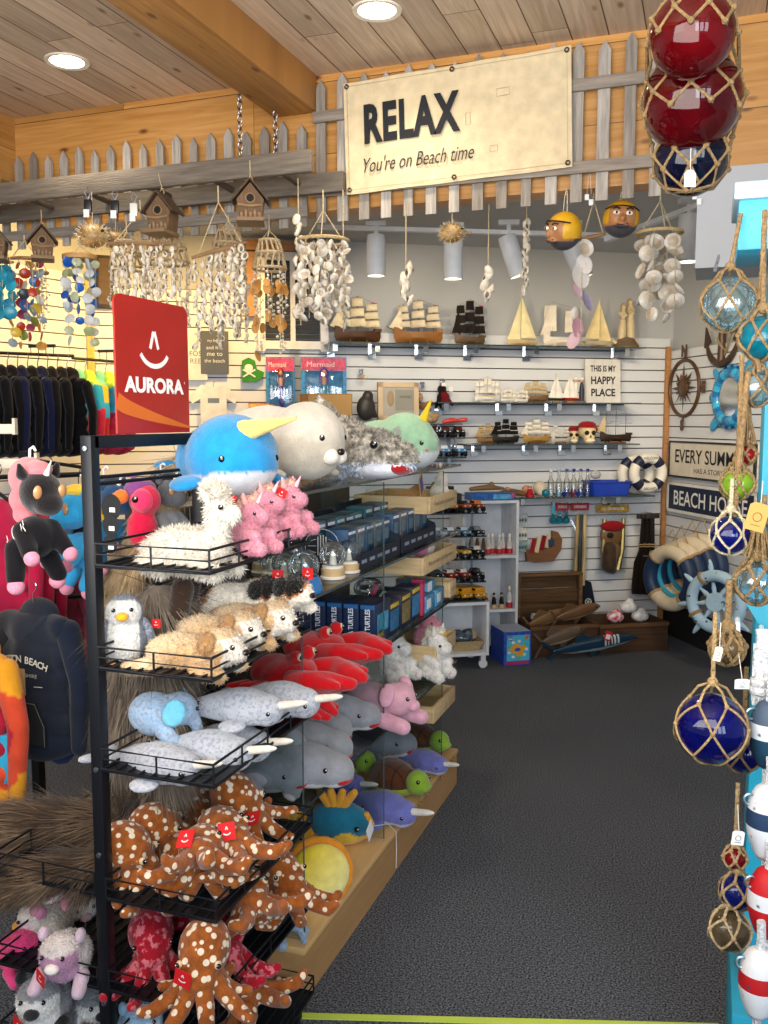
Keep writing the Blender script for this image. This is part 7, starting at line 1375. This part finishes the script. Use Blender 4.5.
# anchor
p = onright(722, 341, .02); an = thing('anchor_wall_art', 'dark bronze anchor wall ornament on the right wall beside the floats', 'wall art', p, ROT_RIGHT); AC = '#4e3d31'
MB(AC).tube([(0, 0, .19), (0, 0, -.14)], [.018, .026], seg=10).build('shank', 'darkmetal', an); MB(AC).torus((0, 0, .22), .03, .008, axis='y', seg=18, ts=6).build('ring', 'darkmetal', an); MB(AC).tube([(-.085, 0, .14), (.085, 0, .14)], .011, seg=8).build('stock', 'darkmetal', an)
arms = MB(AC).tube([(.17 * math.sin(q), 0, .03 - .17 * math.cos(q)) for q in [R(-75 + 15 * k) for k in range(11)]], [.008, .014, .018, .021, .024, .026, .024, .021, .018, .014, .008], seg=8); arms.build('arms', 'darkmetal', an)
for s in (-1, 1): MB(AC).prism([(s * .12, .0), (s * .18, .10), (s * .19, -.03)], .012).build('fluke', 'darkmetal', an, 0)
MB('#9a8868').tube([(.02 * math.sin(k * .9), -.024 * math.cos(k * .9), .17 - .025 * k) for k in range(12)] + [(.1, -.02, -.02), (.17, -.02, .1)], .008, seg=6).build('rope', 'rope', an)
# turtle mirror
p = onright(731, 397, .02); tm = thing('turtle_mirror', 'blue mosaic turtle-shaped mirror on the right wall', 'mirror', p, ROT_RIGHT)
MB('#c9ced2').lathe([(.0001, 0), (.14, 0), (.14, .004), (.0001, .004)], (0, -.012, 0), rot=(PI / 2, 0, 0), seg=40).build('mirror_glass', 'chrome', tm)
fr = MB('#2a8fc8')
for k in range(24): fr.torus((0, 0, 0), .175, .042, ('#2a8fc8', '#3fb0dc', '#1f6fb0')[k % 3], axis='y', seg=2, ts=10, a0=2 * PI * k / 24, a1=2 * PI * (k + .93) / 24)
fr.torus((0, 0, 0), .175, .036, '#16305c', axis='y', seg=44, ts=10).build('shell_frame', 'mosaic', tm); fe = MB('#1b3f7a')
for k in range(36): fe.torus((0, -.004, 0), .222, .014, ('#1b3f7a', '#2f9bd0')[k % 2], axis='y', seg=2, ts=6, a0=2 * PI * k / 36, a1=2 * PI * (k + 1) / 36)
fe.build('shell_edge', 'mosaic', tm); tm.scale = (.84, .84, .84)
for s, (x, z, q) in (('head', (0, 0, 0)),) : pass
for x, z, q, sx, sz in ((-.19, .16, .8, .035, .07), (.2, .2, -.7, .045, .1), (-.2, -.19, -.8, .04, .075), (.2, -.17, .9, .045, .08)): MB('#2f9bd0').ell((x, 0, z), (sx, .014, sz), rot=(0, -q, 0)).build('flipper', 'mosaic', tm)
MB('#2585b8').ell((-.235, 0, 0), (.045, .018, .04)).build('head', 'mosaic', tm)
# stacked rings and wheel on pegs
def ring_big(c_main, c_band, inner):
    def mk():
        t = thing('lifebuoy', '', 'life ring'); Rr, r = .165, .044
        for q in range(2): a0 = PI / 2 + PI * q; MB(c_main).torus((0, 0, 0), Rr, r, c_main, axis='y', seg=16, ts=16, a0=a0 - .75, a1=a0 + .75).build('ring', 'paint', t, 60)
        for q in range(2): a0 = PI * q; MB(c_band).torus((0, 0, 0), Rr, r, c_band, axis='y', seg=14, ts=16, a0=a0 - .82, a1=a0 + .82).build('band', 'paint', t, 60)
        for q in range(4): a_ = PI / 2 + (.78 if q % 2 else -.78) + PI * (q // 2); c = Vector((Rr * math.cos(a_), 0, Rr * math.sin(a_))); MB('#b89a70').torus((0, 0, 0), r * 1.02, .009, seg=18, ts=6).build('rope_band', 'rope', t, 60, c, (0, PI - a_, 0))
        if inner: MB(inner).torus((0, -.03, 0), Rr - r * .55, .016, axis='y', seg=36, ts=8).build('inner_stripe', 'paint', t)
        MB('#a88a5c').tube([(-.06, 0, Rr + r * .8), (0, .01, Rr + .14), (.06, 0, Rr + r * .8)], .0035, seg=6).build('hanging_cord', 'rope', t)
        return t
    return mk
RGN = 'cream life rings stacked on the right wall pegs'
LR = ring_big('#d6c8ae', '#1f3557', '#2f9fc0'); LR2 = ring_big('#d6c8ae', '#1f3557', None)
for k, (off, px, py, mk, key, lb) in enumerate(((.27, 670, 578, LR2, 'lr2', 'cream and navy life ring with rope bands, frontmost of the stack on the right wall'), (.20, 679, 574, LR, 'lr', 'cream and navy life ring with turquoise inner stripe, second of the stack'), (.13, 690, 569, LR, 'lr', 'cream and navy life ring with turquoise stripe nearer the ship wheel, half covered'), (.06, 700, 566, LR2, 'lr2', 'cream and navy life ring flat against the right wall behind the ship wheel'))):
    put(mk, key, lb, onax(px, py, CX - off - .06), (0, 0, ROT_RIGHT + .3), 1.0, RGN)
for y, z in ((5.44, .60), (5.24, .66)): tag(MB('#8d9296').tube([al(CX - .005, y, z), al(CX - .32 + .12 * (y < 5.3), y, z)], .005, seg=6).build('wall_hook', 'chrome'), 'long peg hook on the right wall, %s' % ('farther one holding the front life rings' if y > 5.3 else 'nearer one holding the rear life rings'), 'hook')
def wheel():
    t = thing('ships_helm', 'light blue wooden ship wheel with rope wraps hanging on the right wall', 'ship wheel'); c = '#b0d0e4'
    MB(c).torus((0, 0, 0), .155, .034, axis='y', seg=44, ts=10).build('rim', 'worn', t); MB(c).lathe([(.0001, -.03), (.05, -.03), (.055, -.02), (.055, .02), (.0001, .02)], rot=(PI / 2, 0, 0), seg=24).build('hub', 'worn', t)
    for k in range(8):
        a_ = 2 * PI * k / 8 + .2; d = Vector((math.cos(a_), 0, math.sin(a_))); sp = MB(c).tube([d * .04, d * .08, d * .11, d * .15], [.009, .014, .009, .012], seg=8); sp.tube([d * .17, d * .2, d * .225, d * .25], [.010, .016, .013, .006], seg=8); sp.build('spoke', 'worn', t)
    for k in range(4): a_ = 2 * PI * k / 4 + .6; MB('#a88a5c').torus((0, 0, 0), .032, .012, seg=16, ts=6, sq=1).build('rope_wrap', 'rope', t, 60, (.155 * math.cos(a_), 0, .155 * math.sin(a_)), (0, PI - a_, 0))
    return t
w = wheel(); w.location = onax(716, 602, CX - .26); w.rotation_euler = (0, 0, ROT_RIGHT + .5)
w['label'] = 'light blue wooden ship wheel with rope wraps hanging on the right wall'
tag(MB('#8d9296').tube([w.location + AX * .255 + Vector((0, 0, .12)), w.location + Vector((0, 0, .12)) - AX * .04], .005, seg=6).build('wall_hook', 'chrome'), 'peg hook holding the light blue ship wheel', 'hook')
# ================================================================== TURQUOISE STAND WITH FLOATS AND BUOYS
TQ = '#2aa3c4'
P0 = dep(753, 700, 1.92); px0, py0 = P0.x, P0.y
st = thing('display_stand', 'turquoise painted wooden stand at the right edge hung with floats and buoys', 'display stand', (px0 + .13, py0 + .1, 0))
MB(TQ).box((0, 0, 1.03), (.26, .12, 1.72), b=.004).build('post', 'paint', st); MB(TQ).box((.04, -.02, .12), (.38, .32, .24), b=.004).build('base', 'paint', st)
q = dep(737, 232, 1.88); MB('#43b0d0').box((q.x - st.location.x + .2, -.02, q.z), (.40, .22, .10), b=.004).build('arm_board', 'paint', st); MB('#9fb4c2').box((q.x - st.location.x + .2, -.02, q.z + .066), (.42, .24, .035), b=.004).build('cap_board', 'paint', st)
q = dep(737, 610, 1.95); MB('#3aa8c4').prism([(-.17, .05), (.1, .06), (.1, -.07), (-.10, -.06)], .03, (0, -.075, q.z)).build('bracket_board', 'paint', st, 0)
MB('#e9eef0').box((-.128, -.062, .96), (.008, .012, .12)).build('corner_strip', 'paint', st)
def hook_j(x, y, z): MB('#eef1f3').tube([(x, y, z), (x, y - .03, z - .004), (x, y - .045, z - .025), (x, y - .03, z - .045), (x, y - .015, z - .035)], .005, seg=8).build('white_hook', 'plastic', st)
for px, py in ((738, 622), (762, 630), (766, 205)): q = dep(px, py, 1.84) - st.location; hook_j(q.x, q.y + .03, q.z)
FG = 'netted glass floats on the stand'
def netfloat(label, px, py, rpx, d, col, mat='floatglass', hang=None, balls=None, name='glass_float', rope='#8f7650', rr=.0026, seed=0, nn=5, tassel=None, top=1.35):
    rr *= .8; c = dep(px, py, d); r = rpx * d / F; t = thing(name, label, 'glass float', c)
    bl = balls or [(0, 0, 0, r, col, mat)]
    for x, y, z, q, cc, mm in bl: MB(cc).ell((x, y, z), q, seg=36, rings=24).build('glass_ball', mm, t, 180)
    def mid(z):
        i = max(range(len(bl)), key=lambda j: bl[j][3] - abs(z - bl[j][2])); return bl[i]
    def surf(lat, lon):
        # outermost point of the balls along the net direction
        if not balls: return Vector((math.cos(lat) * math.cos(lon), math.cos(lat) * math.sin(lon), math.sin(lat))) * (r + rr * .7)
        z = lat; m_ = max((math.sqrt(max(0, q * q - (z - bz) ** 2)) if abs(z - bz) < q else 0) for _, _, bz, q, _, _ in bl); m_ = max(m_, bl[0][3] * .45) + rr; oy = mid(z)[1]; return Vector((mid(z)[0] + m_ * math.cos(lon), oy + m_ * math.sin(lon), z))
    rows = [R(v) for v in (52, 8, -38)] if not balls else [lerp(max(b[2] + b[3] * .75 for b in bl), min(b[2] - b[3] * .8 for b in bl), k / 9) for k in range(10)]
    net = MB(rope); kn = MB(mixc(rope, '#000000', .1)); pts = []
    for i, la in enumerate(rows): pts.append([surf(la, 2 * PI * (k + .5 * (i % 2)) / nn + seed) for k in range(nn)])
    topz = (r * top) if not balls else rows[0] + bl[-1][3] * .55
    ap = Vector((0, 0, topz))
    def arc(a, b):
        if balls: return [a, (a + b) / 2, b]
        o = []
        for k in range(7):
            v = a.lerp(b, k / 6); o.append(v.normalized() * max(v.length, (r + rr * .7)))
        return o
    for k in range(nn): net.tube([ap, (ap + pts[0][k]) / 2 + pts[0][k] * .12 * (not balls), pts[0][k]], rr * 1.15, seg=6)
    for i in range(len(rows) - 1):
        for k in range(nn):
            a_ = pts[i][k]
            for b_ in ((pts[i + 1][k], pts[i + 1][(k - 1) % nn]) if i % 2 == 0 else (pts[i + 1][k], pts[i + 1][(k + 1) % nn])): net.tube(arc(a_, b_), rr, seg=6)
            kn.ell(a_, rr * 2.1, seg=8, rings=6)
    bot = Vector((0, 0, -r - rr)) if not balls else Vector((0, 0, min(b[2] - b[3] for b in bl) - rr))
    for k in range(nn): net.tube(arc(pts[-1][k], bot), rr, seg=6)
    net.v, net.f, net.c = net.v + kn.v, net.f + [[i + len(net.v) for i in f] for f in kn.f], net.c + kn.c; no = net.build('rope_net', 'rope', t)
    ha = Vector((0, 0, topz + (hang if isinstance(hang, float) else .05)));
    if isinstance(hang, Vector): ha = hang - c
    n = 14; MB(rope).tube([ap.lerp(ha, k / n) for k in range(n + 1)], [rr * (1.7 if k % 2 else 2.0) for k in range(n + 1)], seg=8).ell(ap, rr * 4.5, seg=10, rings=8).build('hanging_rope', 'rope', t)
    if tassel:
        rg = random.Random(seed); ta = MB(rope)
        for k in range(16): a_ = 2 * PI * k / 16; q = rr * 3; ta.tube([ap + Vector((q * .3 * math.cos(a_), q * .3 * math.sin(a_), tassel)), ap + Vector((q * math.cos(a_), q * math.sin(a_), tassel * .5)), ap + Vector((q * 2.2 * math.cos(a_) + rg.uniform(-.006, .006), q * 2.2 * math.sin(a_), -.004))], rr * .7, seg=5)
        ta.build('rope_tassel', 'rope', t)
    return t
d0 = 1.95; r1 = 45 * d0 / F
cl = netfloat('netted cluster of two red glass floats over a dark blue one at the top right', 692, 101, 45, d0, None, balls=[(0, .06, -.105, r1 * .84, '#080e26', 'darkfloat'), (0.0, 0, 0, r1 * 1.08, '#4c0209', 'darkfloat'), (0.0, -.15, .08, r1 * .86, '#560309', 'darkfloat')], hang=.35, nn=8, rr=.0042, rope='#8f7650')
t = thing('price_tag', 'white paper tag hanging at the bottom of the red float cluster', 'tag', dep(690, 178, 1.87), (0, 0, YAW)); MB('#e9e9e6').prism([(-.012, -.018), (.012, -.018), (.012, .008), (.006, .016), (-.006, .016), (-.012, .008)], .001).build('tag_card', 'paper', t, 0); MB('#d6d2c8').tube([(0, 0, .016), (0, 0, .06)], .0008, seg=4).build('string', 'cloth', t)
d = 1.78
netfloat('clear aqua glass float in a rope net, topmost on the stand left side', 729, 304, 27, d, '#a9d9e6', 'aquaglass', hang=dep(741, 214, 1.80), rr=.003, seed=.3)
netfloat('teal glass float in a rope net cut by the right edge, under the arm board', 762, 338, 22, 1.72, '#0d7f96', hang=dep(764, 235, 1.76), rr=.0034, seed=.1)
netfloat('pale lavender clear glass float with long rope tassel', 757, 388, 18, 1.74, '#c3cbe0', 'aquaglass', hang=.06, rr=.003, seed=.5)
netfloat('tiny red glass float in a rope net above the green one', 746, 455, 9.5, 1.76, '#8c0a16', hang=.08, rr=.0028, tassel=.09, seed=.2)
netfloat('small green glass float in a rope net over the navy sign', 737, 484, 16, 1.74, '#7fae2a', hang=.2, rr=.003, seed=.4, top=1.5)
netfloat('small cobalt blue glass float in a cream net above the life rings', 730, 535, 19, 1.72, '#0a1670', hang=.06, rr=.0028, rope='#cbbf9c', seed=.9)
netfloat('small aqua glass float behind the tan paper tag at the right edge', 763, 537, 12, 1.72, '#1f93b8', hang=.05, rr=.003, seed=.7)
netfloat('clear glass float with an aqua tint and a long brown tassel at the right edge', 757, 583, 21, 1.70, '#b5dce6', 'aquaglass', hang=.07, rr=.004, tassel=.1, seed=.25)
netfloat('brown rope-wrapped glass float with white oval tag left of the stand', 727, 648, 16, 1.70, '#6b5a3c', hang=.09, rr=.0042, seed=.6, nn=7)
netfloat('large cobalt blue glass float in a tan net hanging in front of the carpet', 711, 728, 35, 1.66, '#060c66', hang=.13, rr=.0028, rope='#b39668', seed=.35)
netfloat('cobalt blue glass float half hidden behind the large one and the navy buoy', 743, 752, 20, 1.8, '#060c66', hang=.12, rr=.003, seed=.15)
netfloat('small red glass float at the top of a three-float string beside the white buoy', 735, 858, 11, 1.72, '#8c0a16', hang=.12, rr=.0028, rope='#bba177', seed=.3)
netfloat('small blue glass float in the middle of a three-float string', 737, 892, 17, 1.72, '#0f1c78', hang=.015, rr=.003, rope='#bba177', seed=.7)
netfloat('brown smoky glass float at the bottom of a three-float string', 729, 930, 20, 1.72, '#6b5c44', hang=.02, rr=.003, rope='#cdb78e', seed=.5)
for px, py, a_, w, h, c, lb in ((757, 517, .25, .036, .05, '#c99a52', 'tan kraft paper tag with printed lines on the stand at the right edge'), (742, 684, 0, .026, .018, '#e6ecf0', 'white rectangular price tag beside the macrame rope'), (718, 654, .2, .014, .026, '#e9e2cf', 'white oval tag on the rope-wrapped float'), (738, 838, .1, .022, .026, '#e9e9e6', 'white paper tag between the white buoy and the small red float'), (717, 263, .25, .012, .062, '#8d9196', 'narrow grey tag on the soffit box beside the hanging rope')):
    t = thing('price_tag', lb, 'tag', dep(px, py, 1.60) if px != 717 else aty(px, py, 3.537), (0, a_, YAW)); MB(c).prism([(-w / 2, -h / 2), (w / 2, -h / 2), (w / 2, h * .4), (w * .3, h / 2), (-w * .3, h / 2), (-w / 2, h * .4)], .001).build('tag_card', 'paper', t, 0); MB(mixc(c, '#000000', .6)).torus((0, -.0012, 0), min(w, h) * .22, .0007, axis='y', seg=14, ts=4).box((0, -.0012, -h * .3), (w * .5, .0006, .0015)).build('print_mark', 'paper', t, 0); MB('#d6d2c8').tube([(0, 0, h / 2), (0, .02, h / 2 + .04)], .0008, seg=4).build('string', 'cloth', t)
# ropes
def rope_piece(label, pts, r, col='#8f7550', name='hanging_rope'):
    m = MB(col); P = [Vector(p) for p in pts]; Q = []
    for i in range(len(P) - 1):
        for k in range(8): Q.append(P[i].lerp(P[i + 1], k / 8))
    Q.append(P[-1]); m.tube(Q, [r * (1.12 if k % 2 else .92) for k in range(len(Q))], seg=8); return tag(m.build(name, 'rope'), label, 'rope')
rope_piece('long wrapped brown rope running down past the tiny red float', [dep(x, y, 1.72) for x, y in ((748, 372), (743, 420), (738, 470), (735, 505), (734, 540))], .0062)
rope_piece('thick brown rope hanging from the arm board at the right edge', [dep(x, y, 1.74) for x, y in ((765, 210), (763, 260), (760, 300))], .005)
rope_piece('brown rope between the two left floats near the teal float', [dep(x, y, 1.72) for x, y in ((740, 330), (748, 345), (757, 360), (760, 372))], .005)
mt = thing('macrame_rope', 'white macrame rope with a fat knot hanging from a white hook', 'rope', dep(763, 640, 1.68))
for s in (-1, 0, 1): MB('#dfe3e6').tube([(s * .008 + .003 * math.sin(k), .003 * math.cos(k * 1.3), .02 - .012 * k) for k in range(13)], .006, seg=8).build('rope_strand', 'rope', mt)
MB('#dfe3e6').torus((0, 0, -.095), .014, .009, seg=16, ts=8).torus((0, 0, -.08), .013, .009, seg=16, ts=8).build('knot', 'rope', mt)
# buoys
def buoy(label, px, pytop, pybot, d, cols, tilt=0):
    a_, b_ = dep(px, pytop, d), dep(px, pybot, d); h = a_.z - b_.z; r = h * .265; t = thing('buoy', label, 'buoy', b_, (tilt * .3, tilt, YAW))
    prof = [(.0001, 0), (.45, .01), (.62, .08), (.82, .22), (.96, .36), (1, .46), (1, .56), (.97, .68), (.86, .82), (.62, .94), (.4, .985), (.0001, 1)]
    seg_cols = [cols[0]] * 4 + [cols[0]] + [cols[1]] * 2 + [cols[2]] * 5
    if len(cols) > 3: pass
    MB(cols[0]).lathe([(q * r, z * h) for q, z in prof], seg=32, cols=seg_cols[:11]).build('float_body', 'worn', t, 60)
    MB('#d9dde0').tube([(0, 0, h * .97), (.002, 0, h + .02), (0, 0, h + .05)], .008, seg=8).build('rope', 'rope', t)
    MB('#d9dde0').tube([(0, 0, .01), (0, 0, -.045)], .008, seg=8).build('tail_rope', 'rope', t); MB('#9fb6c6').torus((-r * .95, 0, h * .8), .01, .0025, axis='y', seg=14, ts=6).build('eyelet', 'metal', t); return t
buoy('slate and teal wooden buoy with a white stripe, highest of the hanging buoys', 767, 698, 767, 1.66, ('#173f58', '#dbe4ea', '#44566c'))
buoy('white wooden buoy with a navy band', 766, 781, 858, 1.64, ('#dce3ea', '#203a5c', '#dfe5ea'))
buoy('red wooden buoy with a white band', 766, 864, 936, 1.62, ('#b80d18', '#dfe4ea', '#c01420'))
buoy('white wooden buoy with a red band, lowest of the hanging buoys', 757, 944, 1016, 1.60, ('#dfe4e8', '#b8141c', '#e2e6ea'))
# ================================================================== GARMENTS AT THE LEFT
def garment(name, cat, w, h, dep_, colour, sleeves=True, hood=True, hanger='#17181a', mat='cloth', voxel=.012, zipn=False):
    """hangs from z = 0 at the hook, front faces local -y"""
    def mk():
        t = thing(name, '', cat); z0 = -.10; b = [('c', [(-w * .30, 0, z0 - .02), (w * .30, 0, z0 - .02)], [dep_ * .42, dep_ * .42])]
        for k in range(6): z = z0 - .04 - (h - .1) * k / 5; b.append(('e', (0, 0, z), (w * (.36 + .03 * k / 5), dep_ * (.5 + .1 * k / 5), h * .13)))
        blob('garment_body', b, colour, mat, t, voxel, 3, warp=lambda p: Vector((p.x, p.y + dep_ * .10 * math.sin(p.x * 40 + p.z * 5), p.z)))
        if sleeves:
            for s in (-1, 1): blob('sleeve', [('c', [(s * w * .36, 0, z0 - .03), (s * w * .47, .0, z0 - h * .4), (s * w * .46, -.01, z0 - h * .86)], [dep_ * .42, dep_ * .36, dep_ * .28])], colour, mat, t, voxel, 3)
        if hood: blob('hood', [('e', (0, dep_ * .25, z0 + .012), (w * .2, dep_ * .42, .055)), ('c', [(-w * .17, -.01, z0), (0, -dep_ * .45, z0 - .05), (w * .17, -.01, z0)], [.018, .016, .018])], colour, mat, t, voxel, 2)
        MB('#b9bdc1').tube([(0, 0, z0), (0, 0, -.02), (.016, 0, .0), (.012, 0, .016), (-.004, 0, .018)], .0025, seg=6).build('hanger_hook', 'chrome', t); MB(hanger).tube([(-w * .3, 0, z0 - .015), (0, 0, z0 + .03), (w * .3, 0, z0 - .015)], .006, seg=6).build('hanger_bar', 'plastic', t)
        return t
    return mk
def pos(px, py, d): return dep(px, py, d)
KJ = garment('hooded_jacket', 'jacket', .30, .40, .07, '#0e0e12'); KN = garment('hooded_jacket', 'jacket', .30, .40, .07, '#141a3a')
rb = dep(-20, 352, 4.3); re = dep(74, 356, 4.55)
tag(MB('#1b1c1f').tube([rb, re], .008, seg=8).build('garment_rail', 'darkmetal'), 'dark rail carrying the row of small black jackets', 'rail')
for k in range(9):
    p = rb.lerp(re, .06 + .107 * k); mk, key = (KN, 'kn') if k in (3, 5) else (KJ, 'kj')
    o = put(mk, key, 'small %s hooded jacket on the left rail, %s' % (('navy', 'black')[key == 'kj'], ('cut off by the left edge', 'second from the left', 'third from the left', 'fourth from the left', 'in the middle of the row', 'just right of the middle', 'third from the right end', 'second from the right end', 'at the right end, with a white tag')[k]), p - Vector((0, 0, .018)), (0, 0, -.62 + .1 * (k % 3) + (.5 if k == 8 else 0)), 1.0)
MB('#e6e6e2').box((.03, -.055, -.28), (.06, .003, .11)).box((.03, -.057, -.30), (.04, .001, .03), '#5a5a58').build('price_tag', 'paper', o, 0); MB('#d0d0d4').tube([(.05, -.06, -.13), (.055, -.062, -.16), (.05, -.062, -.19), (.056, -.062, -.21)], .003, seg=5).build('chest_print', 'paper', o)
def tie1(p): n = tone(p, 9, 4) * .05; z = p.z + n; return '#b6d24a' if z > -.13 else '#2b9cc8' if z > -.26 else ('#c22a48' if z > -.5 else '#b0312c')
def tie2(p): n = tone(p, 9, 8) * .05; z = p.z + n; return '#6fb8a0' if z > -.12 else '#d9b43a' if z > -.2 else '#2b9cc8' if z > -.3 else '#b3202c'
T1 = garment('tie_dye_jacket', 'jacket', .30, .40, .075, tie1, voxel=.01); T2 = garment('tie_dye_jacket', 'jacket', .30, .40, .075, tie2, voxel=.01)
rb = dep(72, 358, 4.75); re = dep(118, 362, 4.95)
tag(MB('#1b1c1f').tube([rb, re], .008, seg=8).build('garment_rail', 'darkmetal'), 'dark rail carrying the tie-dye jackets left of the red sign', 'rail')
for k in range(5): put((T1, T2)[k % 2 == 0 and k < 3], 'td%d' % (k % 2 == 0 and k < 3), 'tie-dye hooded jacket in green, blue and red, %s beside the red sign' % ('leftmost', 'second from left', 'middle one', 'second from right', 'rightmost')[k], rb.lerp(re, .05 + .22 * k) - Vector((0, 0, .02)), (0, 0, -.6 + .25 * (k % 2) + (.3 if k == 4 else 0)), 1.0)
for px, py, d, lb in ((42, 346, 4.45, 'row of dark letters size divider above the black jackets'), (110, 351, 4.95, 'black letters size divider above the tie-dye jackets')):
    t = thing('rail_divider', lb, 'divider', dep(px, py, d), (0, 0, .2)); MB('#26282b').box((0, 0, 0), (.14, .01, .016)).build('bar', 'plastic', t)
    for k in range(4): MB('#26282b').tube([(-.06 + .04 * k, 0, 0), (-.06 + .04 * k, 0, -.05)], .002, seg=5).build('wire', 'metal', t)
# garment rack in front
gk = thing('garment_rack', 'black two-way garment rack with cream bars behind the rack post', 'garment rack', dep(30, 560, 2.95) * 1.0); gk.location.z = 0; gx, gy = gk.location.x, gk.location.y
MB('#1a1b1e').box((0, 0, .7), (.03, .03, 1.4)).build('post', 'darkmetal', gk)
for dx, dy in ((.3, 0), (-.3, 0), (0, .3), (0, -.3)): MB('#1a1b1e').box((dx / 2, dy / 2, .02), (abs(dx) + .03, abs(dy) + .03, .03)).build('base_leg', 'darkmetal', gk)
for px0, px1, y0, y1, lb in ((-22, 37, 461, 466, 0), (-20, 15, 429, 429, 0), (8, 42, 590, 592, 0)):
    a, b = dep(px0, y0, 2.75), dep(px1, y1, 2.75); o = MB('#cfc7b4').box((0, 0, 0), ((b - a).length, .018, .03), b=.002).box(((b - a).length / 2, 0, .008), (.008, .022, .05)).build('face_out_bar', 'paint', gk, 40, (a + b) / 2 - gk.location, (0, 0, math.atan2((b - a).y, (b - a).x)))
for y0, d in ((478, 2.9), (600, 2.75)): a, b = dep(-25, y0, d), dep(84, y0 - 4, d + .25); MB('#1a1b1e').tube([a - gk.location, b - gk.location], .008, seg=8).build('hang_rail', 'darkmetal', gk)
PKc = garment('pink_sweatshirt', 'sweatshirt', .34, .42, .07, lambda p: mixc('#c21f4a', '#8e1536', .5 + tone(p, 8)), hood=False, voxel=.011)
for k, (px, py, d, rz, sc, lb) in enumerate(((-2, 470, 2.7, -.2, 1.0, 'hot pink sweatshirt hanging at the left edge behind the black unicorn'), (22, 480, 2.8, -.4, .95, 'hot pink sweatshirt right of the leftmost, mostly behind the black unicorn'), (42, 486, 2.9, -.5, .9, 'deep pink sweatshirt whose hem shows below the black unicorn'))): put(PKc, 'pinks', lb, dep(px, py, d), (0, 0, rz), sc)
MK = garment('rose_hoodie', 'hoodie', .34, .34, .08, lambda p: mixc('#b04a62', '#7f3046', .5 + tone(p, 8)), voxel=.011)
o = put(MK, 'rose', 'dusty rose hoodie hanging behind the grey printed hoodie', dep(58, 545, 3.1), (0, 0, -.2), 1.0); MB('#cdb48c').box((-.10, -.05, -.2), (.035, .003, .07)).build('price_tag', 'paper', o, 0)
GH = garment('grey_hoodie', 'hoodie', .38, .47, .10, lambda p: mixc('#2c2d30', '#1d2536', max(0, min(1, .4 + p.x * 3 + tone(p, 6) * .4))), voxel=.011)
o = put(GH, 'ghood', 'charcoal and navy hoodie with white arched lettering on the left rack', dep(33, 588, 2.5), (0, 0, -.05), .86); hz = -.10
for k, ch in enumerate('HAMPTON BEACH'):
    if ch == ' ': continue
    u = (k - 6) / 6; letters(ch, .023, o, (.0 + u * .095, -.073 + .012 * u * u, hz - .115 - .022 * u * u), '#d2cdbf', name='printed_letter', rot=(PI / 2, u * .33, 0), bold=.02)
letters('NEW HAMPSHIRE', .012, o, (0, -.076, hz - .165), '#bdb8ab', w=.15, name='printed_lettering'); MB('#b9b4a6').tube([(-.09, -.07, hz - .2), (-.06, -.075, hz - .2)], .0015, seg=4).tube([(.06, -.075, hz - .2), (.09, -.07, hz - .2)], .0015, seg=4).build('print_line', 'paper', o)
MB('#b8966a').box((.012, -.085, hz - .185), (.045, .002, .085)).build('paper_tag', 'paper', o, 0)
pk_ = MB('#1a1b1f').prism([(-.10, -.41), (.10, -.41), (.10, -.345), (.065, -.275), (-.065, -.275), (-.10, -.345)], .004, (0, -.078, hz + .02)); po_ = pk_.build('front_pocket', 'cloth', o, 0)
MB('#6f6a62').tube([(-.10, -.081, hz - .39), (-.10, -.081, hz - .325), (-.065, -.081, hz - .255), (.065, -.081, hz - .255), (.10, -.081, hz - .325), (.10, -.081, hz - .39)], .0012, seg=4).build('pocket_seam', 'cloth', po_)
def tie3(p):
    n = tone(p, 7, 2) * .35; u = (p.z + .34) / .12 + n * 2; v = p.x * 4
    q = math.hypot(p.x - .10, (p.z + .31) * .8) + n * .15
    return '#9c1830' if q < .075 else '#c0442a' if q < .12 else '#cf8f22'
TD = garment('tie_dye_hoodie', 'hoodie', .36, .46, .09, tie3, voxel=.01)
o = put(TD, 'td3', 'yellow, orange and red tie-dye hoodie cut off by the left edge', dep(-27, 620, 2.35), (0, 0, -.15), .92)
lump('folded_jeans', [('e', (-.06, 0, .05), (.07, .05, .10)), ('e', (.06, 0, .05), (.07, .05, .10)), ('e', (0, 0, .14), (.12, .055, .05))], lambda p: mixc('#16254f', '#2a427e', .5 + tone(p, 30)), 'cloth', 'dark blue denim hanging below the charcoal hoodie', 'jeans', dep(46, 748, 2.6), 0, .85, .01)
o = put(garment('blue_shirt', 'shirt', .30, .3, .06, '#3f7fa8', hood=False, voxel=.012), 'bsh', 'blue shirt at the back under the black jackets', dep(50, 462, 3.9), (0, 0, -.3), 1.0)
o = put(garment('dark_shirt', 'shirt', .3, .36, .06, '#17181b', hood=False, voxel=.012), 'dsh', 'black shirt hanging at the back between the blue shirt and the rack post', dep(78, 470, 3.9), (0, 0, -.3), 1.0)
tag(MB('#1a1b1e').tube([dep(20, 458, 3.95), dep(100, 470, 3.85)], .008, seg=8).build('garment_rail', 'darkmetal'), 'rear dark rail holding the blue and black shirts', 'rail')
tag(MB('#2c9ac0').box((0, 0, 0), (.12, .05, .14), b=.02).build('turquoise_cloth', 'cloth', None, 40, dep(6, 757, 2.35)), 'turquoise cloth hem showing below the tie-dye hoodie at the left edge', 'cloth')
